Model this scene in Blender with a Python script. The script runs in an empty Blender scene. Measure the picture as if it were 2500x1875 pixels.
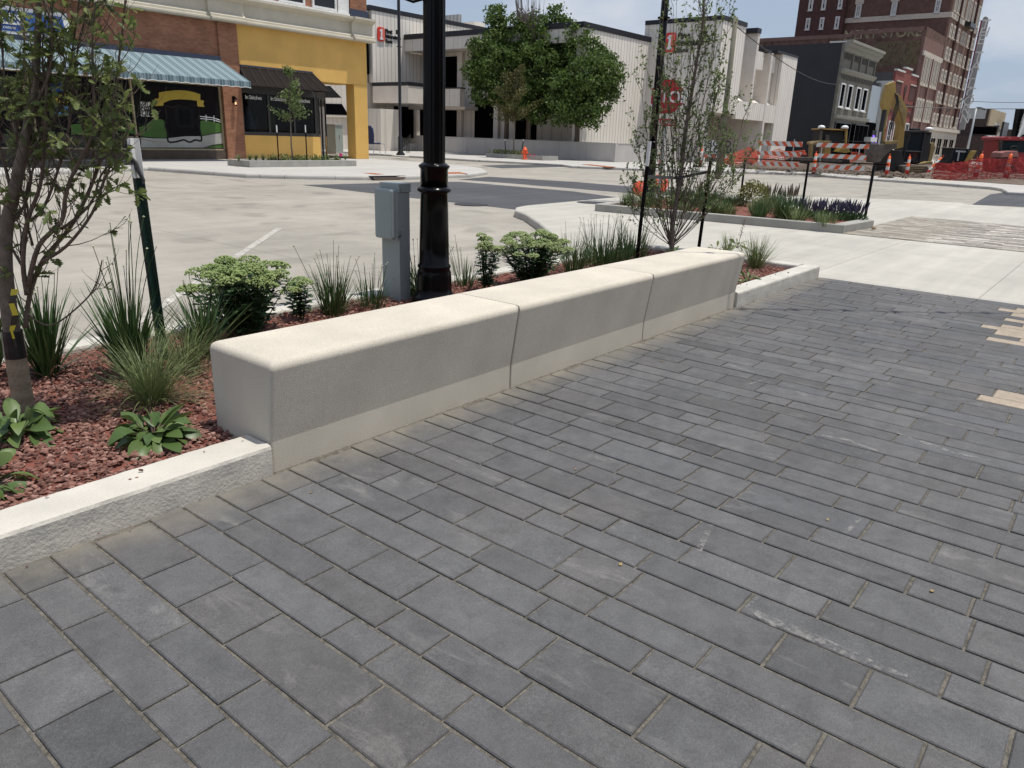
import bpy, math, random
from mathutils import Vector, Matrix
rnd = random.Random(7)
scene = bpy.context.scene
COL = scene.collection
R_ = math.radians

# ------------------------------------------------------------------ camera
CAM_H = 1.55
FPX = 1828.87
CR = Vector((0.6328674, -0.7735594, 0.0329340))
CU = Vector((0.2243260, 0.2239061, 0.9484429))
CF = Vector((0.7410511, 0.5928506, -0.3152324))
CP = Vector((0, 0, CAM_H))
cd = bpy.data.cameras.new('camera'); cam = bpy.data.objects.new('camera', cd); COL.objects.link(cam)
cd.sensor_width = 36; cd.lens = FPX / 2500 * 36; cd.clip_end = 2000; cd.clip_start = 0.05
cam.matrix_world = Matrix(((CR.x, CU.x, -CF.x, 0), (CR.y, CU.y, -CF.y, 0), (CR.z, CU.z, -CF.z, CAM_H), (0, 0, 0, 1)))
scene.camera = cam

# ------------------------------------------------------------------ light
SUN = Vector((0.13, -0.215, 1)).normalized()
sl = bpy.data.lights.new('sun', 'SUN'); sl.energy = 3.75; sl.angle = R_(0.55); sl.color = (1, .955, .87)
so = bpy.data.objects.new('sun', sl); COL.objects.link(so); so.location = (0, 0, 50)
so.rotation_euler = (-SUN).to_track_quat('-Z', 'Y').to_euler()
w = bpy.data.worlds.new('World'); scene.world = w; w.use_nodes = True
nt = w.node_tree; N = nt.nodes; L = nt.links; N.clear()
sky = N.new('ShaderNodeTexSky'); sky.sky_type = 'NISHITA'; sky.sun_disc = False
sky.sun_elevation = math.asin(SUN.z); sky.sun_rotation = math.atan2(SUN.x, SUN.y); sky.dust_density = 1.0; sky.air_density = 1.0; sky.ozone_density = 1.2
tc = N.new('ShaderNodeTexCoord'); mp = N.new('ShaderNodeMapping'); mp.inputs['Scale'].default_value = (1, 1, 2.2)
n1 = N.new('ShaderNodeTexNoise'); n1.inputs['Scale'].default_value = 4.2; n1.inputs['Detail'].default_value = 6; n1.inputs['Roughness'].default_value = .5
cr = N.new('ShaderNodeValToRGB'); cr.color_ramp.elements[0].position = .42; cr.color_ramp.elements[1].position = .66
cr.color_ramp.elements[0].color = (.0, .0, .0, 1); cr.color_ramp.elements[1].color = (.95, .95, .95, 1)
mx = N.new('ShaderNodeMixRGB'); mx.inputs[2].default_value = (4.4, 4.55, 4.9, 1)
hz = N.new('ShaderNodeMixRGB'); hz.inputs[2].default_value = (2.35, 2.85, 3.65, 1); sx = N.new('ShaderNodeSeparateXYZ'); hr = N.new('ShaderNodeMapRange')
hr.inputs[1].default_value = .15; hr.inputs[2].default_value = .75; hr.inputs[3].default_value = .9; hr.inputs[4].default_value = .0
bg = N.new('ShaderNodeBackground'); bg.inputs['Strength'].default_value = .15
ow = N.new('ShaderNodeOutputWorld')
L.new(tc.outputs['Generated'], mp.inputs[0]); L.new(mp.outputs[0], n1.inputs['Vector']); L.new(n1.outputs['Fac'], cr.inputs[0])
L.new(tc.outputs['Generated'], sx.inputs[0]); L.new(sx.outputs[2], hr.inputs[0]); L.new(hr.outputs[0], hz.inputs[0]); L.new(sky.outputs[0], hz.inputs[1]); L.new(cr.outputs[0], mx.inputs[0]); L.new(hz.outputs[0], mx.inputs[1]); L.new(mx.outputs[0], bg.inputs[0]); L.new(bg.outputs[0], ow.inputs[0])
scene.view_settings.view_transform = 'Standard'; scene.view_settings.look = 'None'; scene.view_settings.exposure = 0.12; scene.view_settings.gamma = 1

# ------------------------------------------------------------------ pixel -> world (photo pixels, 2500 x 1875)
def ray(x, y): return CR * ((x - 1250) / FPX) + CU * (-(y - 937.5) / FPX) + CF
def G(x, y, z=0.): d = ray(x, y); return CP + d * ((z - CAM_H) / d.z)
def WY(x, y, Y): d = ray(x, y); return CP + d * (Y / d.y)
def WX(x, y, X): d = ray(x, y); return CP + d * (X / d.x)
def D(x, y, dep): return CP + ray(x, y) * dep
def dep(p): return (Vector(p) - CP).dot(CF)
def zm(ox, oy, s): return lambda x, y: (ox + x / s, oy + y / s)
FWD = Vector((CF.x, CF.y, 0)).normalized(); RGT = Vector((CR.x, CR.y, 0)).normalized()

# ------------------------------------------------------------------ materials
MATS = {}
def newmat(name):
    m = bpy.data.materials.new(name); m.use_nodes = True; MATS[name] = m
    return m, m.node_tree.nodes, m.node_tree.links, m.node_tree.nodes['Principled BSDF']
def mat(name, col, rough=.8, var=.12, scale=4., bump=0., bscale=80., metal=0., spec=.4, fine=0., fscale=250., emit=None, alpha=None):
    m, n, l, b = newmat(name)
    b.inputs['Roughness'].default_value = rough; b.inputs['Metallic'].default_value = metal
    b.inputs['Specular IOR Level'].default_value = spec
    t = n.new('ShaderNodeTexCoord'); no = n.new('ShaderNodeTexNoise'); no.inputs['Scale'].default_value = scale; no.inputs['Detail'].default_value = 5
    l.new(t.outputs['Object'], no.inputs['Vector'])
    r = n.new('ShaderNodeMapRange'); r.inputs[1].default_value = .3; r.inputs[2].default_value = .7
    r.inputs[3].default_value = 1 - var; r.inputs[4].default_value = 1 + var
    l.new(no.outputs['Fac'], r.inputs[0])
    v = n.new('ShaderNodeVectorMath'); v.operation = 'SCALE'; v.inputs[0].default_value = col
    l.new(r.outputs[0], v.inputs['Scale']); out = v.outputs[0]
    if fine:
        f = n.new('ShaderNodeTexNoise'); f.inputs['Scale'].default_value = fscale; f.inputs['Detail'].default_value = 2
        l.new(t.outputs['Object'], f.inputs['Vector'])
        r2 = n.new('ShaderNodeMapRange'); r2.inputs[1].default_value = .3; r2.inputs[2].default_value = .7
        r2.inputs[3].default_value = 1 - fine; r2.inputs[4].default_value = 1 + fine; l.new(f.outputs['Fac'], r2.inputs[0])
        v2 = n.new('ShaderNodeVectorMath'); v2.operation = 'SCALE'; l.new(out, v2.inputs[0]); l.new(r2.outputs[0], v2.inputs['Scale']); out = v2.outputs[0]
    l.new(out, b.inputs['Base Color'])
    if bump:
        bn = n.new('ShaderNodeTexNoise'); bn.inputs['Scale'].default_value = bscale; bn.inputs['Detail'].default_value = 4
        l.new(t.outputs['Object'], bn.inputs['Vector'])
        bp = n.new('ShaderNodeBump'); bp.inputs['Strength'].default_value = bump; bp.inputs['Distance'].default_value = .01
        l.new(bn.outputs['Fac'], bp.inputs['Height']); l.new(bp.outputs[0], b.inputs['Normal'])
    if emit: b.inputs['Emission Color'].default_value = (*emit[:3], 1); b.inputs['Emission Strength'].default_value = emit[3]
    return m
def leafmat(name, col, col2, scale=3., rough=.5, tr=.35):
    m, n, l, b = newmat(name)
    b.inputs['Roughness'].default_value = rough; b.inputs['Specular IOR Level'].default_value = .35
    g = n.new('ShaderNodeNewGeometry'); mxx = n.new('ShaderNodeMixRGB')
    mxx.inputs[1].default_value = (*col, 1); mxx.inputs[2].default_value = (*col2, 1)
    l.new(g.outputs['Random Per Island'], mxx.inputs[0]); l.new(mxx.outputs[0], b.inputs['Base Color'])
    t = n.new('ShaderNodeBsdfTranslucent'); l.new(mxx.outputs[0], t.inputs['Color'])
    ms = n.new('ShaderNodeMixShader'); ms.inputs[0].default_value = tr
    o = n['Material Output']; l.new(b.outputs[0], ms.inputs[1]); l.new(t.outputs[0], ms.inputs[2]); l.new(ms.outputs[0], o.inputs[0])
    return m
def brickmat(name, c1, c2, mortar, w=.21, h=.075, rough=.9, msize=.006, var=.15):
    m, n, l, b = newmat(name); b.inputs['Roughness'].default_value = rough; b.inputs['Specular IOR Level'].default_value = .2
    t = n.new('ShaderNodeTexCoord'); s = n.new('ShaderNodeSeparateXYZ'); a = n.new('ShaderNodeMath'); a.operation = 'ADD'
    c = n.new('ShaderNodeCombineXYZ'); l.new(t.outputs['Object'], s.inputs[0]); l.new(s.outputs[0], a.inputs[0]); l.new(s.outputs[1], a.inputs[1])
    l.new(a.outputs[0], c.inputs[0]); l.new(s.outputs[2], c.inputs[1])
    k = n.new('ShaderNodeTexBrick'); k.inputs['Scale'].default_value = 1; k.inputs['Brick Width'].default_value = w; k.inputs['Row Height'].default_value = h
    k.inputs['Mortar Size'].default_value = msize; k.inputs['Color1'].default_value = (*c1, 1); k.inputs['Color2'].default_value = (*c2, 1); k.inputs['Mortar'].default_value = (*mortar, 1)
    k.inputs['Bias'].default_value = -.1
    l.new(c.outputs[0], k.inputs['Vector'])
    no = n.new('ShaderNodeTexNoise'); no.inputs['Scale'].default_value = 1.3; no.inputs['Detail'].default_value = 8; l.new(t.outputs['Object'], no.inputs['Vector'])
    r = n.new('ShaderNodeMapRange'); r.inputs[1].default_value = .3; r.inputs[2].default_value = .7; r.inputs[3].default_value = 1 - var; r.inputs[4].default_value = 1 + var
    l.new(no.outputs['Fac'], r.inputs[0]); v = n.new('ShaderNodeVectorMath'); v.operation = 'SCALE'
    l.new(k.outputs['Color'], v.inputs[0]); l.new(r.outputs[0], v.inputs['Scale']); l.new(v.outputs[0], b.inputs['Base Color'])
    bp = n.new('ShaderNodeBump'); bp.inputs['Strength'].default_value = .5; bp.inputs['Distance'].default_value = .01; bp.invert = True
    l.new(k.outputs['Fac'], bp.inputs['Height']); l.new(bp.outputs[0], b.inputs['Normal'])
    return m
def glassmat(name, col=(.01, .012, .014), rough=.04):
    m, n, l, b = newmat(name); b.inputs['Base Color'].default_value = (*col, 1); b.inputs['Roughness'].default_value = rough
    b.inputs['Specular IOR Level'].default_value = .5
    t = n.new('ShaderNodeTexCoord'); no = n.new('ShaderNodeTexNoise'); no.inputs['Scale'].default_value = 1.2; l.new(t.outputs['Object'], no.inputs['Vector'])
    bp = n.new('ShaderNodeBump'); bp.inputs['Strength'].default_value = .03; l.new(no.outputs['Fac'], bp.inputs['Height']); l.new(bp.outputs[0], b.inputs['Normal'])
    return m

# ------------------------------------------------------------------ mesh builder
OFF = {}
class MB:
    def __init__(s): s.v = []; s.f = []
    def face(s, pts):
        i = len(s.v); s.v += [Vector(p) for p in pts]; s.f.append(tuple(range(i, i + len(pts)))); return s
    def box(s, x0, x1, y0, y1, z0, z1):
        return s.hexa([(x0, y0, z0), (x1, y0, z0), (x1, y1, z0), (x0, y1, z0)], [(x0, y0, z1), (x1, y0, z1), (x1, y1, z1), (x0, y1, z1)])
    def hexa(s, a, b):
        i = len(s.v); n = len(a); s.v += [Vector(p) for p in a] + [Vector(p) for p in b]
        s.f.append(tuple(i + k for k in range(n))[::-1]); s.f.append(tuple(i + n + k for k in range(n)))
        for k in range(n): j = (k + 1) % n; s.f.append((i + k, i + j, i + n + j, i + n + k))
        return s
    def prism(s, pts, vec): vec = Vector(vec); a = [Vector(p) for p in pts]; return s.hexa(a, [p + vec for p in a])
    def obox(s, o, r, u, n, w, h, d):
        """box with centre-bottom-left o, axes r,u,n and sizes"""
        o = Vector(o); r = Vector(r) * w; u = Vector(u) * h; n = Vector(n) * d
        return s.hexa([o, o + r, o + r + u, o + u], [o + n, o + r + n, o + r + u + n, o + u + n])
    def tube(s, pts, rad, seg=8, cap=True, squash=None):
        pts = [Vector(p) for p in pts]; n = len(pts)
        if not hasattr(rad, '__len__'): rad = [rad] * n
        rings = []; up = Vector((0, 0, 1)); prev = None
        for k in range(n):
            t = (pts[min(k + 1, n - 1)] - pts[max(k - 1, 0)])
            t = t.normalized() if t.length > 1e-9 else up
            if prev is None:
                a = t.cross(Vector((1, 0, 0)) if abs(t.x) < .8 else Vector((0, 1, 0))).normalized()
            else: a = (prev - t * prev.dot(t)).normalized()
            prev = a; b = t.cross(a); i = len(s.v); rr = rad[k]
            for q in range(seg):
                an = 2 * math.pi * q / seg; s.v.append(pts[k] + a * (math.cos(an) * rr) + b * (math.sin(an) * rr))
            rings.append(i)
        for k in range(n - 1):
            for q in range(seg):
                q2 = (q + 1) % seg; s.f.append((rings[k] + q, rings[k] + q2, rings[k + 1] + q2, rings[k + 1] + q))
        if cap: s.f.append(tuple(rings[0] + q for q in range(seg))[::-1]); s.f.append(tuple(rings[-1] + q for q in range(seg)))
        return s
    def lathe(s, o, prof, seg=32, axis=None):
        o = Vector(o); i0 = len(s.v)
        for r, z in prof:
            for q in range(seg): an = 2 * math.pi * q / seg; s.v.append(o + Vector((math.cos(an) * r, math.sin(an) * r, z)))
        for k in range(len(prof) - 1):
            for q in range(seg):
                q2 = (q + 1) % seg; a = i0 + k * seg; b = a + seg; s.f.append((a + q, a + q2, b + q2, b + q))
        s.f.append(tuple(i0 + q for q in range(seg))[::-1]); e = i0 + (len(prof) - 1) * seg; s.f.append(tuple(e + q for q in range(seg)))
        return s
    def ball(s, c, r, seg=8, rings=5, sz=1.):
        c = Vector(c); prof = [(max(r * math.sin(math.pi * k / rings), r * .02), -r * sz * math.cos(math.pi * k / rings)) for k in range(rings + 1)]
        return s.lathe(c, prof, seg)
    def octa(s, c, r):
        c = Vector(c); i = len(s.v)
        for d in ((r, 0, 0), (0, r, 0), (-r, 0, 0), (0, -r, 0), (0, 0, r), (0, 0, -r)): s.v.append(c + Vector(d))
        for a, b in ((0, 1), (1, 2), (2, 3), (3, 0)): s.f.append((i + a, i + b, i + 4)); s.f.append((i + b, i + a, i + 5))
        return s
    def build(s, name, m, parent=None, smooth=False, bevel=0., tone=None, seg=2):
        off = OFF.get(parent.name, Vector()) if parent else Vector()
        me = bpy.data.meshes.new(name); me.from_pydata([tuple(p - off) for p in s.v], [], s.f); me.update()
        o = bpy.data.objects.new(name, me); COL.objects.link(o)
        if parent: o.parent = parent; OFF[o.name] = off
        if isinstance(m, str): m = MATS[m]
        if isinstance(m, (list, tuple)):
            for x in m: me.materials.append(x if not isinstance(x, str) else MATS[x])
        elif m: me.materials.append(m)
        if smooth: me.polygons.foreach_set('use_smooth', [True] * len(me.polygons))
        if bevel:
            b = o.modifiers.new('bevel', 'BEVEL'); b.width = bevel; b.segments = seg; b.limit_method = 'ANGLE'; b.angle_limit = R_(40)
        if tone is not None:
            at = me.color_attributes.new('tone', 'FLOAT_COLOR', 'CORNER'); arr = []
            for p in me.polygons: arr += list(tone[p.index]) * p.loop_total
            at.data.foreach_set('color', arr)
        return o
def tag(o, label=None, cat=None, group=None, kind=None):
    if label: o['label'] = label
    if cat: o['category'] = cat
    if group: o['group'] = group
    if kind: o['kind'] = kind
    return o
def thing(name, loc, label, cat, group=None):
    o = bpy.data.objects.new(name, None); COL.objects.link(o); o.location = loc; o.empty_display_size = .1
    OFF[o.name] = Vector(loc); return tag(o, label, cat, group)
def kids(o): return [c for c in COL.objects if c.parent == o]
def copy_thing(src, loc, rz, label, group, scale=1.):
    r = src.copy(); COL.objects.link(r); r.location = loc; r.rotation_euler = (0, 0, rz); r.scale = (scale,) * 3; r['label'] = label; r['group'] = group
    def rec(a, b):
        for ch in [c for c in list(COL.objects) if c.parent == a]:
            c = ch.copy(); COL.objects.link(c); c.parent = b; rec(ch, c)
    rec(src, r)
    return r
def text_mb(mb, s, o, r, u, size, ext=.01, space=1.0, shear=0, bold=0):
    """extruded lettering standing on a surface: origin o (left baseline), right r, up u"""
    cu = bpy.data.curves.new('t', 'FONT'); cu.body = s; cu.size = size; cu.extrude = ext; cu.space_character = space; cu.shear = shear; cu.offset = bold; cu.resolution_u = 3
    ob = bpy.data.objects.new('t', cu); COL.objects.link(ob); dg = bpy.context.evaluated_depsgraph_get(); me = bpy.data.meshes.new_from_object(ob.evaluated_get(dg))
    o = Vector(o); r = Vector(r); u = Vector(u); n = r.cross(u); i = len(mb.v)
    for v in me.vertices: mb.v.append(o + r * v.co.x + u * v.co.y + n * v.co.z)
    for p in me.polygons: mb.f.append(tuple(i + k for k in p.vertices))
    bpy.data.objects.remove(ob); bpy.data.curves.remove(cu); bpy.data.meshes.remove(me)
    return mb
XA = Vector((1, 0, 0)); YA = Vector((0, 1, 0)); ZA = Vector((0, 0, 1))
# ------------------------------------------------------------------ base materials
def groundmat(name, col, var=.1, joints=None, streak=.0, fine=.1, bump=.15, stain=.0):
    m, n, l, b = newmat(name); b.inputs['Roughness'].default_value = .9; b.inputs['Specular IOR Level'].default_value = .25
    t = n.new('ShaderNodeTexCoord'); P = t.outputs['Object']
    def noise(sc, det=5, vec=None, rough=.5):
        q = n.new('ShaderNodeTexNoise'); q.inputs['Scale'].default_value = sc; q.inputs['Detail'].default_value = det; q.inputs['Roughness'].default_value = rough
        l.new(vec or P, q.inputs['Vector']); return q.outputs['Fac']
    def rng(x, a, bb, c, d):
        r = n.new('ShaderNodeMapRange'); r.inputs[1].default_value = a; r.inputs[2].default_value = bb; r.inputs[3].default_value = c; r.inputs[4].default_value = d; l.new(x, r.inputs[0]); return r.outputs[0]
    def mul(a, bb):
        q = n.new('ShaderNodeMath'); q.operation = 'MULTIPLY'; l.new(a, q.inputs[0]); l.new(bb, q.inputs[1]); return q.outputs[0]
    f = rng(noise(.35, 8, rough=.6), .3, .7, 1 - var, 1 + var)
    f = mul(f, rng(noise(2.3, 6, rough=.65), .3, .7, 1 - var * .6, 1 + var * .6))
    f = mul(f, rng(noise(120, 3), .3, .7, 1 - fine, 1 + fine))
    if streak:
        mp = n.new('ShaderNodeMapping'); mp.inputs['Scale'].default_value = (.12, 2.6, 1); mp.inputs['Rotation'].default_value = (0, 0, R_(4)); l.new(P, mp.inputs[0])
        f = mul(f, rng(noise(1.2, 6, mp.outputs[0], .6), .35, .7, 1 + streak * .5, 1 - streak))
    if stain: f = mul(f, rng(noise(1.1, 3, rough=.3), .60, .70, 1, 1 - stain))
    if joints:
        s = n.new('ShaderNodeSeparateXYZ'); l.new(P, s.inputs[0])
        for ax, (off, per, wid) in joints.items():
            a = n.new('ShaderNodeMath'); a.operation = 'ADD'; a.inputs[1].default_value = -off + per * 100; l.new(s.outputs[ax], a.inputs[0])
            q = n.new('ShaderNodeMath'); q.operation = 'MODULO'; q.inputs[1].default_value = per; l.new(a.outputs[0], q.inputs[0])
            c = n.new('ShaderNodeMath'); c.operation = 'COMPARE'; c.inputs[1].default_value = wid; c.inputs[2].default_value = wid; l.new(q.outputs[0], c.inputs[0])
            f = mul(f, rng(c.outputs[0], 0, 1, 1, .45))
    v = n.new('ShaderNodeVectorMath'); v.operation = 'SCALE'; v.inputs[0].default_value = col; l.new(f, v.inputs['Scale']); l.new(v.outputs[0], b.inputs['Base Color'])
    bp = n.new('ShaderNodeBump'); bp.inputs['Strength'].default_value = bump; bp.inputs['Distance'].default_value = .006; l.new(noise(60, 5), bp.inputs['Height']); l.new(bp.outputs[0], b.inputs['Normal'])
    return m
groundmat('street_concrete', (.315, .292, .252), .15, {0: (6.1, 5.4, .006), 1: (14.0, 6.5, .006)}, .07, .12, stain=.2)
groundmat('walk_concrete', (.43, .412, .365), .11, {0: (9.7, 40., .004), 1: (1.13, 1.9, .004)}, .10, .08, stain=.05)
groundmat('far_walk', (.43, .415, .385), .08, {0: (1.2, 2.0, .008), 1: (1.4, 2.4, .008)}, .05, .06)
groundmat('asphalt', (.075, .077, .082), .14, None, .15, .2)
groundmat('bare_ground', (.16, .14, .12), .2, None, 0, .25, .4)
groundmat('dirt', (.13, .10, .078), .25, None, 0, .3, .6)
mat('kerb_concrete', (.50, .48, .425), .9, .1, 6, .5, 60, fine=.08)
mat('kerb_rough', (.52, .49, .43), .9, .08, 5, .35, 70, fine=.05)
mat('cast_stone', (.545, .498, .415), .88, .085, 2.6, .3, 240, fine=.18, fscale=230)
mat('joint_sand', (.135, .122, .10), .95, .4, 40, .8, 180, fine=.35, fscale=300)
mat('gloss_black', (.003, .003, .0035), .2, 0, 3, spec=.16)
mat('black_metal', (.012, .012, .013), .35, .1, 8)
mat('dark_green', (.006, .022, .017), .38, .2, 15, .1)
mat('galv', (.42, .44, .45), .45, .12, 14, metal=.3)
mat('white_paint', (.72, .72, .70), .5, .12, 8)
mat('stripe_paint', (.385, .365, .325), .85, .25, 3, fine=.3, fscale=14)
mat('box_grey', (.27, .315, .305), .45, .05, 3, .03, 60)
mat('steel', (.55, .55, .55), .3, .05, 3, metal=.9)
mat('rust', (.32, .115, .05), .85, .15, 4)
mat('red_mulch', (.165, .055, .038), .9, .3, 9, .6, 60, fine=.3)
mat('soil', (.07, .04, .03), .95, .3, 12, .8, 40)
mat('bark', (.125, .095, .072), .9, .3, 18, .8, 60)
mat('bark_grey', (.165, .135, .108), .9, .3, 18, .6, 80)
mat('wrap', (.27, .205, .14), .9, .15, 14, .6, 60)
mat('tape_black', (.012, .012, .014), .3, .1, 10)
mat('strap', (.05, .052, .055), .6, .2, 60, .3, 200)
mat('yellow_ribbon', (.55, .45, .03), .4, .1, 8)
leafmat('leaf_oak', (.085, .12, .035), (.23, .28, .095), tr=.45)
leafmat('leaf_cherry', (.08, .12, .04), (.21, .27, .10), tr=.45)
leafmat('leaf_maple', (.04, .08, .018), (.14, .20, .045), tr=.35, rough=.6)
leafmat('leaf_bronze', (.07, .07, .02), (.15, .14, .05))
leafmat('blade', (.025, .06, .018), (.085, .14, .045), tr=.2, rough=.4)
leafmat('blade_fine', (.09, .13, .045), (.22, .26, .11), tr=.2)
leafmat('leaf_broad', (.06, .11, .03), (.14, .20, .06), tr=.2, rough=.4)
leafmat('leaf_sedum', (.04, .085, .035), (.09, .15, .06), tr=.15, rough=.45)
leafmat('sedum_head', (.19, .27, .09), (.42, .50, .20), tr=.2)
leafmat('bud', (.35, .36, .22), (.6, .6, .42), tr=.1)
leafmat('salvia', (.04, .038, .09), (.075, .065, .085), tr=.1)
leafmat('yellow_leaf', (.13, .14, .045), (.27, .26, .09), tr=.2)
leafmat('dry_stem', (.10, .08, .06), (.18, .13, .09), tr=.1)

# ------------------------------------------------------------------ ground
def sheet(name, pts, z, m, kind='structure'):
    mb = MB(); mb.face([(p[0], p[1], z) for p in pts]); o = mb.build(name, m); o['kind'] = kind; return o
def slab(name, pts, z, depth, m, bevel=0.):
    mb = MB(); mb.hexa([(p[0], p[1], z - depth) for p in pts], [(p[0], p[1], z) for p in pts]); o = mb.build(name, m, bevel=bevel, seg=3); o['kind'] = 'structure'; return o
sheet('ground', [(-500, -500), (1500, -500), (1500, 900), (-500, 900)], -.40, 'bare_ground')
sheet('street', [(-60, 4.5), (300, 4.5), (300, 22), (70, 24), (70, 60), (-60, 60)], -.15, 'street_concrete')
sheet('street', [(20, -60), (60, -60), (60, 4.5), (20, 4.5)], -.151, 'street_concrete')
a3 = zm(1140, 400, 3.456); r7 = zm(2000, 380, 2.54); q5 = zm(600, 350, 2.765); za = zm(1100, 0, 3.456); zb = zm(560, 0, 3.456); zc = zm(1560, 0, 4.254); zd = zm(1980, 0, 4.254)
ze = zm(0, 0, 3.456); zh = zm(900, 180, 6.144); zk = zm(560, 180, 6.144); zr15 = zm(1500, 230, 6.144); zr18 = zm(1820, 280, 6.144); zr21 = zm(2140, 230, 6.144); zl = zm(0, 0, 6.9125)
# raised plaza slab (paved area gets its own sheet)
edge = [(-30, 5.95), (8.75, 5.95), (10.15, 7.35), (11.4, 8.6), (12.55, 9.85), (13.0, 10.5), (13.55, 10.92), (14.1, 11.1), (18.6, 11.35), (22.0, 10.3), (25.3, 7.95), (26.9, 6.2), (27.75, 4.4), (27.0, 4.0), (27.2, 2.6), (28.5, -25)]
PXE = 9.62
slab('sidewalk', edge + [(PXE, -25), (PXE, 2.95), (-30, 2.95)], 0., .3, 'walk_concrete', bevel=.05)
# crosswalk and asphalt patches on the street
cross = [(14.35, 11.25), (14.4, 15.5), (14.6, 20.35), (19.4, 19.95), (20.95, 19.5), (21.0, 14.5), (20.35, 12.6), (20.2, 11.1)]
sheet('crosswalk', cross, -.146, 'asphalt')
sheet('crosswalk', [(22.25, 13.0), (22.2, 18.0), (21.9, 20.5), (24.7, 21.4), (25.6, 17.7), (25.5, 14.2), (24.6, 9.2)], -.146, 'asphalt')
sheet('crosswalk', [G(*za(*p), -.146).to_2d() for p in ((250, 1398), (430, 1420), (920, 1408), (1100, 1404), (900, 1393), (480, 1388))], -.146, 'asphalt')
rt = [G(*r7(*p), -.146).to_2d() for p in ((948, 303), (1060, 240), (1165, 225), (1272, 226), (1272, 318))]
sheet('crosswalk', rt, -.146, 'asphalt')
# concrete rim between asphalt bands follows from the gap; manhole and iron plates
def disc(name, c, r, z, m, seg=28):
    mb = MB(); mb.lathe((c[0], c[1], z - .01), [(r, 0), (r, .012), (r * .92, .014)], seg); o = mb.build(name, m); return o
mat('manhole', (.03, .03, .032), .6, .2, 20, .5, 30)
mh = disc('manhole_cover', G(*q5(1520, 412), -.14).to_2d(), .42, -.135, 'manhole'); tag(mh, 'dark round manhole cover in the asphalt crosswalk near the curb corner', 'manhole cover')
mh = disc('manhole_cover', G(*a3(1060, 328), 0).to_2d(), .40, .004, 'manhole'); tag(mh, 'round iron cover in white sidewalk left of the long far planter', 'manhole cover')
def plate(name, pts, z, m, lab, cat):
    mb = MB(); mb.hexa([(p[0], p[1], z - .02) for p in pts], [(p[0], p[1], z) for p in pts]); tag(mb.build(name, m), lab, cat)
plate('tactile_plate', [G(*zm(600, 400, 3.456)(*p), .0).to_2d() for p in ((985, 78), (1100, 92), (1170, 88), (1060, 77))], .006, 'rust', 'rust coloured tactile plate behind the curb inlet across the street', 'tactile plate')
plate('tactile_plate', [G(*zm(600, 400, 3.456)(*p), .0).to_2d() for p in ((1695, 72), (1700, 86), (1870, 84), (1800, 69))], .006, 'rust', 'rust coloured tactile plate right of the black lamp post on the far corner', 'tactile plate')
plate('tactile_plate', [G(*za(*p), .0).to_2d() for p in ((1110, 1387), (1320, 1410), (1400, 1410), (1180, 1387))], .006, 'rust', 'narrow rust coloured tactile plate in front of the grey low wall of the bank', 'tactile plate')
# painted parking line
p0 = G(*zm(0, 400, 3.456)(1372, 1195), -.15); p1 = G(683, 557, -.15); dd = (p1 - p0).normalized(); nn = dd.cross(ZA) * .055
sheet('road_marking', [(p0 - dd * .8 - nn).to_2d(), (p1 - nn).to_2d(), (p1 + nn).to_2d(), (p0 - dd * .8 + nn).to_2d()], -.1455, 'stripe_paint')
p0 = G(120 / 1., 565, -.15)
# far left corner sidewalk
A = [(-40, 26.5), (8, 26.3)] + [G(*ze(1240, 1405)).to_2d(), G(*zm(600, 350, 2.765)(0, 203)).to_2d(), (15.9, 22.9), (18.0, 21.5), (19.7, 21.1), (23.4, 21.3), (26.0, 22.6), (28.2, 24.9), (29.2, 27), (29.6, 30), (29.8, 60), (-40, 60)]
slab('sidewalk', A, 0., .3, 'far_walk', bevel=.08)
# east sidewalk in front of the bank
E_ = [G(*p).to_2d() for p in ((1110, 386), (1158, 389), (1262, 394), (1369, 400), (1389, 404), (1500, 408), (1572, 411), (1700, 414), (1820, 418), (1960, 421.6), (2061, 430.5), (2180, 438), (2300, 446), (2420, 455), (2446, 459), (2460, 467))]
E_ = [(max(p[0], 37.0), p[1]) for p in E_]
slab('sidewalk', [(37.0, 60)] + E_ + [(43, -8), (140, -8), (140, 60)], -.012, .3, 'far_walk', bevel=.05)
# dirt of the torn up street
Dp = [G(*p, 0).to_2d() for p in ((1870, 413), (1960, 417.5), (2065, 425), (2180, 431), (2270, 436), (2500, 452))]
mb = MB(); nx, ny = 60, 14
base = []
for j in range(ny + 1):
    for i in range(nx + 1):
        t = i / nx * (len(Dp) - 1); k = min(int(t), len(Dp) - 2); p = Vector(Dp[k]).lerp(Vector(Dp[k + 1]), t - k)
        y = p.y + 0.0; d = Vector((p.x, p.y)).normalized() * (j / ny) ** 1.4 * 42
        h = .02 + .28 * min(1, j / 2.) * (.4 + .6 * rnd.random()); mb.v.append(Vector((p.x + d.x + rnd.uniform(-.15, .15), p.y + d.y, h if j else .0)))
for j in range(ny):
    for i in range(nx): a = j * (nx + 1) + i; mb.f.append((a, a + 1, a + nx + 2, a + nx + 1))
tag(mb.build('dirt', 'dirt', smooth=True), kind='structure')

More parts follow.
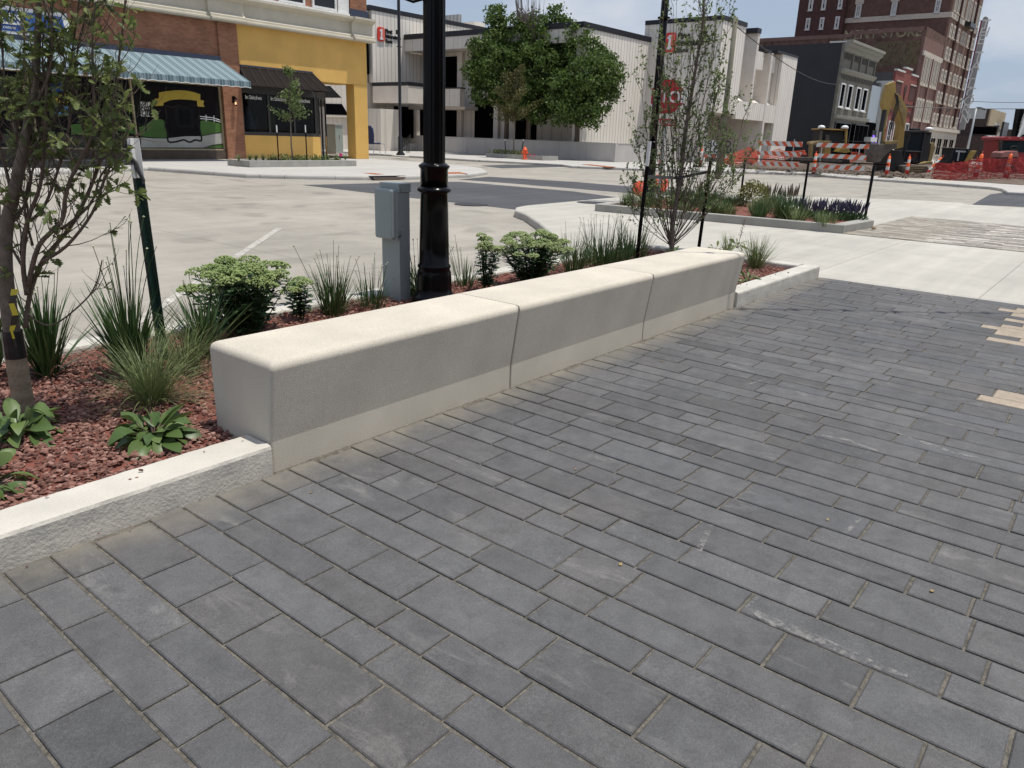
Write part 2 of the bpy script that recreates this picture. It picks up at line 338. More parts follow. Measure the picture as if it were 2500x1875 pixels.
# ------------------------------------------------------------------ pavers
def pavermat():
    m, n, l, b = newmat('paver'); b.inputs['Roughness'].default_value = .78; b.inputs['Specular IOR Level'].default_value = .35
    at = n.new('ShaderNodeVertexColor'); at.layer_name = 'tone'; t = n.new('ShaderNodeTexCoord'); P = t.outputs['Object']
    def noise(sc, det=5, rough=.5, vec=None, dist=0):
        q = n.new('ShaderNodeTexNoise'); q.inputs['Scale'].default_value = sc; q.inputs['Detail'].default_value = det; q.inputs['Roughness'].default_value = rough; q.inputs['Distortion'].default_value = dist
        l.new(vec or P, q.inputs['Vector']); return q.outputs['Fac']
    def rng(x, a, bb, c, d):
        r = n.new('ShaderNodeMapRange'); r.inputs[1].default_value = a; r.inputs[2].default_value = bb; r.inputs[3].default_value = c; r.inputs[4].default_value = d; l.new(x, r.inputs[0]); return r.outputs[0]
    def mul(a, bb):
        q = n.new('ShaderNodeMath'); q.operation = 'MULTIPLY'; l.new(a, q.inputs[0]); l.new(bb, q.inputs[1]); return q.outputs[0]
    f = mul(rng(noise(1.1, 5, .6), .3, .7, .88, 1.12), rng(noise(9, 6, .7), .3, .7, .80, 1.2))
    f = mul(f, rng(noise(300, 2, .5), .3, .7, .72, 1.28)); f = mul(f, rng(noise(90, 4, .7), .3, .7, .86, 1.14)); f = mul(f, rng(noise(4.5, 4, .6, None, 1.2), .6, .75, 1, .78))
    v = n.new('ShaderNodeVectorMath'); v.operation = 'SCALE'; l.new(at.outputs['Color'], v.inputs[0]); l.new(f, v.inputs['Scale'])
    # mineral bloom: pale irregular patches, strongest on a few stones (alpha)
    mp = n.new('ShaderNodeMapping'); mp.inputs['Scale'].default_value = (2.6, .8, 1); l.new(P, mp.inputs[0])
    e = rng(noise(3.2, 7, .75, mp.outputs[0], .6), .54, .72, 0, .38); e = mul(e, rng(noise(26, 5, .7), .3, .65, .25, 1)); e = mul(e, at.outputs['Alpha'])
    mx = n.new('ShaderNodeMixRGB'); mx.inputs[2].default_value = (.36, .345, .31, 1); l.new(e, mx.inputs[0]); l.new(v.outputs[0], mx.inputs[1])
    # tiny pale scratches and dust specks
    s = rng(noise(38, 3, .9, None, 2.5), .70, .78, 0, .45); mx2 = n.new('ShaderNodeMixRGB'); mx2.inputs[2].default_value = (.34, .33, .31, 1); l.new(s, mx2.inputs[0]); l.new(mx.outputs[0], mx2.inputs[1])
    # warm sandy dust in broad patches
    d = rng(noise(.9, 4, .6), .55, .75, 0, .22); mx3 = n.new('ShaderNodeMixRGB'); mx3.inputs[2].default_value = (.19, .165, .135, 1); l.new(d, mx3.inputs[0]); l.new(mx2.outputs[0], mx3.inputs[1])
    sp = n.new('ShaderNodeSeparateXYZ'); l.new(P, sp.inputs[0]); e2 = mul(rng(sp.outputs[1], 2.62, 2.87, 0, .75), rng(noise(5, 6, .7), .32, .62, .15, 1)); mx4 = n.new('ShaderNodeMixRGB'); mx4.inputs[2].default_value = (.23, .205, .16, 1); l.new(e2, mx4.inputs[0]); l.new(mx3.outputs[0], mx4.inputs[1])
    l.new(mx4.outputs[0], b.inputs['Base Color'])
    bp = n.new('ShaderNodeBump'); bp.inputs['Strength'].default_value = .45; bp.inputs['Distance'].default_value = .004; l.new(noise(150, 5, .7), bp.inputs['Height']); l.new(bp.outputs[0], b.inputs['Normal'])
pavermat()
WID = [.2235, .1515, .1515, .2235, .1505, .1505]
TPL = [[.47, .745, 1.15, 1.69, 1.965, 2.235, 2.635], [.14, .345, .885, 1.295, 1.63, 1.825, 2.36, 2.77], [.2, .745, 1.15, 1.36, 1.69, 2.1, 2.64],
       [.32, .59, 1.133, 1.405, 1.92, 2.21, 2.46], [.225, .765, 1.178, 1.52, 1.72, 2.245, 2.65], [.13, .54, 1.08, 1.42, 1.63, 2.02, 2.56]]
xs = []; x = 1.51 - 1.0510 * 8; k = 0
while x < PXE: xs.append((x, WID[k % 6], k % 6)); x += WID[k % 6]; k += 1
def pave(name, rows, z, tonef, ymin, ymax, jointm, gap=.0058, sag=.0012, bev=.004, clipf=None):
    mb = MB(); tones = []
    for (x0, wd, k) in rows:
        x1 = min(x0 + wd, PXE if z == 0 else 99); 
        js = [];
        for sft in range(-12, 2): js += [j + sft * 2.52 for j in TPL[k]]
        js = sorted(j for j in js if ymin - .6 < j < ymax + .6); jj = []
        for j in js:
            if not jj or j - jj[-1] > .19: jj.append(j)
        js = jj
        for a, b_ in zip(js, js[1:]):
            a_, c_ = max(a, ymin), min(b_, ymax)
            if c_ - a_ < .03 or x1 - x0 < .04: continue
            if clipf and not clipf((x0 + x1) / 2, (a_ + c_) / 2): continue
            gx = gap + rnd.uniform(-.001, .0015); gy = gap * .8 + rnd.uniform(-.001, .002)
            X0, X1, Y0, Y1 = x0 + gx, x1 - gx, a_ + gy, c_ - gy
            zt = z + rnd.uniform(-sag, sag); i = len(mb.v); t1, t2 = rnd.uniform(-.0012, .0012), rnd.uniform(-.0012, .0012)
            for (e, zz) in ((0, -.03), (0, -bev), (bev, 0)):
                for (px, py, sx, sy) in ((X0, Y0, 1, 1), (X1, Y0, -1, 1), (X1, Y1, -1, -1), (X0, Y1, 1, -1)):
                    mb.v.append(Vector((px + sx * e, py + sy * e, zt + zz + (t1 if sx > 0 else 0) + (t2 if sy > 0 else 0))))
            for r in (0, 4):
                for q in range(4): q2 = (q + 1) % 4; mb.f.append((i + r + q, i + r + q2, i + r + 4 + q2, i + r + 4 + q))
            mb.f.append((i + 8, i + 9, i + 10, i + 11)); t = tonef((x0 + x1) / 2, (a_ + c_) / 2); tones += [t] * 9
    o = mb.build(name, 'paver', tone=tones); o['kind'] = 'structure'; return o
TAN = [(9.37, .86), (8.95, .93), (8.75, .79), (8.45, .845), (7.95, .92), (8.25, .65), (7.6, .6), (5.85, .5), (5.68, .57)]
def tone(x, y):
    for tx, ty in TAN:
        if abs(tx - x) < .085 and y < ty and y > ty - 3: return (.34, .28, .215, .3)
    if 7.7 < x < 9.4 and y < .62 and rnd.random() < .8: return (.33, .275, .21, .3)
    v = rnd.gauss(1, .08); w_ = rnd.uniform(-.004, .008)
    return (.0965 * v + w_ * .3, .0955 * v, .0965 * v - w_ * .3, 1.0 if rnd.random() < .35 else .35)
pave('paving', [r for r in xs if r[0] > -3.2], 0., tone, -7, 2.868, 'joint_sand')
sheet('paving_bed', [(-30, -25), (PXE, -25), (PXE, 2.945), (-30, 2.945)], -.0085, 'joint_sand')
# distant band of grey-tan pavers, laid the same way
bx = []; x = 14.95; k = 0
while x < 20.3: bx.append((x, WID[k % 6] * .66, k % 6)); x += WID[k % 6] * .66; k += 1
def tone2(x, y):
    v = rnd.gauss(1, .16)
    if rnd.random() < .22: return (.47 * v, .44 * v, .39 * v, .2)
    return (.30 * v, .272 * v, .235 * v, .2) if rnd.random() < .7 else (.19 * v, .17 * v, .15 * v, .2)
pave('paving', bx, .012, tone2, -9, 4.16, None, gap=.003, clipf=lambda x, y: x > 14.9)
sheet('paving_bed', [(14.94, -9), (20.35, -9), (20.35, 4.17), (14.94, 4.17)], .0045, 'joint_sand')
# pale mineral scuffs left on a few stones
m, n, l, b = newmat('mineral_scuff'); b.inputs['Base Color'].default_value = (.40, .385, .35, 1); b.inputs['Roughness'].default_value = .95
t = n.new('ShaderNodeTexCoord'); no = n.new('ShaderNodeTexNoise'); no.inputs['Scale'].default_value = 16; no.inputs['Detail'].default_value = 9; no.inputs['Roughness'].default_value = .8; l.new(t.outputs['Object'], no.inputs['Vector'])
r = n.new('ShaderNodeMapRange'); r.inputs[1].default_value = .46; r.inputs[2].default_value = .66; r.inputs[4].default_value = .6; l.new(no.outputs['Fac'], r.inputs[0]); tr = n.new('ShaderNodeBsdfTransparent'); ms = n.new('ShaderNodeMixShader'); l.new(r.outputs[0], ms.inputs[0]); l.new(tr.outputs[0], ms.inputs[1]); l.new(b.outputs[0], ms.inputs[2]); l.new(ms.outputs[0], n['Material Output'].inputs[0])
for pts, wd in (([(1822, 1482), (1880, 1515), (1960, 1545), (2050, 1585), (2140, 1625), (2215, 1650)], .026), ([(1822, 1482), (1850, 1455)], .02), ([(2185, 1055), (2260, 1082), (2330, 1105), (2440, 1128)], .022), ([(1995, 1060), (2070, 1075), (2140, 1100)], .02), ([(1705, 1345), (1735, 1280)], .03), ([(2060, 1305), (2100, 1265)], .022), ([(740, 1215), (800, 1190)], .012), ([(1000, 1165), (1060, 1195)], .018), ([(1820, 940), (1870, 925)], .03)):
    c = [G(*p, .0035) for p in pts]; L1, R1 = [], []
    for i, p in enumerate(c):
        d = (c[min(i + 1, len(c) - 1)] - c[max(i - 1, 0)]).normalized(); s_ = d.cross(ZA) * wd * rnd.uniform(.5, 1.1) * (.4 if i in (0, len(c) - 1) else 1); L1.append(p - s_); R1.append(p + s_)
    mb = MB(); mb.face(L1 + R1[::-1]); mb.build('paving_scuff', 'mineral_scuff')['kind'] = 'structure'
# small debris on the pavers
mat('debris', (.26, .19, .10), .9, .3, 9)
DEB = [(1515, 1380, .018, (.3, .22, .1)), (1405, 1147, .012, 0), (2182, 822, .02, 1), (1536, 838, .02, 0), (1615, 883, .018, 0), (2275, 1445, .016, 0), (2020, 1271, .014, 0), (760, 1205, .01, 1), (770, 1198, .008, 1), (744, 1150, .01, 1), (690, 1150, .006, 1), (140, 1362, .014, 0), (160, 1440, .014, 1)]
for i, (px, py, r, c) in enumerate(DEB[:8]):
    p = G(px, py, 0); mb = MB(); an = rnd.uniform(0, 3)
    pts = [p + Vector((math.cos(an + a) * r * q, math.sin(an + a) * r * .5 * q, .003)) for a, q in ((0, 1), (.9, .7), (2, .6), (3.1, 1), (4.1, .6), (5.2, .8))]
    mb.prism(pts, (0, 0, .003)); mb.build('pebble_tmp', 'debris')
    o = COL.objects['pebble_tmp']; o.name = 'leaf_scrap'
    tag(o, ['curled brown leaf scrap on the dark pavers, the one nearest the photographer', 'small orange leaf scrap on the pavers before the middle bench section', 'pale leaf scrap on dark pavers near the white sidewalk', 'yellow leaf scrap lying against the foot of the middle bench section', 'yellow leaf scrap on pavers in front of the farthest bench section', 'dark double leaf scrap on the pavers near the right edge', 'small dark leaf scrap above the white scratched paver', 'tiny pale stone chip on pavers in front of the near end of the bench'][i], 'leaf scrap', 'scraps lying on the pavers')
# ------------------------------------------------------------------ helpers that aim at the photo
def ZP(x, y, P):
    """point on the camera-facing vertical plane through P seen at pixel x,y"""
    d = ray(x, y); n = FWD; return CP + d * ((Vector(P) - CP).dot(n) / d.dot(n))
def noise3(p, s=1.): 
    from mathutils import noise
    return noise.noise(Vector(p) * s)

# ------------------------------------------------------------------ bench of three precast blocks
YF0, YT0, ZB, ZT, YBK = 2.893, 2.836, .145, .545, 3.372
def bench(x0, x1, label, e0, e1):
    mb = MB(); prof = [(YF0, -.02), (YF0, ZB), (YT0, ZT), (YBK, ZT), (YBK, -.02)]
    mb.prism([(x0, y, z) for y, z in prof][::-1], (x1 - x0, 0, 0))
    off = Vector((x0, YF0, 0)); me = bpy.data.meshes.new('bench_block'); me.from_pydata([tuple(p - off) for p in mb.v], [], mb.f); me.update()
    o = bpy.data.objects.new('bench_block', me); o.location = off; COL.objects.link(o); me.materials.append(MATS['cast_stone'])
    at = me.attributes.new('bevel_weight_edge', 'FLOAT', 'EDGE')
    for e in me.edges:
        a, b = me.vertices[e.vertices[0]].co + off, me.vertices[e.vertices[1]].co + off
        top = a.z > .5 and b.z > .5; wgt = .12
        if top:
            if abs(a.x - b.x) > .5: wgt = 1. if a.y < 3 else .7
            else: wgt = .85 if (abs(a.x - 1.82) < .01 or abs(a.x - 7.117) < .01) else .18
        elif abs(a.z - ZB) < .01 and abs(b.z - ZB) < .01: wgt = .05
        elif a.z < 0 and b.z < 0: wgt = .05
        else: wgt = .45 if (min(abs(a.x - 1.82), abs(a.x - 7.117)) < .01) else .2
        at.data[e.index].value = wgt
    b = o.modifiers.new('bevel', 'BEVEL'); b.width = .046; b.segments = 5; b.limit_method = 'WEIGHT'; b.profile = .5
    me.polygons.foreach_set('use_smooth', [True] * len(me.polygons)); ms = o.modifiers.new('wn', 'WEIGHTED_NORMAL'); ms.keep_sharp = False
    tag(o, label, 'bench', 'cast stone bench sections in a row')
bench(1.82, 3.594, 'nearest section of the pale cast stone bench, meeting the rough planter curb', 1, 0)
bench(3.604, 5.298, 'middle section of the pale cast stone bench, between its two joints', 0, 0)
bench(5.308, 7.117, 'farthest section of the pale cast stone bench, ending at the low right hand curb', 0, 1)

# ------------------------------------------------------------------ near planter edging
def curbseg(parent, a, b, w, zt, name='curb', m='kerb_concrete', rough=.004, step=.035, side=1):
    """curb from a to b (2d), width w to the left of a->b, rounded irregular edges"""
    a = Vector((*a, 0)); b = Vector((*b, 0)); d = (b - a); Ln = d.length; d.normalize(); n = Vector((-d.y, d.x, 0)) * side
    prof = [(0, -.05), (0, zt * .45), (.0, zt - .02), (.006, zt - .006), (.022, zt), (w - .022, zt), (w - .006, zt - .006), (w, zt - .02), (w, -.05)]
    mb = MB(); k = max(2, int(Ln / step)); rows = []
    for i in range(k + 1):
        p = a + d * (Ln * i / k); i0 = len(mb.v)
        for j, (u, z) in enumerate(prof):
            q = p + n * u + ZA * z; r = noise3(q, 9.) * rough + noise3(q, 31.) * rough * .6
            mb.v.append(q + n * (-r if u < .03 else r * .3) + ZA * (r * .5 if z > .04 else 0))
        rows.append(i0)
    m_ = len(prof)
    for i in range(k):
        for j in range(m_ - 1): mb.f.append((rows[i] + j, rows[i + 1] + j, rows[i + 1] + j + 1, rows[i] + j + 1) if side < 0 else (rows[i] + j, rows[i] + j + 1, rows[i + 1] + j + 1, rows[i + 1] + j))
    mb.f.append(tuple(rows[0] + j for j in range(m_))); mb.f.append(tuple(rows[-1] + j for j in range(m_))[::-1])
    return mb.build(name, m, parent, smooth=False)
pe = thing('planter_curb', (1.8, 3., 0), 'pale concrete curb round the near planter of red stone mulch, behind and beside the bench', 'planter curb')
tag(curbseg(pe, (-4, 2.872), (1.812, 2.872), .215, .142, m='kerb_rough', rough=.005, step=.02), 'rough faced curb section at the near end of the bench')
curbseg(pe, (7.128, 2.872), (9.61, 2.872), .20, .142, rough=.003)
curbseg(pe, (9.61, 3.075), (9.61, 5.42), .20, .142, rough=.003)
curbseg(pe, (9.40, 5.42), (-4, 5.42), .17, .12, rough=.003)

# mulch: rolling bed + loose chips
MZ = .085
mb = MB(); nx, ny = 240, 44
for j in range(ny + 1):
    for i in range(nx + 1):
        x = -4 + 13.45 * i / nx; y = 3.05 + 2.25 * j / ny; mb.v.append(Vector((x, y, MZ - .01 + noise3((x, y, 0), 2.2) * .02 + noise3((x, y, 3), 11) * .008)))
for j in range(ny):
    for i in range(nx): a = j * (nx + 1) + i; mb.f.append((a, a + 1, a + nx + 2, a + nx + 1))
tag(mb.build('mulch_bed', 'red_mulch', smooth=True), kind='structure')
def chips(name, boxes, m, kind='stuff'):
    mb = MB()
    for (x0, x1, y0, y1, n, r0, r1, zb) in boxes:
        for _ in range(n):
            x = rnd.uniform(x0, x1); y = rnd.uniform(y0, y1); r = rnd.uniform(r0, r1) * (1.25 if rnd.random() < .12 else 1)
            c = Vector((x, y, zb + noise3((x, y, 0), 2.2) * .02 + rnd.uniform(-.004, .012)))
            ax = Vector((rnd.gauss(0, .35), rnd.gauss(0, .35), 1)).normalized(); u = ax.cross(Vector((rnd.random(), 1, rnd.random()))).normalized(); v = ax.cross(u)
            k = rnd.choice((4, 5, 5)); a0 = rnd.uniform(0, 6); pts = []
            for q in range(k):
                an = a0 + q * 2 * math.pi / k + rnd.uniform(-.3, .3); rr = r * rnd.uniform(.55, 1.1); pts.append(c + u * (math.cos(an) * rr) + v * (math.sin(an) * rr * .75))
            h = ax * r * rnd.uniform(.25, .5); i = len(mb.v); mb.v += pts + [c + (p - c) * rnd.uniform(.45, .8) + h for p in pts]
            mb.f.append(tuple(i + k + q for q in range(k)))
            for q in range(k): q2 = (q + 1) % k; mb.f.append((i + q, i + q2, i + k + q2, i + k + q))
    o = mb.build(name, m); tag(o, kind=kind); return o
m, n, l, b = newmat('chip'); b.inputs['Roughness'].default_value = .92; b.inputs['Specular IOR Level'].default_value = .15
g_ = n.new('ShaderNodeNewGeometry'); r_ = n.new('ShaderNodeValToRGB'); l.new(g_.outputs['Random Per Island'], r_.inputs[0])
for i, (p_, c_) in enumerate(((0, (.11, .06, .049, 1)), (.35, (.19, .095, .075, 1)), (.7, (.26, .135, .105, 1)), (1, (.35, .21, .17, 1)))):
    e = r_.color_ramp.elements[i] if i < 2 else r_.color_ramp.elements.new(p_); e.position = p_; e.color = c_
l.new(r_.outputs[0], b.inputs['Base Color'])
chips('red_stone_mulch', [(.2, 1.84, 3.09, 5.25, 9000, .009, .022, MZ), (1.84, 5, 3.4, 5.25, 5500, .010, .022, MZ), (5, 7.1, 3.4, 5.25, 2600, .011, .022, MZ), (.3, 1.8, 2.95, 3.07, 9, .007, .014, .15), (.2, 1.9, 2.70, 2.86, 7, .005, .010, .008), (7.2, 9.3, 2.92, 3.05, 8, .008, .014, .15), (7.1, 9.4, 3.06, 5.2, 5200, .011, .022, MZ + .005)], 'chip')

# ------------------------------------------------------------------ plants
def blade(mb, p, az, Ln, w, lean, curve, seg=5, tip=.6, twist=0):
    d = Vector((math.cos(az), math.sin(az), 0)); s = Vector((-d.y, d.x, 0)); p = Vector(p); i0 = len(mb.v)
    for k in range(seg + 1):
        t = k / seg; ww = w * .5 * ((1 - t) ** tip) * (.7 + .6 * min(1, t * 3)) if k < seg else w * .03
        sv = s * math.cos(twist * t) + ZA * math.sin(twist * t)
        mb.v += [p - sv * ww, p + sv * ww]; th = lean + curve * t
        p = p + (d * math.sin(th) + ZA * math.cos(th)) * (Ln / seg)
    for k in range(seg): a = i0 + 2 * k; mb.f.append((a, a + 1, a + 3, a + 2))
def clump(label, c, n, h, w, spread, curve, m, name='ornamental_grass', cat='grass clump', group='strap leaved clumps in the near planter', base=.05, buds=0, budh=1.1, budr=.007):
    c = Vector(c); t = thing(name, c, label, cat, group); mb = MB()
    for _ in range(n):
        az = rnd.uniform(0, 6.283); r = base * rnd.random() ** .5; L_ = h * rnd.uniform(.55, 1.08)
        blade(mb, c + Vector((math.cos(az) * r, math.sin(az) * r, -.01)), az + rnd.gauss(0, .5), L_, w * rnd.uniform(.7, 1.2), abs(rnd.gauss(0, spread)), rnd.uniform(.1, 1) * curve, 6, .55, rnd.uniform(-.6, .6))
    mb.build('blades', m, t); md = MB()
    for _ in range(max(4, n // 12)):
        az = rnd.uniform(0, 6.283); blade(md, c + Vector((math.cos(az), math.sin(az), 0)) * base * .8, az, h * rnd.uniform(.4, .9), w * .8, rnd.uniform(.5, 1.2), rnd.uniform(.4, 1.3), 6, .55, .4)
    md.build('dry_blades', 'dry_stem', t)
    if buds:
        ms, mbu = MB(), MB()
        for _ in range(buds):
            az = rnd.uniform(0, 6.283); L_ = h * budh * rnd.uniform(.75, 1.1); ln = abs(rnd.gauss(0, spread * .45)); p = c + Vector((math.cos(az) * base * .6, math.sin(az) * base * .6, 0)); pts = []
            cv = rnd.uniform(-.1, .5)
            for k in range(7): pts.append(p); th = ln + cv * (k / 6) ** 2; p = p + (Vector((math.cos(az), math.sin(az), 0)) * math.sin(th) + ZA * math.cos(th)) * (L_ / 6)
            ms.tube(pts, [.0028] * 5 + [.002, .0018], 4); mbu.octa(pts[-1], budr * rnd.uniform(.8, 1.3))
        ms.build('flower_stems', 'blade', t); mbu.build('buds', 'bud', t)
    return t
def leaf(mb, p, d, n, L_, w, fold=.25, prof=((.0, .08), (.25, .75), (.55, 1), (.8, .7), (1, .02)), droop=.0):
    d = Vector(d).normalized(); n = Vector(n); s = d.cross(n).normalized(); n = s.cross(d); i = len(mb.v)
    for t, q in prof:
        c = Vector(p) + d * (L_ * t) - ZA * (droop * L_ * t * t); mb.v += [c - s * (w * .5 * q) + n * (fold * w * .5 * q), c, c + s * (w * .5 * q) + n * (fold * w * .5 * q)]
    for k in range(len(prof) - 1):
        a = i + 3 * k; mb.f.append((a, a + 1, a + 4, a + 3)); mb.f.append((a + 1, a + 2, a + 5, a + 4))
OAK = ((0, .06), (.12, .12), (.24, .42), (.33, .26), (.46, .8), (.55, .36), (.68, 1.), (.77, .45), (.88, .6), (1, .05))
def rvec(): 
    while True:
        v = Vector((rnd.uniform(-1, 1), rnd.uniform(-1, 1), rnd.uniform(-1, 1)))
        if .05 < v.length < 1: return v.normalized()
def broadleaf(label, c, n, L_, w, m='leaf_broad', group='broad leaved plants in the red mulch', up=.35, stalk=True):
    c = Vector(c); t = thing('broadleaf_plant', c, label, 'leafy plant', group); mb = MB(); ms = MB()
    for k in range(n):
        az = k * 2.4 + rnd.uniform(-.3, .3); el = rnd.uniform(-.1, 1.4) * up + (.5 if k > n * .7 else 0); dd = Vector((math.cos(az) * math.cos(el), math.sin(az) * math.cos(el), math.sin(el)))
        st = rnd.uniform(.02, .09) * (L_ / .14); p = c + dd * st + ZA * .02; ms.tube([c, p], .0025, 4)
        leaf(mb, p, dd + rvec() * .3, ZA + rvec() * .7, L_ * rnd.uniform(.45, 1.05), w * rnd.uniform(.55, 1.0), rnd.uniform(.1, .5), ((0, .12), (.18, .55), (.42, .95), (.6, 1), (.8, .7), (.93, .35), (1, .03)), rnd.uniform(.1, 1.0))
    mb.build('leaves', m, t, smooth=True); ms.build('stalks', 'dry_stem', t)
    return t
def sedum(label, c, R, H, heads, nst, hr=.055):
    c = Vector(c); t = thing('sedum_plant', c, label, 'flowering plant', 'green headed sedum plants behind the bench'); mb, ms, mh = MB(), MB(), MB()
    for k in range(nst):
        az = rnd.uniform(0, 6.283); rr = R * rnd.random() ** .6; hgt = H * rnd.uniform(.72, 1.0) * (1 - .22 * (rr / R) ** 2)
        top = c + Vector((math.cos(az) * rr, math.sin(az) * rr, hgt)); b0 = c + Vector((math.cos(az) * rr * .3, math.sin(az) * rr * .3, 0))
        pts = [b0.lerp(top, q / 4) + Vector((0, 0, math.sin(q / 4 * 3.14) * .02)) for q in range(5)]; ms.tube(pts, .0035, 5)
        for q in range(9):
            tt = .15 + .8 * q / 9; p = b0.lerp(top, tt); a2 = q * 1.57 + az
            for sgn in (0, math.pi): 
                dd = Vector((math.cos(a2 + sgn), math.sin(a2 + sgn), rnd.uniform(.1, .6))); leaf(mb, p, dd, ZA, rnd.uniform(.05, .10), rnd.uniform(.035, .055), .2, ((0, .15), (.35, .85), (.65, 1), (.9, .6), (1, .1)), .2)
        if k < heads:
            mh = MB(); r = hr * rnd.uniform(.75, 1.15)
            for _ in range(110):
                v = rvec(); v.z = abs(v.z); q = top + Vector((v.x * r, v.y * r, v.z * r * .55)) * rnd.uniform(.8, 1.03); mh.octa(q, rnd.uniform(.006, .0095))
            mh.build('flower_head', 'sedum_head', t)
            for _ in range(8): v = rvec(); ms.tube([top - ZA * .03, top + Vector((v.x * r * .7, v.y * r * .7, r * .2))], .002, 3)
    mb.build('leaves', 'leaf_sedum', t, smooth=True); ms.build('stems', 'blade', t)
BG = lambda x, y, z=MZ: G(x, y, z)
clump('dark strap leaved clump right beside the wrapped oak trunk', BG(117, 920), 120, .56, .016, .32, .6, 'blade', buds=11, budh=1.2)
clump('strap leaved clump round the foot of the green stake, with round buds on top', BG(325, 915), 170, .58, .016, .34, .6, 'blade', buds=18, budh=1.5)
clump('strap leaved clump cut by the left edge of the photo, behind the oak trunk', BG(-25, 930), 70, .6, .018, .35, .6, 'blade')
clump('strap leaved clump between the green stake and the big sedum', BG(500, 865), 120, .50, .014, .4, .8, 'blade', buds=5)
clump('fine hairlike grass tuft arching toward the near end of the bench', BG(372, 985), 560, .44, .004, .6, 1.35, 'blade_fine', group='fine grass tufts in the near planter', base=.07)
clump('fine grass tuft squeezed in behind the corner of the bench', BG(455, 905), 300, .42, .004, .55, 1.4, 'blade_fine', group='fine grass tufts in the near planter', base=.08)
broadleaf('broad leaved rosette leaning on the rough curb left of the bench', BG(375, 1075), 54, .19, .085)
broadleaf('broad leaved rosette at the foot of the wrapped oak trunk', BG(45, 1065), 50, .20, .10)
broadleaf('broad leaved rosette cut off by the left edge beside the curb', BG(-25, 1195), 20, .16, .08)
sedum('largest sedum with pale green flower heads, nearest the bench end', BG(600, 815), .38, .56, 52, 66, .075)
sedum('small low sedum between the largest one and the bud topped clump', BG(735, 780), .14, .32, 6, 9, .06)
clump('bud topped clump standing left of the grey meter pedestal', BG(815, 765), 150, .42, .009, .4, .5, 'blade', buds=14, budh=1.35, group='bud topped clumps behind the bench', base=.10)
clump('low bud topped clump directly in front of the grey meter pedestal', BG(905, 750), 100, .30, .008, .4, .5, 'blade', buds=12, budh=1.45, group='bud topped clumps behind the bench', base=.12)
clump('bud topped clump at the foot of the big black lamp post', BG(1030, 722), 160, .34, .008, .4, .5, 'blade', buds=26, budh=1.5, group='bud topped clumps behind the bench', base=.17, budr=.009)
clump('sparse bud topped clump right of the big lamp post', BG(1135, 700), 60, .32, .008, .4, .5, 'blade', buds=9, budh=1.45, group='bud topped clumps behind the bench', base=.10)
sedum('tall narrow sedum right of the big lamp post', BG(1185, 712), .13, .58, 9, 15, .065)
sedum('round sedum with pale green heads behind the middle bench section', BG(1300, 695), .36, .56, 44, 58, .075)
clump('wispy grass clump right of the round sedum', BG(1400, 668), 150, .50, .007, .45, .7, 'blade', buds=4, group='bud topped clumps behind the bench', base=.12)
clump('dense bud topped clump left of the slim stake post', BG(1475, 650), 300, .42, .009, .32, .5, 'blade', buds=36, budh=1.4, group='bud topped clumps behind the bench', base=.28)
clump('bud topped clump wrapped round the foot of the slim stake post', BG(1540, 640), 200, .42, .009, .32, .5, 'blade', buds=26, budh=1.4, group='bud topped clumps behind the bench', base=.2)
broadleaf('low leafy plant at the foot of the many stemmed cherry', BG(1640, 628), 30, .13, .04, up=.8)
broadleaf('dark leafy plant just right of the black stake behind the bench', BG(1745, 618), 16, .17, .05, 'leaf_oak', up=.6)
t = broadleaf('dark leafy plant with a reddish flower spike near the bench end', BG(1800, 606), 16, .15, .06, 'leaf_oak', up=.6)
mb = MB(); p = BG(1800, 606); q = ZP(1818, 535, p); mb.tube([p, p.lerp(q, .5) + Vector((.01, 0, 0)), q], .004, 5); 
for k in range(26): mb.octa(p.lerp(q, rnd.uniform(.45, 1)) + rvec() * .025, .008)
mb.build('flower_spike', 'dry_stem', t)
clump('fine grass tuft right of the far end of the bench', BG(1842, 655), 300, .46, .005, .45, .8, 'blade_fine', group='fine grass tufts in the near planter', base=.08)
clump('small fine grass tuft behind the flower spike plant', BG(1775, 612), 110, .30, .0045, .45, .8, 'blade_fine', group='fine grass tufts in the near planter', base=.06)
broadleaf('broad leaved plant tucked against the far end of the bench', BG(1822, 690), 20, .16, .05, up=.7)

# ------------------------------------------------------------------ stakes with straps
def stake(label, base, top, wpx, m, white, group='metal stakes holding the young trees', strap=None):
    base = Vector(base); top = Vector(top); t = thing('tree_stake', base, label, 'stake', group); d = (top - base); d.normalize()
    s = d.cross(FWD).normalized(); f = s.cross(d); w = wpx
    def seg(a, b, mm, nm, k=1.):
        mb = MB(); h = w * .5 * k; c = [(-h, 0), (-h, .006), (-.006, .012), (-.006, w * .75), (.006, w * .75), (.006, .012), (h, .006), (h, 0)]
        mb.hexa([a + s * x - f * y for x, y in c], [b + s * x - f * y for x, y in c]); mb.build(nm, mm, t)
    k = base.lerp(top, 1 - white); seg(base - d * .05, k, m, 'post'); seg(k, top, 'white_paint' if white else m, 'post_tip', 1.04) if white else None
    return t
ba = BG(400, 872); tp = ZP(325, 337, ba)
st = stake('dark green metal stake with a white painted top, leaning beside the oak', ba, tp, .07, 'dark_green', .168)
mb = MB(); cc = ZP(338, 398, ba) - FWD * .04
mb.tube([cc + Vector((-.02, 0, .03)), cc + Vector((0, 0, 0)), cc + Vector((.012, -.01, -.05)), cc + Vector((.03, -.02, -.10)), cc + Vector((.02, -.02, -.12))], [.012, .016, .013, .01, .005], 6); mb.build('strap_knot', 'strap', st)
bb = BG(1553, 650); tp = ZP(1586, 345, bb)
stake('slim black stake with a bare metal top, left of the many stemmed cherry', bb, tp, .042, 'gloss_black', .19)
b2 = BG(1704, 618); tp = ZP(1736, 385, b2)
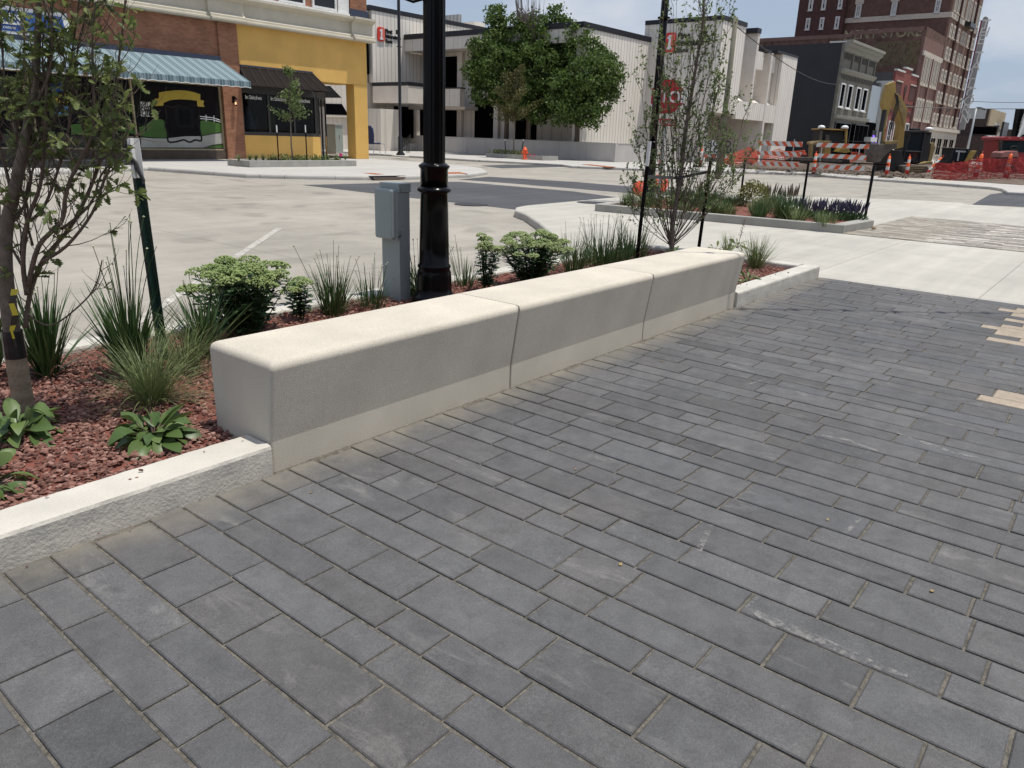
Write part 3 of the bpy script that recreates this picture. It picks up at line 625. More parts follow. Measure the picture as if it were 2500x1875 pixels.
stake('plain black stake standing right behind the many stemmed cherry', b2, tp, .045, 'gloss_black', 0)

# ------------------------------------------------------------------ branching trees
def twig(mb, ml, p, d, L_, r, lv, leafs, lsz, prof, gravity=.0, up=.15, clus=5, lw=.6):
    p = Vector(p); d = Vector(d).normalized(); n = 5; pts = [p.copy()]; 
    for k in range(n): d = (d + rvec() * .16 + ZA * up).normalized(); p = p + d * (L_ / n); pts.append(p.copy())
    mb.tube(pts, [r * (1 - .75 * k / n) for k in range(n + 1)], 5 if r > .004 else 3, cap=False)
    if lv > 0:
        for k in range(rnd.choice((2, 3))):
            q = rnd.randint(1, n); dd = (pts[q] - pts[q - 1]).normalized(); sd = (dd + rvec() * .8).normalized()
            twig(mb, ml, pts[q], sd, L_ * rnd.uniform(.4, .7), r * .6, lv - 1, leafs, lsz, prof, gravity, up, clus, lw)
    for k in range(1, n + 1):
        if rnd.random() < leafs * (1.6 if k == n else .7):
            for _ in range(rnd.randint(2, clus)):
                v = (d * .6 + rvec()).normalized(); leaf(ml, pts[k], v, ZA + rvec() * .7, lsz * rnd.uniform(.55, 1.15), lsz * lw * rnd.uniform(.8, 1.2), .2, prof, .2)
def polystem(mb, pts, r0, r1, seg=7):
    n = len(pts); out = []
    P = [Vector(p) for p in pts]
    for i in range(n - 1):                       # Catmull-Rom through the points
        a, b, c, d = P[max(i - 1, 0)], P[i], P[i + 1], P[min(i + 2, n - 1)]
        for k in range(4):
            t = k / 4; out.append(.5 * ((2 * b) + (c - a) * t + (2 * a - 5 * b + 4 * c - d) * t * t + (3 * b - a - 3 * c + d) * t ** 3))
    out.append(P[-1]); m = len(out); mb.tube(out, [r0 + (r1 - r0) * k / (m - 1) for k in range(m)], seg, cap=True); return out
# oak at the left
ob = BG(62, 1015); T = thing('young_oak_tree', ob, 'young oak with a burlap wrapped trunk and lobed leaves at the left edge', 'tree')
OB = lambda x, y, dd=0.: ZP(x, y, ob) + FWD * dd
mt, ml = MB(), MB()
trunk = [(62, 1020), (48, 930), (32, 830), (20, 740), (12, 650), (15, 560), (32, 480), (50, 400), (70, 300), (85, 200), (92, 90), (97, -40), (103, -240)]
mb = MB(); tr = polystem(mb, [OB(*p) for p in trunk], .047, .008, 12); mb.build('trunk', 'bark_grey', T, smooth=True)
def sleeve(a, b, name, m, r0, r1, nn=7, wob=.0015):
    mb = MB(); pp = [OB(*trunk[0]).lerp(OB(*trunk[0]), 0)]; pts = []
    for k in range(nn + 1):
        y = a + (b - a) * k / nn
        for i in range(len(trunk) - 1):
            if trunk[i][1] >= y >= trunk[i + 1][1]: t = (trunk[i][1] - y) / (trunk[i][1] - trunk[i + 1][1]); x = trunk[i][0] + (trunk[i + 1][0] - trunk[i][0]) * t
        pts.append(OB(x, y))
    mb.tube(pts, [r0 + (r1 - r0) * k / nn + (wob if k % 2 else -wob) for k in range(nn + 1)], 14, cap=False); mb.build(name, m, T)
sleeve(1014, 868, 'burlap_wrap', 'wrap', .0505, .0475, 9); sleeve(872, 806, 'black_tape', 'tape_black', .051, .0475, 4, .0006)
mains = [  # px polylines with depth offset
 [(62, 800), (66, 720), (90, 640), (150, 560), (190, 470), (215, 380), (235, 250), (245, 120), (250, 0), (250, -120)],
 [(66, 720), (60, 640), (75, 540), (110, 450), (125, 330), (135, 200), (150, 80), (160, -60)],
 [(68, 700), (100, 600), (160, 540), (175, 480), (200, 420), (250, 330), (260, 250), (262, 120), (275, 20)],
 [(20, 560), (60, 500), (75, 430), (50, 340), (20, 250), (5, 120), (0, 0)],
 [(30, 480), (10, 400), (-20, 300), (-40, 150), (-60, 0)],
 [(100, 640), (165, 600), (230, 520), (262, 440), (280, 400), (290, 330), (286, 250)],
 [(75, 540), (110, 500), (140, 420), (165, 330), (175, 230), (190, 120), (215, 20), (235, -60)],
 [(50, 400), (90, 350), (130, 300), (165, 190), (185, 60), (200, -60)],
 [(45, 420), (30, 300), (35, 180), (25, 60), (10, -60)],
 [(60, 660), (20, 590), (-20, 500), (-50, 380)],
 [(58, 760), (110, 800), (180, 745), (200, 700), (200, 650)],
 [(70, 300), (110, 240), (150, 170), (165, 60), (130, -40)],
 [(80, 600), (60, 500), (90, 380), (110, 260), (105, 120), (120, -20)],
 [(62, 690), (40, 600), (45, 520), (10, 440), (-10, 330)],
 [(150, 560), (215, 500), (236, 430), (270, 380), (300, 300)],
 [(215, 380), (190, 300), (170, 240), (140, 130)]]
mb2 = MB()
for i, pl in enumerate(mains):
    o0 = rnd.uniform(-.25, .25); k = len(pl); r0 = .0125 if i < 3 else rnd.uniform(.0055, .009)
    if i == 10: r0 = .005
    pts = polystem(mb2, [OB(x, y, o0 * (j / k)) for j, (x, y) in enumerate(pl)], r0, .003, 7)
    n = len(pts)
    for j in range(3, n):
        if rnd.random() < (.95 if i != 10 else .2):
            d = (pts[j] - pts[j - 1]).normalized(); y_ = pts[j].z
            lf = .12 if y_ > 1.2 else .08
            twig(mb2, ml, pts[j], (d * .6 + rvec() * .9 + ZA * .35), rnd.uniform(.10, .32), .0032, 1, lf, .064, OAK, up=.2, clus=5, lw=.55)
mb2.build('branches', 'bark', T, smooth=True); ml.build('leaves', 'leaf_oak', T)
# yellow and black ribbon on the oak, strap to the stake
mb = MB(); pts = [OB(56, 700, -.06), OB(52, 730, -.07), OB(60, 765, -.07), OB(50, 800, -.065), OB(58, 840, -.06)]
for k in range(4):
    a, b_ = pts[k], pts[k + 1]; wd = RGT * (.018 if k < 3 else .008); mb.face([a - wd, a + wd * (.4 if k % 2 else 1), b_ + wd * (1 if k % 2 else .5), b_ - wd * .7])
o = mb.build('ribbon_tmp', 'yellow_ribbon'); o.name = 'flagging_ribbon'; s_ = o.modifiers.new('s', 'SOLIDIFY'); s_.thickness = .0012
m_, n_, l_, b_ = newmat('ribbon'); t_ = n_.new('ShaderNodeTexCoord'); w_ = n_.new('ShaderNodeTexWave'); w_.inputs['Scale'].default_value = 6; w_.bands_direction = 'DIAGONAL'
r1 = n_.new('ShaderNodeValToRGB'); r1.color_ramp.interpolation = 'CONSTANT'; r1.color_ramp.elements[0].color = (.02, .02, .01, 1); r1.color_ramp.elements[1].position = .38; r1.color_ramp.elements[1].color = (.55, .47, .03, 1)
l_.new(t_.outputs['Object'], w_.inputs[0]); l_.new(w_.outputs['Fac'], r1.inputs[0]); l_.new(r1.outputs[0], b_.inputs['Base Color']); o.data.materials[0] = m_
tag(o, 'yellow and black striped ribbon hanging from the oak trunk', 'ribbon')
mb = MB(); a0, a1 = OB(-60, 392, -.05), ZP(338, 397, ba); pts = [a0.lerp(a1, k / 10) + ZA * (-.012 * math.sin(k / 10 * 3.14)) for k in range(11)]
for k in range(10):
    u0 = .026 * (1 - .55 * k / 10); u1 = .026 * (1 - .55 * (k + 1) / 10); a, b_ = pts[k], pts[k + 1]; mb.hexa([a - ZA * u0, b_ - ZA * u1, b_ + ZA * u1, a + ZA * u0], [p + FWD * .008 for p in (a - ZA * u0, b_ - ZA * u1, b_ + ZA * u1, a + ZA * u0)])
tag(mb.build('tree_strap', 'strap'), 'wide black webbing strap tying the oak to the green stake', 'strap', 'webbing straps of the young trees')

# many stemmed cherry at the right
cb = BG(1640, 622); T = thing('young_cherry_tree', cb, 'many stemmed young tree with small leaves, in front of the stop sign', 'tree')
CB = lambda x, y, dd=0.: ZP(x, y, cb) + FWD * dd
mt, mb2, ml = MB(), MB(), MB()
tk = polystem(mt, [CB(*p) for p in [(1640, 628), (1641, 560), (1650, 500), (1663, 417), (1672, 328), (1680, 280), (1690, 220), (1701, 150), (1714, 70), (1720, -30), (1722, -120)]], .036, .009, 9); mt.build('trunk', 'bark_grey', T, smooth=True)
LEAFC = ((0, .1), (.3, .8), (.6, 1), (.85, .6), (1, .04))
ends = [(1548, 420), (1560, 360), (1575, 300), (1588, 250), (1560, 330), (1600, 200), (1605, 130), (1612, 60), (1640, 20), (1655, 10), (1630, 150), (1690, 100), (1745, 0), (1755, 60), (1775, 20), (1760, 120), (1745, 180), (1770, 200), (1790, 280), (1815, 290), (1780, 330), (1800, 360), (1765, 300), (1735, 250), (1720, 300), (1700, 330), (1620, 330), (1640, 300), (1600, 400), (1800, 420), (1585, 460), (1655, 60), (1735, 60), (1625, 100)]
for i, (ex, ey) in enumerate(ends + [(1535, 470), (1550, 520), (1570, 200), (1830, 330), (1825, 380), (1790, 240), (1700, 400), (1760, 380), (1600, 480)]):
    dd = rnd.uniform(-.35, .35)
    if ey > 240 or i % 3 == 0: sx, sy = 1640 + rnd.uniform(-6, 6), 600
    else: j = rnd.uniform(420, 520); sx, sy = 1650 + (520 - j) * .09, j
    hx = (ex - sx); mid = [(sx, sy), (sx + hx * .30, sy - (sy - ey) * .22), (sx + hx * .68, sy - (sy - ey) * .55), (sx + hx * .92, sy - (sy - ey) * .8), (ex, ey)]
    pts = polystem(mb2, [CB(x, y, dd * q / 4) for q, (x, y) in enumerate(mid)], rnd.uniform(.0045, .008), .0022, 6)
    for j in range(4, len(pts)):
        if rnd.random() < .68:
            d = (pts[j] - pts[j - 1]).normalized(); twig(mb2, ml, pts[j], (d * .9 + rvec() * .8 + ZA * .3), rnd.uniform(.12, .32), .0035, 1, .5 if j > 6 else .25, .040, LEAFC, up=.15, clus=3, lw=.6)
for j in range(8, len(tk)):
    for _ in range(2):
        d = (tk[j] - tk[j - 1]).normalized(); twig(mb2, ml, tk[j], (d * .7 + rvec() * .8 + ZA * .3), rnd.uniform(.2, .5), .005, 1, .5, .042, LEAFC, up=.2, clus=4, lw=.55)
mb2.build('branches', 'bark', T, smooth=True); ml.build('leaves', 'leaf_cherry', T)
mb = MB(); P3 = [ZP(1583, 431, bb), CB(1650, 434, -.05), CB(1663, 432, -.05), ZP(1733, 419, b2)]
for k in range(3):
    a, b_ = P3[k], P3[k + 1]; u = ZA * .018; mb.hexa([a - u, b_ - u, b_ + u, a + u], [p + FWD * .006 for p in (a - u, b_ - u, b_ + u, a + u)])
tag(mb.build('tree_strap', 'strap'), 'grey webbing strap tying the many stemmed tree to its two black stakes', 'strap', 'webbing straps of the young trees')

# ------------------------------------------------------------------ big lamp post, pedestal
def lamppost(label, base, prof, arms=None, name='lamp_post', z0=0, shaft=None, flute=False):
    base = Vector(base); T = thing(name, base, label, 'lamp post', 'black street lamp posts')
    return T
lp = G(1060, 738, .08); Z = lambda y: ZP(1060, y, lp).z
T = thing('lamp_post', lp, 'glossy black lamp post with a flared base, right behind the bench', 'lamp post', 'black street lamp posts')
mb = MB(); zz = [(.20, .08), (.20, Z(722)), (.185, Z(718)), (.16, Z(712)), (.158, Z(700)), (.155, Z(672)), (.150, Z(662)), (.140, Z(655)), (.146, Z(652)), (.150, Z(649)), (.146, Z(646)), (.134, Z(643)), (.131, Z(600)), (.124, Z(520)), (.120, Z(474)), (.128, Z(470)), (.146, Z(467)), (.149, Z(464)), (.146, Z(461)), (.130, Z(458)), (.122, Z(455))]
mb.lathe(lp.to_2d().to_3d(), zz, 40); mb.build('base', 'gloss_black', T, smooth=True, bevel=0)
mb = MB(); mb.lathe(lp.to_2d().to_3d(), [(.1205, Z(455)), (.119, Z(413)), (.128, Z(410)), (.134, Z(407)), (.134, Z(404)), (.124, Z(402)), (.110, Z(399)), (.101, Z(397))], 40); mb.build('collar', 'gloss_black', T, smooth=True)
mb = MB(); rr = []
ring = [(.098 + .0 * k) for k in range(48)]
i0 = 0; prev = None
for zv, sc in ((Z(399), 1.), (1.8, .995), (2.6, .97), (4.8, .8)):
    i = len(mb.v)
    for q in range(64): an = 2 * math.pi * q / 64; r = (.0935 if q % 4 < 2 else .0905) * sc; mb.v.append(Vector((lp.x + math.cos(an) * r, lp.y + math.sin(an) * r, zv)))
    if prev is not None:
        for q in range(64): q2 = (q + 1) % 64; mb.f.append((prev + q, prev + q2, i + q2, i + q))
    prev = i
mb.build('shaft', 'gloss_black', T)
mb = MB(); c = Vector((lp.x, lp.y, 0)); zt = ZP(1040, 2, lp).z
mb.tube([c + ZA * (zt + .02), c - RGT * .10 + ZA * (zt + .01), c - RGT * .17 + ZA * (zt - .01), c - RGT * .24 + ZA * (zt + .01), c - RGT * .30 + ZA * (zt + .12)], .012, 8); mb.build('scroll_arm', 'gloss_black', T, smooth=True)
mb = MB(); mb.lathe(c, [(.12, 4.8), (.16, 4.9), (.20, 5.3), (.22, 5.5), (.05, 5.7), (.02, 5.85)], 24); mb.build('lantern', 'gloss_black', T, smooth=True)
# meter pedestal
pc = G(1000, 765, MZ); X0, Y0 = pc.x, pc.y
X0, Y0 = 4.86, 5.0; sc = 1.0
pp = WY(600 + 1305 / 3.456, 400 + 1180 / 3.456, 5.0); X0 = pp.x; zt = WY(600 + 1290 / 3.456, 400 + 168 / 3.456, 5.0).z
T = thing('meter_pedestal', (X0, Y0, 0), 'blue grey steel meter pedestal left of the big lamp post, behind the bench', 'utility pedestal')
A_, B_ = .128, .235
mb = MB(); mb.box(X0, X0 + A_, Y0, Y0 + B_, .0, zt - .075); mb.build('post', 'box_grey', T, bevel=.004)
mb = MB(); mb.box(X0 - .008, X0 + A_ + .008, Y0 - .008, Y0 + B_ + .008, zt - .074, zt); mb.build('cap', 'box_grey', T, bevel=.004)
z1 = WY(600 + 1290 / 3.456, 400 + 215 / 3.456, 5.0).z; z0 = WY(600 + 1290 / 3.456, 400 + 640 / 3.456, 5.0).z
mb = MB(); mb.box(X0 - .075, X0 - .001, Y0 + .010, Y0 + B_ + .012, z0, z1); cv = mb.build('cover', 'box_grey', T, bevel=.022, seg=4); 
mb = MB(); mb.box(X0 - .032, X0 - .002, Y0 - .004, Y0 + B_ + .018, z0 - .006, z1 - .02); mb.build('flange', 'box_grey', T, bevel=.003)
mb = MB(); mb.box(X0 - .03, X0 + .012, Y0 - .018, Y0 - .006, z0 + .03, z0 + .042); mb.build('latch', 'steel', T)
for a_, b_, rr_ in (((X0 - .01, Y0 - .012, z0 + .07), (X0 - .01, Y0 - .025, z0 + .07), .01), ((X0 + .012, Y0 - .002, z0 - .05), (X0 + .012, Y0 - .012, z0 - .05), .006), ((X0 + .01, Y0 - .010, zt - .03), (X0 + .01, Y0 - .018, zt - .03), .006), ((X0 + .01, Y0 - .010, zt - .055), (X0 + .01, Y0 - .018, zt - .055), .006)): mb = MB(); mb.tube([a_, b_], rr_, 8); mb.build('screw', 'steel', T)
# ------------------------------------------------------------------ buildings: helpers
mat('cream_trim', (.52, .48, .385), .8, .07, 2, .15, 20, fine=.05, fscale=60)
mat('yellow_stucco', (.66, .405, .115), .85, .10, .8, .35, 50, fine=.06, fscale=90)
mat('dark_blue_paint', (.035, .045, .075), .5, .1, 4)
mat('bronze_frame', (.035, .032, .03), .45, .1, 6)
mat('tan_frame', (.42, .35, .22), .5, .1, 6)
mat('black_awning', (.016, .0125, .011), .7, .12, 3, spec=.08)
mat('brown_stone', (.10, .072, .055), .7, .2, 3)
glassmat('shop_glass'); glassmat('dark_glass', (.012, .013, .015), .06)
brickmat('brick_orange', (.36, .165, .095), (.26, .115, .065), (.20, .15, .12), var=.2)
def mwin(parent, o, r, u, w, h, fm='white_paint', gm='dark_glass', fw=.07, nx=1, ny=1, d=.06, name='window', lab=None, bar=.03, pane=True, sill=None):
    """framed window standing proud of a facade; o = lower left, n = outward"""
    o, r, u = Vector(o), Vector(r), Vector(u); n = r.cross(u); mb = MB()
    mb.obox(o, r, u, n, fw, h, d); mb.obox(o + r * (w - fw), r, u, n, fw, h, d)
    mb.obox(o + r * fw, r, u, n, w - 2 * fw, fw, d); mb.obox(o + r * fw + u * (h - fw), r, u, n, w - 2 * fw, fw, d)
    for k in range(1, nx): mb.obox(o + r * (fw + (w - 2 * fw) * k / nx - bar / 2) + u * fw, r, u, n, bar, h - 2 * fw, d * .8)
    for k in range(1, ny): mb.obox(o + r * fw + u * (h * k / ny - bar / 2), r, u, n, w - 2 * fw, bar, d * .7)
    if sill: mb.obox(o - r * .06 - u * .09 , r, u, n, w + .12, .088, sill)
    f = mb.build(name, fm, parent); 
    if lab: f['label'] = lab
    if pane:
        mp_ = MB(); mp_.obox(o + r * (fw + .001) + u * (fw + .001) , r, u, n, w - 2 * fw - .002, h - 2 * fw - .002, d * .3); mp_.build('pane', gm, f)
    return f
def fbox(parent, name, m, x0, x1, y0, y1, z0, z1, **k): mb = MB(); mb.box(x0, x1, y0, y1, z0, z1); return mb.build(name, m, parent, **k)
def extr(parent, name, m, prof, x0, x1, ax='x', **k):
    """profile [(out, z)] measured outward from plane, extruded along x (facing -Y) at plane y"""
    mb = MB(); mb.prism([(x0, y, z) for y, z in prof], (x1 - x0, 0, 0)); return mb.build(name, m, parent, **k)
FY = 34.2
# ------------------------------------------------------------------ corner shop building (brick part + yellow corner)
SB = thing('shop_building', (20, 36, 0), 'two storey corner shop building, brown brick with a yellow stucco corner unit and cream cornice', 'building')
fbox(SB, 'brick_wall', 'brick_orange', -25, 20.36, FY, FY + .3, 3.32, 6.0)
fbox(SB, 'brick_pier', 'brick_orange', 20.36, 21.32, FY - .10, FY + .35, 0, 6.0)
fbox(SB, 'bulkhead', 'brown_stone', -25, 20.358, FY + .02, FY + .28, 0, .40)
fbox(SB, 'side_wall', 'brick_orange', -25, 27.0, FY + 6.2, 48, 0, 12.5)
fbox(SB, 'upper_wall', 'brick_orange', -25, 29.1, FY + .05, FY + 2.8, 6.002, 12.5)
# shop front glazing of the brick part
win = MB(); zs = .40
for x0, x1 in ((-25, -8), (-8, 2), (2, 8), (8, 12.22), (12.3, 16.17), (16.25, 20.30)): win.box(x0 + .02, x1 - .02, FY + .16, FY + .19, zs + .06, 3.3)
W1 = win.build('shop_window', 'shop_glass', SB)
fr = MB(); fr.box(-25, 20.355, FY + .10, FY + .24, zs + .001, zs + .065); fr.box(-25, 20.355, FY + .10, FY + .24, 3.24, 3.315)
for x in (-8, 2, 8, 12.26, 16.21, 20.31): fr.box(x - .035, x + .035, FY + .08, FY + .25, zs + .067, 3.238)
fr.build('frame', 'tan_frame', W1)
fbox(SB, 'shop_interior', 'dark_blue_paint', -25, 20.3, FY + .4, FY + .5, 0, 3.3)
# painted scene on the glass
mat('paint_green', (.06, .145, .025), .6, .15, 2); mat('paint_yellow', (.5, .37, .05), .6, .08, 3); mat('paint_black', (.006, .006, .006), .6, 0, 3)
mat('paint_road', (.42, .41, .37), .7, .15, 2); mat('paint_white', (.8, .8, .77), .6, .05, 3); mat('paint_blue', (.02, .06, .22), .6, .1, 3); mat('paint_lightblue', (.10, .27, .5), .6, .1, 3); mat('paint_darkgreen', (.012, .04, .012), .6, .2, 2); mat('paint_stalk', (.09, .15, .035), .6, .2, 5)
GY = FY + .157
def decal(name, m, pts, zoomf=None, lay=0, t=.0025):
    zf = zoomf or ze; y = GY - .003 - lay * .0035; q = [WY(*zf(*p), y) for p in pts]; mb = MB(); mb.prism([Vector((p.x, y, p.z)) for p in q], (0, -t, 0)); return mb.build(name, m, W1)
def curve(pts, n=6):
    out = []; m_ = len(pts)
    for i in range(m_ - 1):
        a, b_, c, d = [Vector((*pts[k], 0)) for k in (max(i - 1, 0), i, i + 1, min(i + 2, m_ - 1))]
        for k in range(n): t = k / n; v = .5 * ((2 * b_) + (c - a) * t + (2 * a - 5 * b_ + 4 * c - d) * t * t + (3 * b_ - a - 3 * c + d) * t ** 3); out.append((v.x, v.y))
    out.append(pts[-1]); return out
decal('painted_hill', 'paint_green', curve([(1170, 1075), (1230, 1050), (1290, 1010), (1340, 1003), (1390, 1030), (1420, 1160)]) + [(1340, 1162), (1250, 1158), (1185, 1150)])
decal('painted_hill', 'paint_green', curve([(1690, 1020), (1740, 1015), (1800, 1030), (1872, 1045)]) + [(1876, 1115), (1780, 1130), (1690, 1145)])
decal('painted_hill', 'paint_green', [(1720, 1247), (1800, 1225), (1885, 1215), (1890, 1248)])
decal('painted_road', 'paint_road', [(1190, 1160), (1300, 1168), (1430, 1165), (1560, 1150), (1690, 1150), (1790, 1130), (1876, 1118), (1884, 1212), (1800, 1222), (1720, 1245), (1190, 1245)])
decal('painted_hill', 'paint_darkgreen', [(870, 1060), (960, 1062), (1060, 1075), (1150, 1100), (1160, 1135), (1050, 1100), (950, 1090), (880, 1100)])
decal('painted_hill', 'paint_green', [(600, 1050), (720, 1040), (870, 1050), (1060, 1075), (1155, 1105), (1160, 1140), (1040, 1110), (900, 1085), (760, 1110), (600, 1140)], lay=1)
ban = curve([(1340, 780), (1420, 768), (1520, 762), (1610, 772), (1690, 795)]) + [(1690, 843), (1722, 850), (1715, 875), (1727, 902), (1665, 898), (1662, 850)] + curve([(1662, 850), (1600, 842), (1520, 838), (1440, 845), (1380, 868)]) + [(1378, 892), (1310, 895), (1325, 862), (1305, 832), (1340, 832)]
decal('painted_banner', 'paint_yellow', ban, lay=1)
def ribbon_decal(name, m, pts, w, closed=False, lay=2, zf=None):
    zf = zf or ze; y = GY - .003 - lay * .0035; c = [WY(*zf(*p), y) for p in pts]; mb = MB(); k = len(c)
    for i in range(k if closed else k - 1):
        a, b_ = c[i], c[(i + 1) % k]; d = (b_ - a).normalized(); s_ = Vector((-d.z, 0, d.x)) * w * .5; e = d * w * .3; mb.prism([a - s_ - e, b_ - s_ + e, b_ + s_ + e, a + s_ - e], (0, -.0025, 0))
    return mb.build(name, m, W1)
fl = curve([(1390, 885), (1450, 905), (1500, 890), (1560, 905), (1610, 890), (1665, 900), (1680, 960), (1665, 1020), (1685, 1090), (1700, 1185), (1650, 1180), (1600, 1200), (1550, 1180), (1490, 1195), (1420, 1195), (1415, 1120), (1395, 1060), (1405, 980), (1390, 885)], 3)
ribbon_decal('painted_frame', 'paint_black', fl, .075)
ribbon_decal('painted_outline', 'paint_black', [(1185, 1152), (1300, 1163), (1420, 1165)], .035); ribbon_decal('painted_outline', 'paint_black', [(1695, 1148), (1790, 1130), (1876, 1115)], .035); ribbon_decal('painted_outline', 'paint_black', [(1720, 1247), (1800, 1224), (1885, 1214)], .035)
for a, b_ in (((1688, 982), (1872, 1018)), ((1690, 1000), (1872, 1034))): ribbon_decal('painted_fence', 'paint_white', [a, ((a[0] + b_[0]) / 2 + 10, (a[1] + b_[1]) / 2 - 8), b_], .035)
for x, y0, y1 in ((1738, 970, 1022), (1805, 977, 1030)): ribbon_decal('painted_fence', 'paint_white', [(x, y0), (x + 2, y1)], .04, lay=3)
def corn(x, y0, y1, s=1):
    ribbon_decal('painted_corn', 'paint_stalk', [(x, y0), (x + 4, y1)], .045, lay=2)
    k = 0; y = y0 + 40
    while y < y1 - 20:
        for sg in (-1, 1): ribbon_decal('painted_corn', 'paint_stalk', [(x, y), (x + sg * 16 * s, y - 18), (x + sg * 30 * s, y - 12), (x + sg * 34 * s, y + 12)], .06, lay=2)
        y += 48; k += 1
for x, a, b_ in ((1060, 860, 1075), (1000, 905, 1080), (900, 880, 1050)): corn(x, a, b_)
decal('painted_ear', 'paint_yellow', [(1050, 860), (1050, 820), (1058, 803), (1068, 825), (1066, 862)], lay=3)
decal('painted_sign', 'paint_white', [(1185, 857), (1262, 864), (1264, 984), (1190, 980)], lay=1); ribbon_decal('painted_sign_post', 'paint_black', [(1226, 982), (1232, 1108)], .07)
mb = MB(); P_ = lambda x, y: Vector((WY(*ze(x, y), GY - .018).x, GY - .018, WY(*ze(x, y), GY - .018).z))
for s_, x, y, sz in (('on', 1200, 886, .26), ('Iowa', 1190, 915, .27), ('Classic', 1190, 936, .21), ('LIII', 1194, 974, .36)): text_mb(mb, s_, P_(x, y), XA, ZA, sz, .002, .9, bold=.006)
mb.build('painted_lettering', 'paint_black', W1)
decal('painted_arrow', 'paint_yellow', [(372, 838), (395, 800), (575, 790), (600, 832), (575, 868), (400, 862)], lay=1); decal('painted_arrow', 'paint_lightblue', [(395, 915), (430, 890), (580, 900), (600, 935), (575, 975), (430, 960)], lay=1); decal('painted_arrow', 'paint_blue', [(420, 700), (560, 690), (580, 735), (560, 775), (430, 770)], lay=1)
mb = MB()
for s_, x, y, sz in (('PRING', 432, 735, .34), ('FLEA', 425, 912, .26), ('MARKET', 438, 952, .27)): text_mb(mb, s_, P_(x, y), XA, ZA, sz, .002, .95, bold=.01)
mb.build('painted_lettering', 'paint_black', W1); mb = MB(); text_mb(mb, 'COUNTRY', P_(412, 855), XA, ZA, .27, .002, .95, bold=.01); mb.build('painted_lettering', 'paint_black', W1)
# awning: striped
def stripemat(name, cols, per, ax=0):
    m, n, l, b = newmat(name); b.inputs['Roughness'].default_value = .85; t = n.new('ShaderNodeTexCoord'); s = n.new('ShaderNodeSeparateXYZ'); l.new(t.outputs['Object'], s.inputs[0])
    a = n.new('ShaderNodeMath'); a.operation = 'ADD'; a.inputs[1].default_value = 100 * per; l.new(s.outputs[ax], a.inputs[0]); d = n.new('ShaderNodeMath'); d.operation = 'MODULO'; d.inputs[1].default_value = per; l.new(a.outputs[0], d.inputs[0])
    e = n.new('ShaderNodeMath'); e.operation = 'DIVIDE'; e.inputs[1].default_value = per; l.new(d.outputs[0], e.inputs[0]); r = n.new('ShaderNodeValToRGB'); r.color_ramp.interpolation = 'CONSTANT'; l.new(e.outputs[0], r.inputs[0])
    for i, (p_, c_) in enumerate(cols):
        q = r.color_ramp.elements[i] if i < 2 else r.color_ramp.elements.new(p_); q.position = p_; q.color = (*c_, 1)
    l.new(r.outputs[0], b.inputs['Base Color']); return m
stripemat('awning_stripe', [(0, (.21, .28, .31)), (.30, (.11, .15, .165)), (.38, (.20, .265, .295)), (.5, (.085, .13, .15)), (.72, (.19, .26, .29)), (.80, (.10, .15, .17))], .46)
def awning(x0, x1):
    yb, zb_, yf, zf = FY - .18, 4.34, 31.8, 3.42; mb = MB()
    mb.hexa([(x0, yb, zb_), (x1, yb, zb_), (x1, yf, zf), (x0, yf, zf)], [(x0, yb, zb_ + .008), (x1, yb, zb_ + .008), (x1, yf, zf + .008), (x0, yf, zf + .008)])
    a = mb.build('awning', 'awning_stripe', SB); mb = MB(); mb.tube([(x0, yf, zf - .03), (x1, yf, zf - .03)], .05, 10); mb.build('front_roll', 'awning_stripe', a)
    mb = MB(); n = int((x1 - x0) / .06); pz = lambda x: zf - .27 + .03 * abs(math.sin((x - x0) * math.pi / .46))
    for i in range(n):
        a0, a1 = x0 + (x1 - x0) * i / n, x0 + (x1 - x0) * (i + 1) / n; mb.hexa([(a0, yf - .05, pz(a0)), (a1, yf - .05, pz(a1)), (a1, yf - .05, zf - .03), (a0, yf - .05, zf - .03)], [(a0, yf - .056, pz(a0)), (a1, yf - .056, pz(a1)), (a1, yf - .056, zf - .03), (a0, yf - .056, zf - .03)])
    mb.build('valance', 'awning_stripe', a)
    mb = MB(); 
    for i in range(n):
        a0, a1 = x0 + (x1 - x0) * i / n, x0 + (x1 - x0) * (i + 1) / n; mb.hexa([(a0, yf - .058, pz(a0) - .012), (a1, yf - .058, pz(a1) - .012), (a1, yf - .058, pz(a1) + .014), (a0, yf - .058, pz(a0) + .014)], [(a0, yf - .066, pz(a0) - .012), (a1, yf - .066, pz(a1) - .012), (a1, yf - .066, pz(a1) + .014), (a0, yf - .066, pz(a0) + .014)])
    mb.build('piping', 'white_paint', a)
    mb = MB(); mb.tube([(x0 + .05, yb, zb_ - .1), (x0 + .05, yf + .1, zf - .08)], .03, 6); mb.tube([(x1 - .05, yb, zb_ - .1), (x1 - .05, yf + .1, zf - .08)], .03, 6); mb.build('arms', 'paint_black', a)
awning(-2, 13.28); awning(13.42, 20.34)
fbox(SB, 'awning_box', 'dark_blue_paint', -2, 20.33, FY - .22, FY - .002, 4.30, 4.52)
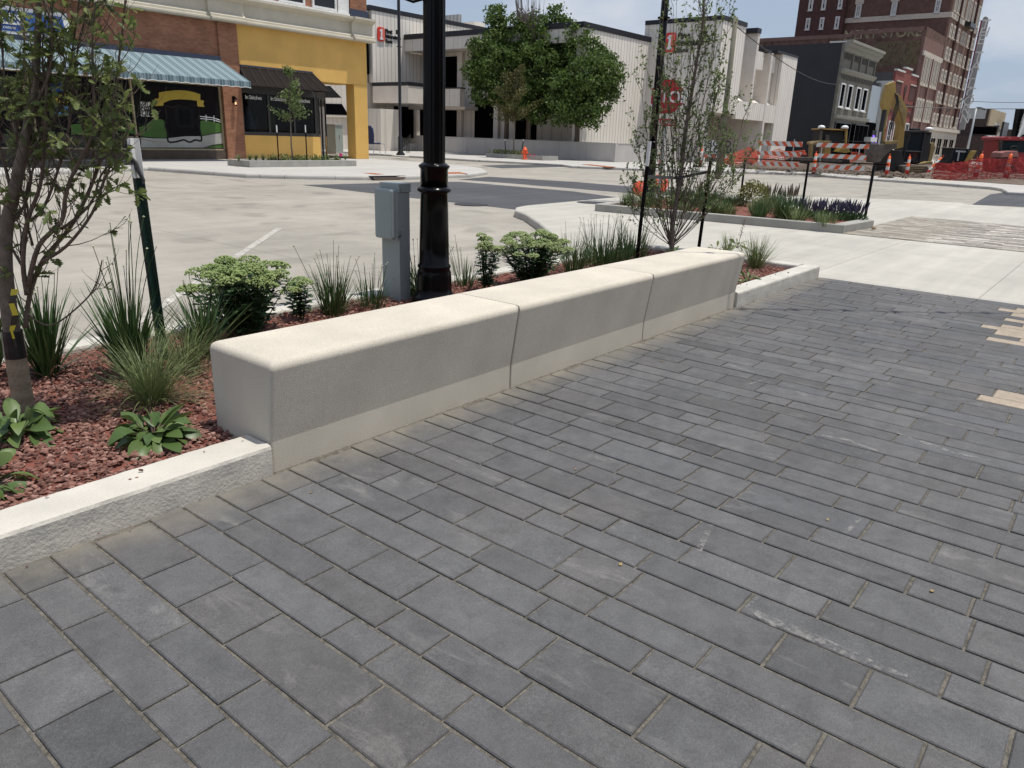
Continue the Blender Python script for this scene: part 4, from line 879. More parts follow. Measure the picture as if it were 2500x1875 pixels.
# yellow unit
fbox(SB, 'yellow_wall', 'yellow_stucco', 21.322, 29.12, FY, FY + .7, 3.86, 6.0)
fbox(SB, 'yellow_column', 'yellow_stucco', 28.20, 29.12, FY + .003, FY + .70, 0, 3.858, bevel=.02)
fbox(SB, 'yellow_soffit', 'yellow_stucco', 21.4, 29.0, FY + .702, FY + 2.6, 3.9, 6.0)
fbox(SB, 'yellow_apron', 'yellow_stucco', 21.322, 25.74, FY + .02, FY + .25, 0, 1.12)
Bp = WY(560 + 1455 / 6.144, 300, 37.0); Bx = Bp.x
A0 = Vector((25.74, FY + .02, 0)); B0 = Vector((Bx, 37.0, 0)); dr = (B0 - A0).normalized(); dn = Vector((dr.y, -dr.x, 0)); LW = (B0 - A0).length
mb = MB(); mb.obox(A0 + dr * .0 - dn * .3, dr, ZA, dn, .9, 1.12, .3); mb.obox(A0 + dr * (LW - .35) - dn * .3, dr, ZA, dn, .35, 1.12, .3); mb.build('yellow_apron', 'yellow_stucco', SB)
# window strip of the yellow shop
m, n, l, b = newmat('clear_glass'); b.inputs['Roughness'].default_value = .03; b.inputs['Base Color'].default_value = (.01, .01, .01, 1)
tr_ = n.new('ShaderNodeBsdfTransparent'); tr_.inputs[0].default_value = (.55, .57, .56, 1); ms_ = n.new('ShaderNodeMixShader'); ms_.inputs[0].default_value = .3; o_ = n['Material Output']
l.new(tr_.outputs[0], ms_.inputs[1]); l.new(b.outputs[0], ms_.inputs[2]); l.new(ms_.outputs[0], o_.inputs[0])
mb = MB(); mb.box(21.34, 25.72, FY + .05, FY + .2, 1.121, 1.28); mb.box(21.34, 25.72, FY + .05, FY + .2, 3.05, 3.84)
for x in (21.40, 22.86, 24.33, 25.66): mb.box(x - .055, x + .055, FY + .06, FY + .19, 1.281, 3.049)
Wf = mb.build('display_window', 'bronze_frame', SB)
mb = MB()
for x0, x1 in ((21.456, 22.80), (22.92, 24.27), (24.39, 25.60)): mb.box(x0, x1, FY + .11, FY + .118, 1.282, 3.048)
mb.build('pane', 'clear_glass', Wf)
mat('lettering_white', (.8, .8, .76), .6, 0, 2)
mb = MB()
for x in (21.62, 23.02, 24.45): text_mb(mb, 'In Stitches', (x, FY + .105, 2.78), XA, ZA, .25, .002, .9)
mb.build('window_lettering', 'lettering_white', Wf)
mat('interior', (.022, .018, .016), .9, .2, 2); fbox(SB, 'shop_interior', 'interior', 21.4, 25.6, FY + 2.3, FY + 2.4, 0, 3.8)
fbox(SB, 'shop_floor', 'interior', 21.4, 25.6, FY + .26, FY + 2.29, 1.0, 1.1); fbox(SB, 'shop_side', 'interior', 21.35, 21.4, FY + .26, FY + 2.29, 1.11, 3.8); fbox(SB, 'shop_ceiling', 'interior', 21.41, 25.6, FY + .26, FY + 2.29, 3.4, 3.5)
mat('cloth_blue', (.30, .45, .62), .8, .15, 3); mat('cloth_yellow', (.42, .40, .06), .8, .15, 3); mat('flower_yellow', (.5, .22, .05), .8, .2, 6); mat('cloth_grey', (.25, .27, .27), .8, .3, 4)
def garment(lab, m, x, w0, w1, z0, z1, y=FY + .5, nm='hung_garment', cat='garment'):
    mb = MB(); pr = []
    for k in range(7):
        t = k / 6; wd = (w1 + (w0 - w1) * t) * .5; dd = .12 * (1 - .4 * t); z = z0 + (z1 - z0) * t; i = len(mb.v)
        for q in range(16): an = q / 16 * 6.283; f = 1 + .12 * math.sin(an * 5 + k) * (1 - t); mb.v.append(Vector((x + math.cos(an) * wd * f, y + math.sin(an) * dd * f, z)))
        pr.append(i)
    for a in range(6):
        for q in range(16): q2 = (q + 1) % 16; mb.f.append((pr[a] + q, pr[a] + q2, pr[a + 1] + q2, pr[a + 1] + q))
    mb.f.append(tuple(pr[-1] + q for q in range(16))); mb.f.append(tuple(pr[0] + q for q in range(16))[::-1])
    tag(mb.build(nm, m, smooth=True), lab, cat, 'clothes shown in the yellow corner shop window')
garment('pale blue dress hanging in the left pane of the yellow corner shop', 'cloth_blue', 21.98, .18, .82, 1.32, 2.45)
garment('yellow shirt hanging in the middle pane of the yellow corner shop', 'cloth_yellow', 23.2, .5, .62, 1.33, 2.2)
garment('grey garment beside the pale blue dress in the shop window', 'cloth_grey', 22.5, .15, .35, 1.4, 2.1, FY + .7)
garment('grey garment in the right pane of the yellow corner shop', 'cloth_grey', 24.9, .2, .4, 1.4, 2.2, FY + .8)
for i, (x, z) in enumerate(((21.62, 2.6), (22.2, 2.65), (23.1, 2.55), (24.0, 2.6), (25.3, 2.5))):
    mb = MB(); mb.face([(x - .14, FY + .3, z + .15), (x + .14, FY + .3, z + .15), (x, FY + .3, z - .22)]); mb.prism([(x - .14, FY + .3, z + .15), (x + .14, FY + .3, z + .15), (x, FY + .3, z - .22)], (0, .01, 0)); o = mb.build('pennant', 'flower_yellow' if i % 2 == 0 else 'cloth_yellow')
    tag(o, 'small orange or yellow pennant strung along the top of the corner shop window', 'pennant', 'pennants in the corner shop window')
# door side
mb = MB(); mb.obox(A0 + ZA * 1.121 + dr * .0 - dn * .05, dr, ZA, dn, .9, .12, .06); mb.obox(A0 + ZA * 3.05 - dn * .05, dr, ZA, dn, LW, .5, .06)
for q in (.0, .42, .86, 1.9, 2.05, LW - .1): mb.obox(A0 + dr * q + ZA * (1.242 if q < .8 else .02) - dn * .05, dr, ZA, dn, .09, 1.807 if q < .8 else 3.03, .06)
Dr = mb.build('entrance_door', 'bronze_frame', SB); mb = MB(); mb.obox(A0 + dr * .1 - dn * .04 + ZA * .03, dr, ZA, dn, LW - .2, 3.0, .008); mb.build('pane', 'dark_glass', Dr)
mb = MB()
for q, z in ((.6, 2.5), (1.2, 2.4), (2.3, 2.5), (2.35, 1.9), (1.0, 1.3)): mb.obox(A0 + dr * q - dn * .03 + ZA * z, dr, ZA, dn, .16, .22, .003)
mb.build('notice', 'lettering_white', Dr)
fbox(SB, 'inner_wall', 'yellow_stucco', 21.35, Bx - .02, 37.0, FY + 6.19, 0, 3.9)
fbox(SB, 'step', 'brown_stone', Bx - 1.2, Bx + .6, 35.2, 38.5, 0.0, .08)
# black standing seam awning over the yellow shop window and its side return
yb, zb_, yf, zf = FY - .02, 4.16, WY(*zb(828, 775), 33).y, 3.3
mb = MB(); mb.hexa([(21.35, yb, zb_), (25.5, yb, zb_), (25.5 + .35, 33.2, 3.32), (21.1, 33.2, 3.32)], [(21.35, yb, zb_ + .02), (25.5, yb, zb_ + .02), (25.85, 33.2, 3.34), (21.1, 33.2, 3.34)])
mb.prism([(25.5, yb, zb_), (25.85, 33.2, 3.32), (25.5, yb, 3.32)], (.01, 0, 0)); mb.prism([(21.35, yb, zb_), (21.1, 33.2, 3.32), (21.35, yb, 3.32)], (-.01, 0, 0)); ba_ = mb.build('black_awning', 'black_awning', SB)
mb = MB()
for k in range(10): x0 = 21.40 + k * .455; x1 = 21.15 + k * (4.68 / 9); mb.hexa([(x0, yb, zb_ + .021), (x0 + .03, yb, zb_ + .021), (x1 + .03, 33.2, 3.341), (x1, 33.2, 3.341)], [(x0, yb, zb_ + .06), (x0 + .03, yb, zb_ + .06), (x1 + .03, 33.2, 3.38), (x1, 33.2, 3.38)])
mb.build('seams', 'paint_black', ba_); fbox(SB, 'awning_cap', 'dark_blue_paint', 21.35, 25.5, FY - .06, FY - .001, 4.2, 4.28)
P1 = [WY(*zk(x, y), 38.2) for x, y in ((1430, 182), (1510, 182), (1685, 362), (1445, 352))]
mb = MB(); mb.prism(P1, (0, 1.6, 0)); mb.build('side_awning', 'paint_black', SB)
# cornice
def corn_run(x0, x1, e):
    extr(SB, 'cornice', 'cream_trim', [(FY + .05, 6.001), (FY - .30 - e, 6.001), (FY - .34 - e, 6.06), (FY - .34 - e, 6.13), (FY - .24 - e, 6.16), (FY - .24 - e, 6.26), (FY - .14 - e, 6.34), (FY - .08 - e, 6.36), (FY - .08 - e, 6.86), (FY - .16 - e, 6.90), (FY - .3 - e, 6.98), (FY - .36 - e, 7.04), (FY - .36 - e, 7.14), (FY + .05, 7.16)], x0, x1)
corn_run(-25, 19.9, 0); corn_run(19.902, 21.65, .16); corn_run(21.652, 28.0, 0); corn_run(28.002, 29.4, .16)
fbox(SB, 'sill_course', 'white_paint', -25, 27.98, FY - .12, FY + .04, 7.165, 7.27)
for k in range(14):
    x = 26.65 - k * 1.95
    if x > 2: mwin(SB, (x - .95, FY + .045, 7.29), XA, ZA, 1.5, 2.6, 'white_paint', 'dark_glass', .1, 1, 2, .1)
fbox(SB, 'white_pier', 'white_paint', 27.3, 28.0, FY - .03, FY + .045, 7.272, 12)
fbox(SB, 'corner_pier', 'brick_orange', 28.05, 29.14, FY - .09, FY + .045, 7.53, 12.5); fbox(SB, 'pier_base', 'dark_blue_paint', 28.02, 29.18, FY - .14, FY + .045, 7.17, 7.528)
# shop sign, wall lantern
mat('sign_blue', (.03, .10, .32), .5, .05, 2)
Sg = thing('shop_sign', (12.5, FY, 4.9), 'blue shop sign with white frame on the brown brick wall above the striped awning', 'sign')
q = [(9.4, 4.50), (14.02, 4.50), (13.92, 5.47), (9.4, 5.47)]; mb = MB(); mb.prism([(x, FY - .004, z) for x, z in q], (0, -.16, 0)); mb.build('frame', 'white_paint', Sg, bevel=.01)
q = [(9.5, 4.62), (13.80, 4.62), (13.72, 5.33), (9.5, 5.33)]; mb = MB(); mb.prism([(x, FY - .1645, z) for x, z in q], (0, -.01, 0)); mb.build('panel', 'sign_blue', Sg)
mb = MB(); text_mb(mb, 'BLES', (11.25, FY - .18, 4.86), XA, ZA, .52, .02, 1.05, bold=.015); text_mb(mb, 'center', (11.6, FY - .18, 4.69), XA, ZA, .17, .01); mb.build('lettering', 'white_paint', Sg)
Ln = thing('wall_lantern', (20.86, FY - .1, 2.6), 'small black carriage lantern on the brick pier between the two shop fronts', 'lamp')
mb = MB(); mb.box(20.80, 20.92, FY - .13, FY - .101, 2.55, 2.85); mb.tube([(20.86, FY - .12, 2.72), (20.86, FY - .22, 2.86), (20.86, FY - .28, 2.8)], .015, 6); mb.lathe((20.86, FY - .28, 0), [(.02, 2.82), (.11, 2.72), (.115, 2.70), (.06, 2.70)], 6); mb.lathe((20.86, FY - .28, 0), [(.05, 2.42), (.06, 2.45), (.05, 2.47)], 6)
for k in range(6): an = k * 1.047; mb.tube([(20.86 + .05 * math.cos(an), FY - .28 + .05 * math.sin(an), 2.46), (20.86 + .09 * math.cos(an), FY - .28 + .09 * math.sin(an), 2.70)], .008, 4)
mb.build('housing', 'gloss_black', Ln)
mat('lamp_glow', (.8, .6, .4), .5, 0, 1, emit=(1, .6, .3, 2.)); mb = MB(); mb.lathe((20.86, FY - .28, 0), [(.02, 2.47), (.035, 2.55), (.02, 2.6)], 8); mb.build('bulb', 'lamp_glow', Ln)
# brick block across the plaza, behind the photographer; it is what the shop windows mirror
brickmat('brick_deep', (.16, .055, .04), (.11, .04, .03), (.10, .07, .06), var=.2)
RB = thing('brick_building', (10, -26, 0), 'dark red brick block facing the plaza from behind the photographer', 'building')
fbox(RB, 'wall', 'brick_deep', -45, 60, -40, -26, 0, 9.5)
for k in range(16):
    for z in (1.2, 5.3): mwin(RB, (-40 + k * 6 + 2, -26 + .001, z), -XA, ZA, 2.0, 2.2, 'white_paint', 'dark_glass', .1, 2, 1, .06)
# far planter beside the yellow shop
def box_planter(name, x0, x1, y0, y1, h, label, m='kerb_concrete', w=.2, soil='soil'):
    T = thing(name, (x0, y0, 0), label, 'planter'); mb = MB()
    mb.box(x0, x1, y0, y0 + w, 0, h); a = mb.build('curb', m, T, bevel=.012); mb = MB(); mb.box(x0, x1, y1 - w, y1, 0, h); mb.build('curb', m, T, bevel=.012)
    mb = MB(); mb.box(x0, x0 + w, y0 + w + .001, y1 - w - .001, 0, h); mb.build('curb', m, T, bevel=.012); mb = MB(); mb.box(x1 - w, x1, y0 + w + .001, y1 - w - .001, 0, h); mb.build('curb', m, T, bevel=.012)
    mb = MB(); mb.box(x0 + w, x1 - w, y0 + w, y1 - w, -.1, h - .07); mb.build('soil', soil, T); return T
mat('planter_grey', (.34, .33, .30), .9, .12, 4, .3, 40)
box_planter('street_planter', 17.25, 22.6, 27.4, 29.0, .25, 'low concrete planter on the sidewalk in front of the yellow corner shop', 'planter_grey')
for i, (px, kind) in enumerate(((60, 0), (140, 1), (310, 1), (400, 1), (510, 1), (635, 2), (690, 1), (810, 2), (850, 3), (960, 3), (1020, 2), (1080, 2), (1130, 3), (1260, 3), (1300, 3), (1390, 4), (1480, 3), (1600, 3), (1740, 1))):
    if px < 100: continue
    P = G(*zk(px, 1325), .2); Pz = Vector((P.x, P.y, .2))
    Pz = WY(*zk(px, 1320), 28.2 + rnd.uniform(-.4, .4)); Pz.z = .19; T = thing('bedding_plant', Pz, 'small bedding plant in the low planter before the yellow corner shop', 'plant', 'bedding plants before the yellow shop'); mb = MB()
    if kind == 1:
        for _ in range(50): blade(mb, Pz, rnd.uniform(0, 6.3), rnd.uniform(.2, .36), .02, rnd.uniform(.1, .6), .5, 3)
        mb.build('leaves', 'blade_fine', T)
    else:
        for _ in range(90): v = rvec(); v.z = abs(v.z); leaf(mb, Pz + v * rnd.uniform(.05, .26), (v + rvec()).normalized(), ZA, .09, .05, .2, LEAFC)
        mb.build('leaves', 'leaf_oak' if kind != 4 else 'leaf_broad', T)
def thin_tree(label, base, H, cr, cz0, m, nleaf, ls, trk=.03, kink=.05, spread=1.0, group='thin street trees across the street'):
    T = thing('street_tree', base, label, 'tree', group); base = Vector(base); mt_, ml_, mb_ = MB(), MB(), MB()
    pts = [base + Vector((rnd.uniform(-kink, kink), rnd.uniform(-kink, kink), H * k / 6)) for k in range(7)]; pts[0] = base.copy(); mt_.tube(pts, [trk * (1 - .8 * k / 6) for k in range(7)], 7); mt_.build('trunk', 'bark_grey', T)
    for k in range(int(10 + 8 * spread)):
        t = rnd.uniform(cz0, 1); i = min(int(t * 6), 5); p = pts[i].lerp(pts[i + 1], t * 6 - i); az = rnd.uniform(0, 6.3); prof = math.sin(min(1, (1 - t) / (1 - cz0) + .12) * 1.6) ; L_ = cr * (.5 + .6 * rnd.random()) * max(.3, prof)
        q = p + Vector((math.cos(az) * L_, math.sin(az) * L_, L_ * rnd.uniform(.2, .9))); mb_.tube([p, p.lerp(q, .5) + ZA * L_ * .08, q], [trk * .25, trk * .18, trk * .08], 4)
        for _ in range(int(nleaf / (10 + 8 * spread))): c = p.lerp(q, rnd.uniform(.25, 1.1)) + rvec() * cr * .16; leaf(ml_, c, (rvec() + ZA * -.2).normalized(), rvec(), ls * rnd.uniform(.6, 1.2), ls * .5, .2, LEAFC)
    mb_.build('branches', 'bark', T); ml_.build('leaves', m, T); return T
tb = WY(*zk(955, 1300), 28.2); tb.z = .2
thin_tree('thin young tree with drooping leaflets in the planter before the yellow corner shop', tb, 3.75, .75, .42, 'leaf_cherry', 900, .12, .035, .03)
for px, lab in ((740, 'left black stake with a white tip beside the thin tree before the yellow shop'), (1165, 'right black stake with a white tip beside the thin tree before the yellow shop')):
    b_ = WY(*zk(px, 1300), 28.2); b_.z = .18; tz = WY(*zk(px - 22, 770), 28.2); stake(lab, b_, Vector((b_.x, b_.y, tz.z)), .05, 'gloss_black', .2, 'stakes beside the thin street trees')
mat('pink', (.9, .08, .25), .6, 0, 2)
def flag(p, label, group='pink marker flags in planters'):
    T = thing('marker_flag', p, label, 'flag', group); mb = MB(); mb.tube([p, p + ZA * .35], .004, 4); mb.build('wire', 'steel', T); mb = MB(); a = p + ZA * .35; mb.prism([a, a - ZA * .14, a + RGT * .13 - ZA * .16, a + RGT * .15 - ZA * .04], FWD * .003); mb.build('flag', 'pink', T)
f_ = WY(*zk(1650, 1300), 28.0); f_.z = .2; flag(f_, 'pink marker flag at the right end of the planter before the yellow shop')
# curb inlet
kb = zm(600, 400, 3.456); IX = [G(*kb(*p), .0) for p in ((1025, 102), (1340, 98))]; I = thing('curb_inlet', IX[0], 'black storm drain inlet with curved iron throat in the far corner curb', 'storm drain')
p0, p1 = IX[0], IX[1]; dd = (p1 - p0).normalized(); nn = Vector((dd.y, -dd.x, 0)); 
if nn.dot(CP - p0) < 0: nn = -nn
Lw = (p1 - p0).length; mb = MB(); pts = [p0 + nn * .06 + ZA * .004, p1 + nn * .06 + ZA * .004, p1 + nn * .10 - dd * Lw * .12 - ZA * .152, p0 + nn * .10 + dd * Lw * .08 - ZA * .152]; mb.prism(pts, nn * .02); mb.build('opening', 'paint_black', I)
mb = MB(); mb.prism([p0 + nn * .2 - ZA * .04 + dd * .1, p1 + nn * .2 - ZA * .04 - dd * .1, p1 + nn * .22 - dd * Lw * .14 - ZA * .13, p0 + nn * .22 + dd * Lw * .1 - ZA * .13], nn * .03); mb.build('throat_plate', 'brown_stone', I)
# ------------------------------------------------------------------ bank
def panelmat(name, col, per, wid, dark=.45, per2=None):
    m, n, l, b = newmat(name); b.inputs['Roughness'].default_value = .85; b.inputs['Specular IOR Level'].default_value = .2
    t = n.new('ShaderNodeTexCoord'); s = n.new('ShaderNodeSeparateXYZ'); l.new(t.outputs['Object'], s.inputs[0]); a = n.new('ShaderNodeMath'); a.operation = 'ADD'; l.new(s.outputs[0], a.inputs[0]); l.new(s.outputs[1], a.inputs[1])
    def stripe(per, wid, dk, off):
        c = n.new('ShaderNodeMath'); c.operation = 'ADD'; c.inputs[1].default_value = per * 200 + off; l.new(a.outputs[0], c.inputs[0]); q = n.new('ShaderNodeMath'); q.operation = 'MODULO'; q.inputs[1].default_value = per; l.new(c.outputs[0], q.inputs[0])
        k = n.new('ShaderNodeMath'); k.operation = 'LESS_THAN'; k.inputs[1].default_value = wid; l.new(q.outputs[0], k.inputs[0]); r = n.new('ShaderNodeMapRange'); r.inputs[3].default_value = 1; r.inputs[4].default_value = dk; l.new(k.outputs[0], r.inputs[0]); return r.outputs[0]
    f = stripe(per, wid, dark, 0)
    if per2:
        g2 = stripe(per2, wid * .8, dark * 1.3, .13); mm = n.new('ShaderNodeMath'); mm.operation = 'MULTIPLY'; l.new(f, mm.inputs[0]); l.new(g2, mm.inputs[1]); f = mm.outputs[0]
    no = n.new('ShaderNodeTexNoise'); no.inputs['Scale'].default_value = 1.4; no.inputs['Detail'].default_value = 7; mp = n.new('ShaderNodeMapping'); mp.inputs['Scale'].default_value = (1, 1, .3); l.new(t.outputs['Object'], mp.inputs[0]); l.new(mp.outputs[0], no.inputs['Vector'])
    r = n.new('ShaderNodeMapRange'); r.inputs[1].default_value = .3; r.inputs[2].default_value = .7; r.inputs[3].default_value = .93; r.inputs[4].default_value = 1.06; l.new(no.outputs['Fac'], r.inputs[0])
    m2 = n.new('ShaderNodeMath'); m2.operation = 'MULTIPLY'; l.new(f, m2.inputs[0]); l.new(r.outputs[0], m2.inputs[1]); v = n.new('ShaderNodeVectorMath'); v.operation = 'SCALE'; v.inputs[0].default_value = col; l.new(m2.outputs[0], v.inputs['Scale']); l.new(v.outputs[0], b.inputs['Base Color'])
panelmat('bank_panel', (.66, .615, .55), .95, .035, .5, 1.52); panelmat('bank_ribbed_lit', (.78, .73, .65), .42, .05, .5)  # ribbed street faces: sunlight is put into the paler colour
mat('bank_plain', (.66, .61, .545), .85, .06, 1.2); mat('coping', (.012, .013, .018), .5, .05, 2); mat('black_glass', (.004, .004, .005), .6, 0, 1, spec=.0); mat('grey_wall', (.42, .40, .375), .9, .08, 1.2, .1, 20)
K = 1.1
def polyY(parent, name, m, zf, pts, Y, t=.2, zmin=None, **k):
    q = [WY(*zf(*p), Y) for p in pts]
    if zmin is not None: q = [Vector((p.x, p.y, max(p.z, zmin))) for p in q]
    mb = MB(); mb.prism(q, (0, t, 0)); return mb.build(name, m, parent, **k)
def polyX(parent, name, m, zf, pts, X, t=.2, **k):
    q = [WX(*zf(*p), X) for p in pts]; mb = MB(); mb.prism(q, (t, 0, 0)); return mb.build(name, m, parent, **k)
BK = thing('bank_building', (50, 34, 0), 'pale ribbed concrete bank with black roof edges behind the leafy maples', 'building')
XB, YL, XS, YS, YW = 47.92, 33.0, 57.42, 26.99, 51.4
H1, H2 = 9.30, 10.53
fbox(BK, 'front_wall', 'bank_ribbed_lit', XB, XS - .01, YL, YL + .5, 0, H1 - .38); fbox(BK, 'coping', 'coping', XB - .05, XS, YL - .06, YL + .7, H1 - .375, H1)
fbox(BK, 'fascia', 'bank_panel', XB + .003, XB + .6, YL + .51, 51.35, 8.0, H1 - .38); fbox(BK, 'coping', 'coping', XB - .05, XB + .8, YL + .71, 51.35, H1 - .375, H1 + .02)
fbox(BK, 'soffit', 'bank_plain', XB + .61, 51.0, YL + .51, 51.35, 8.0, 8.2)
fbox(BK, 'recessed_wall', 'bank_panel', 50.0, 50.6, YL + .51, 51.35, 0, 7.99)
fbox(BK, 'hall', 'bank_panel', XS, 75, YL + .6, 75, 0, 8.8)
def wallX(name, m, pts, X=49.98, zf=zh, t=-.05): return polyX(BK, name, m, zf, pts, X, t)
# windows in the recessed wall (drawn from the photo on their own plane)
def rX(nm, m, x0, y0, x1, y1, X, zf, t=.05):
    a, b_ = WX(*zf(x0, y0), X), WX(*zf(x1, y1), X); mb = MB(); mb.box(X - t, X - .002, b_.y, a.y, b_.z, a.z); return mb.build(nm, m, BK)
rX('window', 'black_glass', 1815, 480, 1920, 742, 50.0, zb); rX('window', 'black_glass', 1610, 905, 1922, 1155, 50.0, zb); rX('window', 'black_glass', 1600, 380, 1895, 975, 50.0, zh); rX('window', 'black_glass', 560, 700, 722, 1186, 50.0, za)
fbox(BK, 'column', 'bank_plain', 49.7, 49.95, WX(*zb(1960, 600), 49.7).y, WX(*zb(1923, 600), 49.7).y, 0, 7.98); fbox(BK, 'column', 'bank_plain', 49.7, 49.95, WX(*zh(1960, 700), 49.9).y, WX(*zh(1895, 700), 49.9).y, 0, 7.98)
# left high wall with sign and the balcony
XA0 = WY(*zb(1205, 300), YW).x
fbox(BK, 'sign_wall', 'bank_ribbed_lit', XA0, 62, YW, YW + .5, 5.3, 10.75); fbox(BK, 'coping', 'coping', XA0 - .3, 62, YW - .06, YW + .8, 10.76, 11.1); fbox(BK, 'stair_tower', 'bank_panel', XA0 - 7, 75, YW + .81, 75, 0, 10.7)
fbox(BK, 'window', 'black_glass', XA0 - .75, XA0 - .3, YW + .1, YW + .8, 5.9, 10.6)
fbox(BK, 'balcony', 'bank_plain', 44.32, 47.7, 47.1, 51.38, 3.72, 5.02); fbox(BK, 'balcony_rail', 'coping', 44.28, 47.74, 47.06, 51.38, 5.023, 5.30)
fbox(BK, 'balcony', 'bank_panel', 47.72, 48.3, 44.65, 47.08, 3.62, 4.98); fbox(BK, 'balcony_rail', 'coping', 47.705, 48.35, 44.6, 47.05, 4.983, 5.08)
fbox(BK, 'ledge', 'bank_plain', 48.31, 49.99, 44.65, 51.3, 3.4, 3.7)
YG = 52.0
fbox(BK, 'lower_wall', 'bank_panel', 34, 49.9, YG, YG + .3, 0, 5.28)
rq = lambda nm, m, pts, zf=zb, Y=YG, t=-.06: polyY(BK, nm, m, zf, pts, Y - .003, t)
rq('window', 'black_glass', [(780, 873), (945, 877), (1002, 972), (780, 965)]); rq('slab_edge', 'bank_plain', [(780, 972), (1290, 985), (1290, 996), (780, 984)], t=-.3)
fbox(BK, 'lower_pier', 'bank_panel', 42.6, 44.6, 48.5, YG - .1, 0, 3.2); fbox(BK, 'window', 'black_glass', 47.2, 49.5, YG - .06, YG - .004, 1.0, 3.6)
for k in range(4): fbox(BK, 'stair', 'grey_wall', 44.8 + k * .4, 49.5, 48.9, YG - .1, .15 * k, .15 * (k + 1))
# low wall
LWx, LWy = 46.9, 29.05
lw = thing('low_wall', (LWx, LWy, 0), 'long low grey concrete wall with vertical joints in front of the bank', 'wall')
panelmat('wall_panel', (.46, .44, .415), 2.4, .03, .7)
for i, (y0, y1) in enumerate(((29.05, 36), (36.02, 43), (43.02, 48.9))): mb = MB(); mb.box(LWx, LWx + .3, y0, y1, 0, 1.2); mb.build('wall_section', 'wall_panel', lw); mb = MB(); mb.box(LWx - .02, LWx + .32, y0, y1, 1.202, 1.25); mb.build('cap', 'grey_wall', lw)
mb = MB(); mb.box(LWx + .302, XS - .02, LWy, LWy + .3, 0, 1.2); mb.build('wall_section', 'wall_panel', lw); mb = MB(); mb.box(LWx + .34, XS - .02, LWy - .02, LWy + .32, 1.202, 1.25); mb.build('cap', 'grey_wall', lw)
# sign block
fbox(BK, 'side_wall', 'bank_panel', XS, XS + .5, YS + .51, YL + .6, 0, H2 - .32); c2 = WY(*zc(1120, 250), YS).x
fbox(BK, 'front_wall', 'bank_ribbed_lit', XS, c2, YS, YS + .5, 3.75, H2 - .32); fbox(BK, 'coping', 'coping', XS - .05, c2 + .05, YS - .06, YL + .6, H2 - .315, H2)
fbox(BK, 'entrance_ceiling', 'bank_plain', XS + .51, c2 + 8, YS + .51, YL, 3.7, 3.9); fbox(BK, 'entrance_wall', 'bank_plain', XS + .51, c2 + 12, YL + .01, YL + .3, 0, 3.7)
XZ = lambda x, y: WY(*zc(x, y), YS)
# right hand bays
x1 = XZ(1235, 400).x; w1 = XZ(1255, 400).x
fbox(BK, 'fin', 'bank_plain', x1, w1, YS, YS + 4.5, XZ(1150, 1065).z, XZ(1240, 300).z - .3); fbox(BK, 'coping', 'coping', x1 - .35, w1 + .06, YS - .05, YS + 4.5, XZ(1240, 300).z - .295, XZ(1240, 290).z)
xe0, xe1 = XZ(1495, 600).x, XZ(1645, 640).x
x2 = XZ(1362, 700).x; w2 = XZ(1380, 700).x
fbox(BK, 'fin', 'bank_plain', x2, w2, YS, YS + 4.5, 0, XZ(1385, 545).z - .05); fbox(BK, 'back_wall', 'bank_plain', c2, xe1, YS + 4.51, YS + 5, 0, XZ(1240, 300).z - .7)
fbox(BK, 'end_block', 'bank_ribbed_lit', xe0, xe1, YS, YS + 5, 0, 9.05); fbox(BK, 'coping', 'coping', xe0 - 1.4, xe1 + .05, YS - .05, YS + 5, 9.053, 9.22); fbox(BK, 'coping', 'coping', x2 - 1.1, w2 + .05, YS + .2, YS + 5, XZ(1385, 545).z, XZ(1385, 520).z)
zs1, zs0 = XZ(1150, 1060).z, XZ(1150, 1245).z
fbox(BK, 'spandrel', 'bank_ribbed_lit', c2 + .02, x2 - .02, YS + .02, YS + .4, zs0, zs1); fbox(BK, 'spandrel', 'bank_ribbed_lit', w2 + .02, xe0 - .02, YS + .02, YS + .4, zs0 - .1, zs1)
t0, t1 = XZ(1210, 705).z, XZ(1240, 520).z
fbox(BK, 'spandrel', 'bank_ribbed_lit', w1 + .02, x2 - .9, YS + .3, YS + .7, t0, t1); fbox(BK, 'spandrel', 'bank_ribbed_lit', w2 + .02, xe0 - .9, YS + .3, YS + .7, XZ(1370, 745).z, XZ(1390, 575).z)
for a, b_ in ((c2 + .03, x1 - .03), (w1 + .03, x2 - .03), (w2 + .03, xe0 - .03)):
    mb = MB(); mb.prism([(a, YS + .41, zs1 - .3), (a, YS + .41, zs1), (a, YS + 4.5, zs1 + 2.8), (a, YS + 4.5, zs1 + 2.4)], (b_ - a, 0, 0)); mb.build('sloped_sill', 'bank_plain', BK)
fbox(BK, 'door', 'black_glass', XZ(1275, 1400).x + .6, XZ(1350, 1400).x + .9, YS + 4.4, YS + 4.5, 0, 2.4); fbox(BK, 'glazing', 'black_glass', c2 + .5, c2 + 2.6, YS + 3.8, YS + 3.9, 0, 3.6)
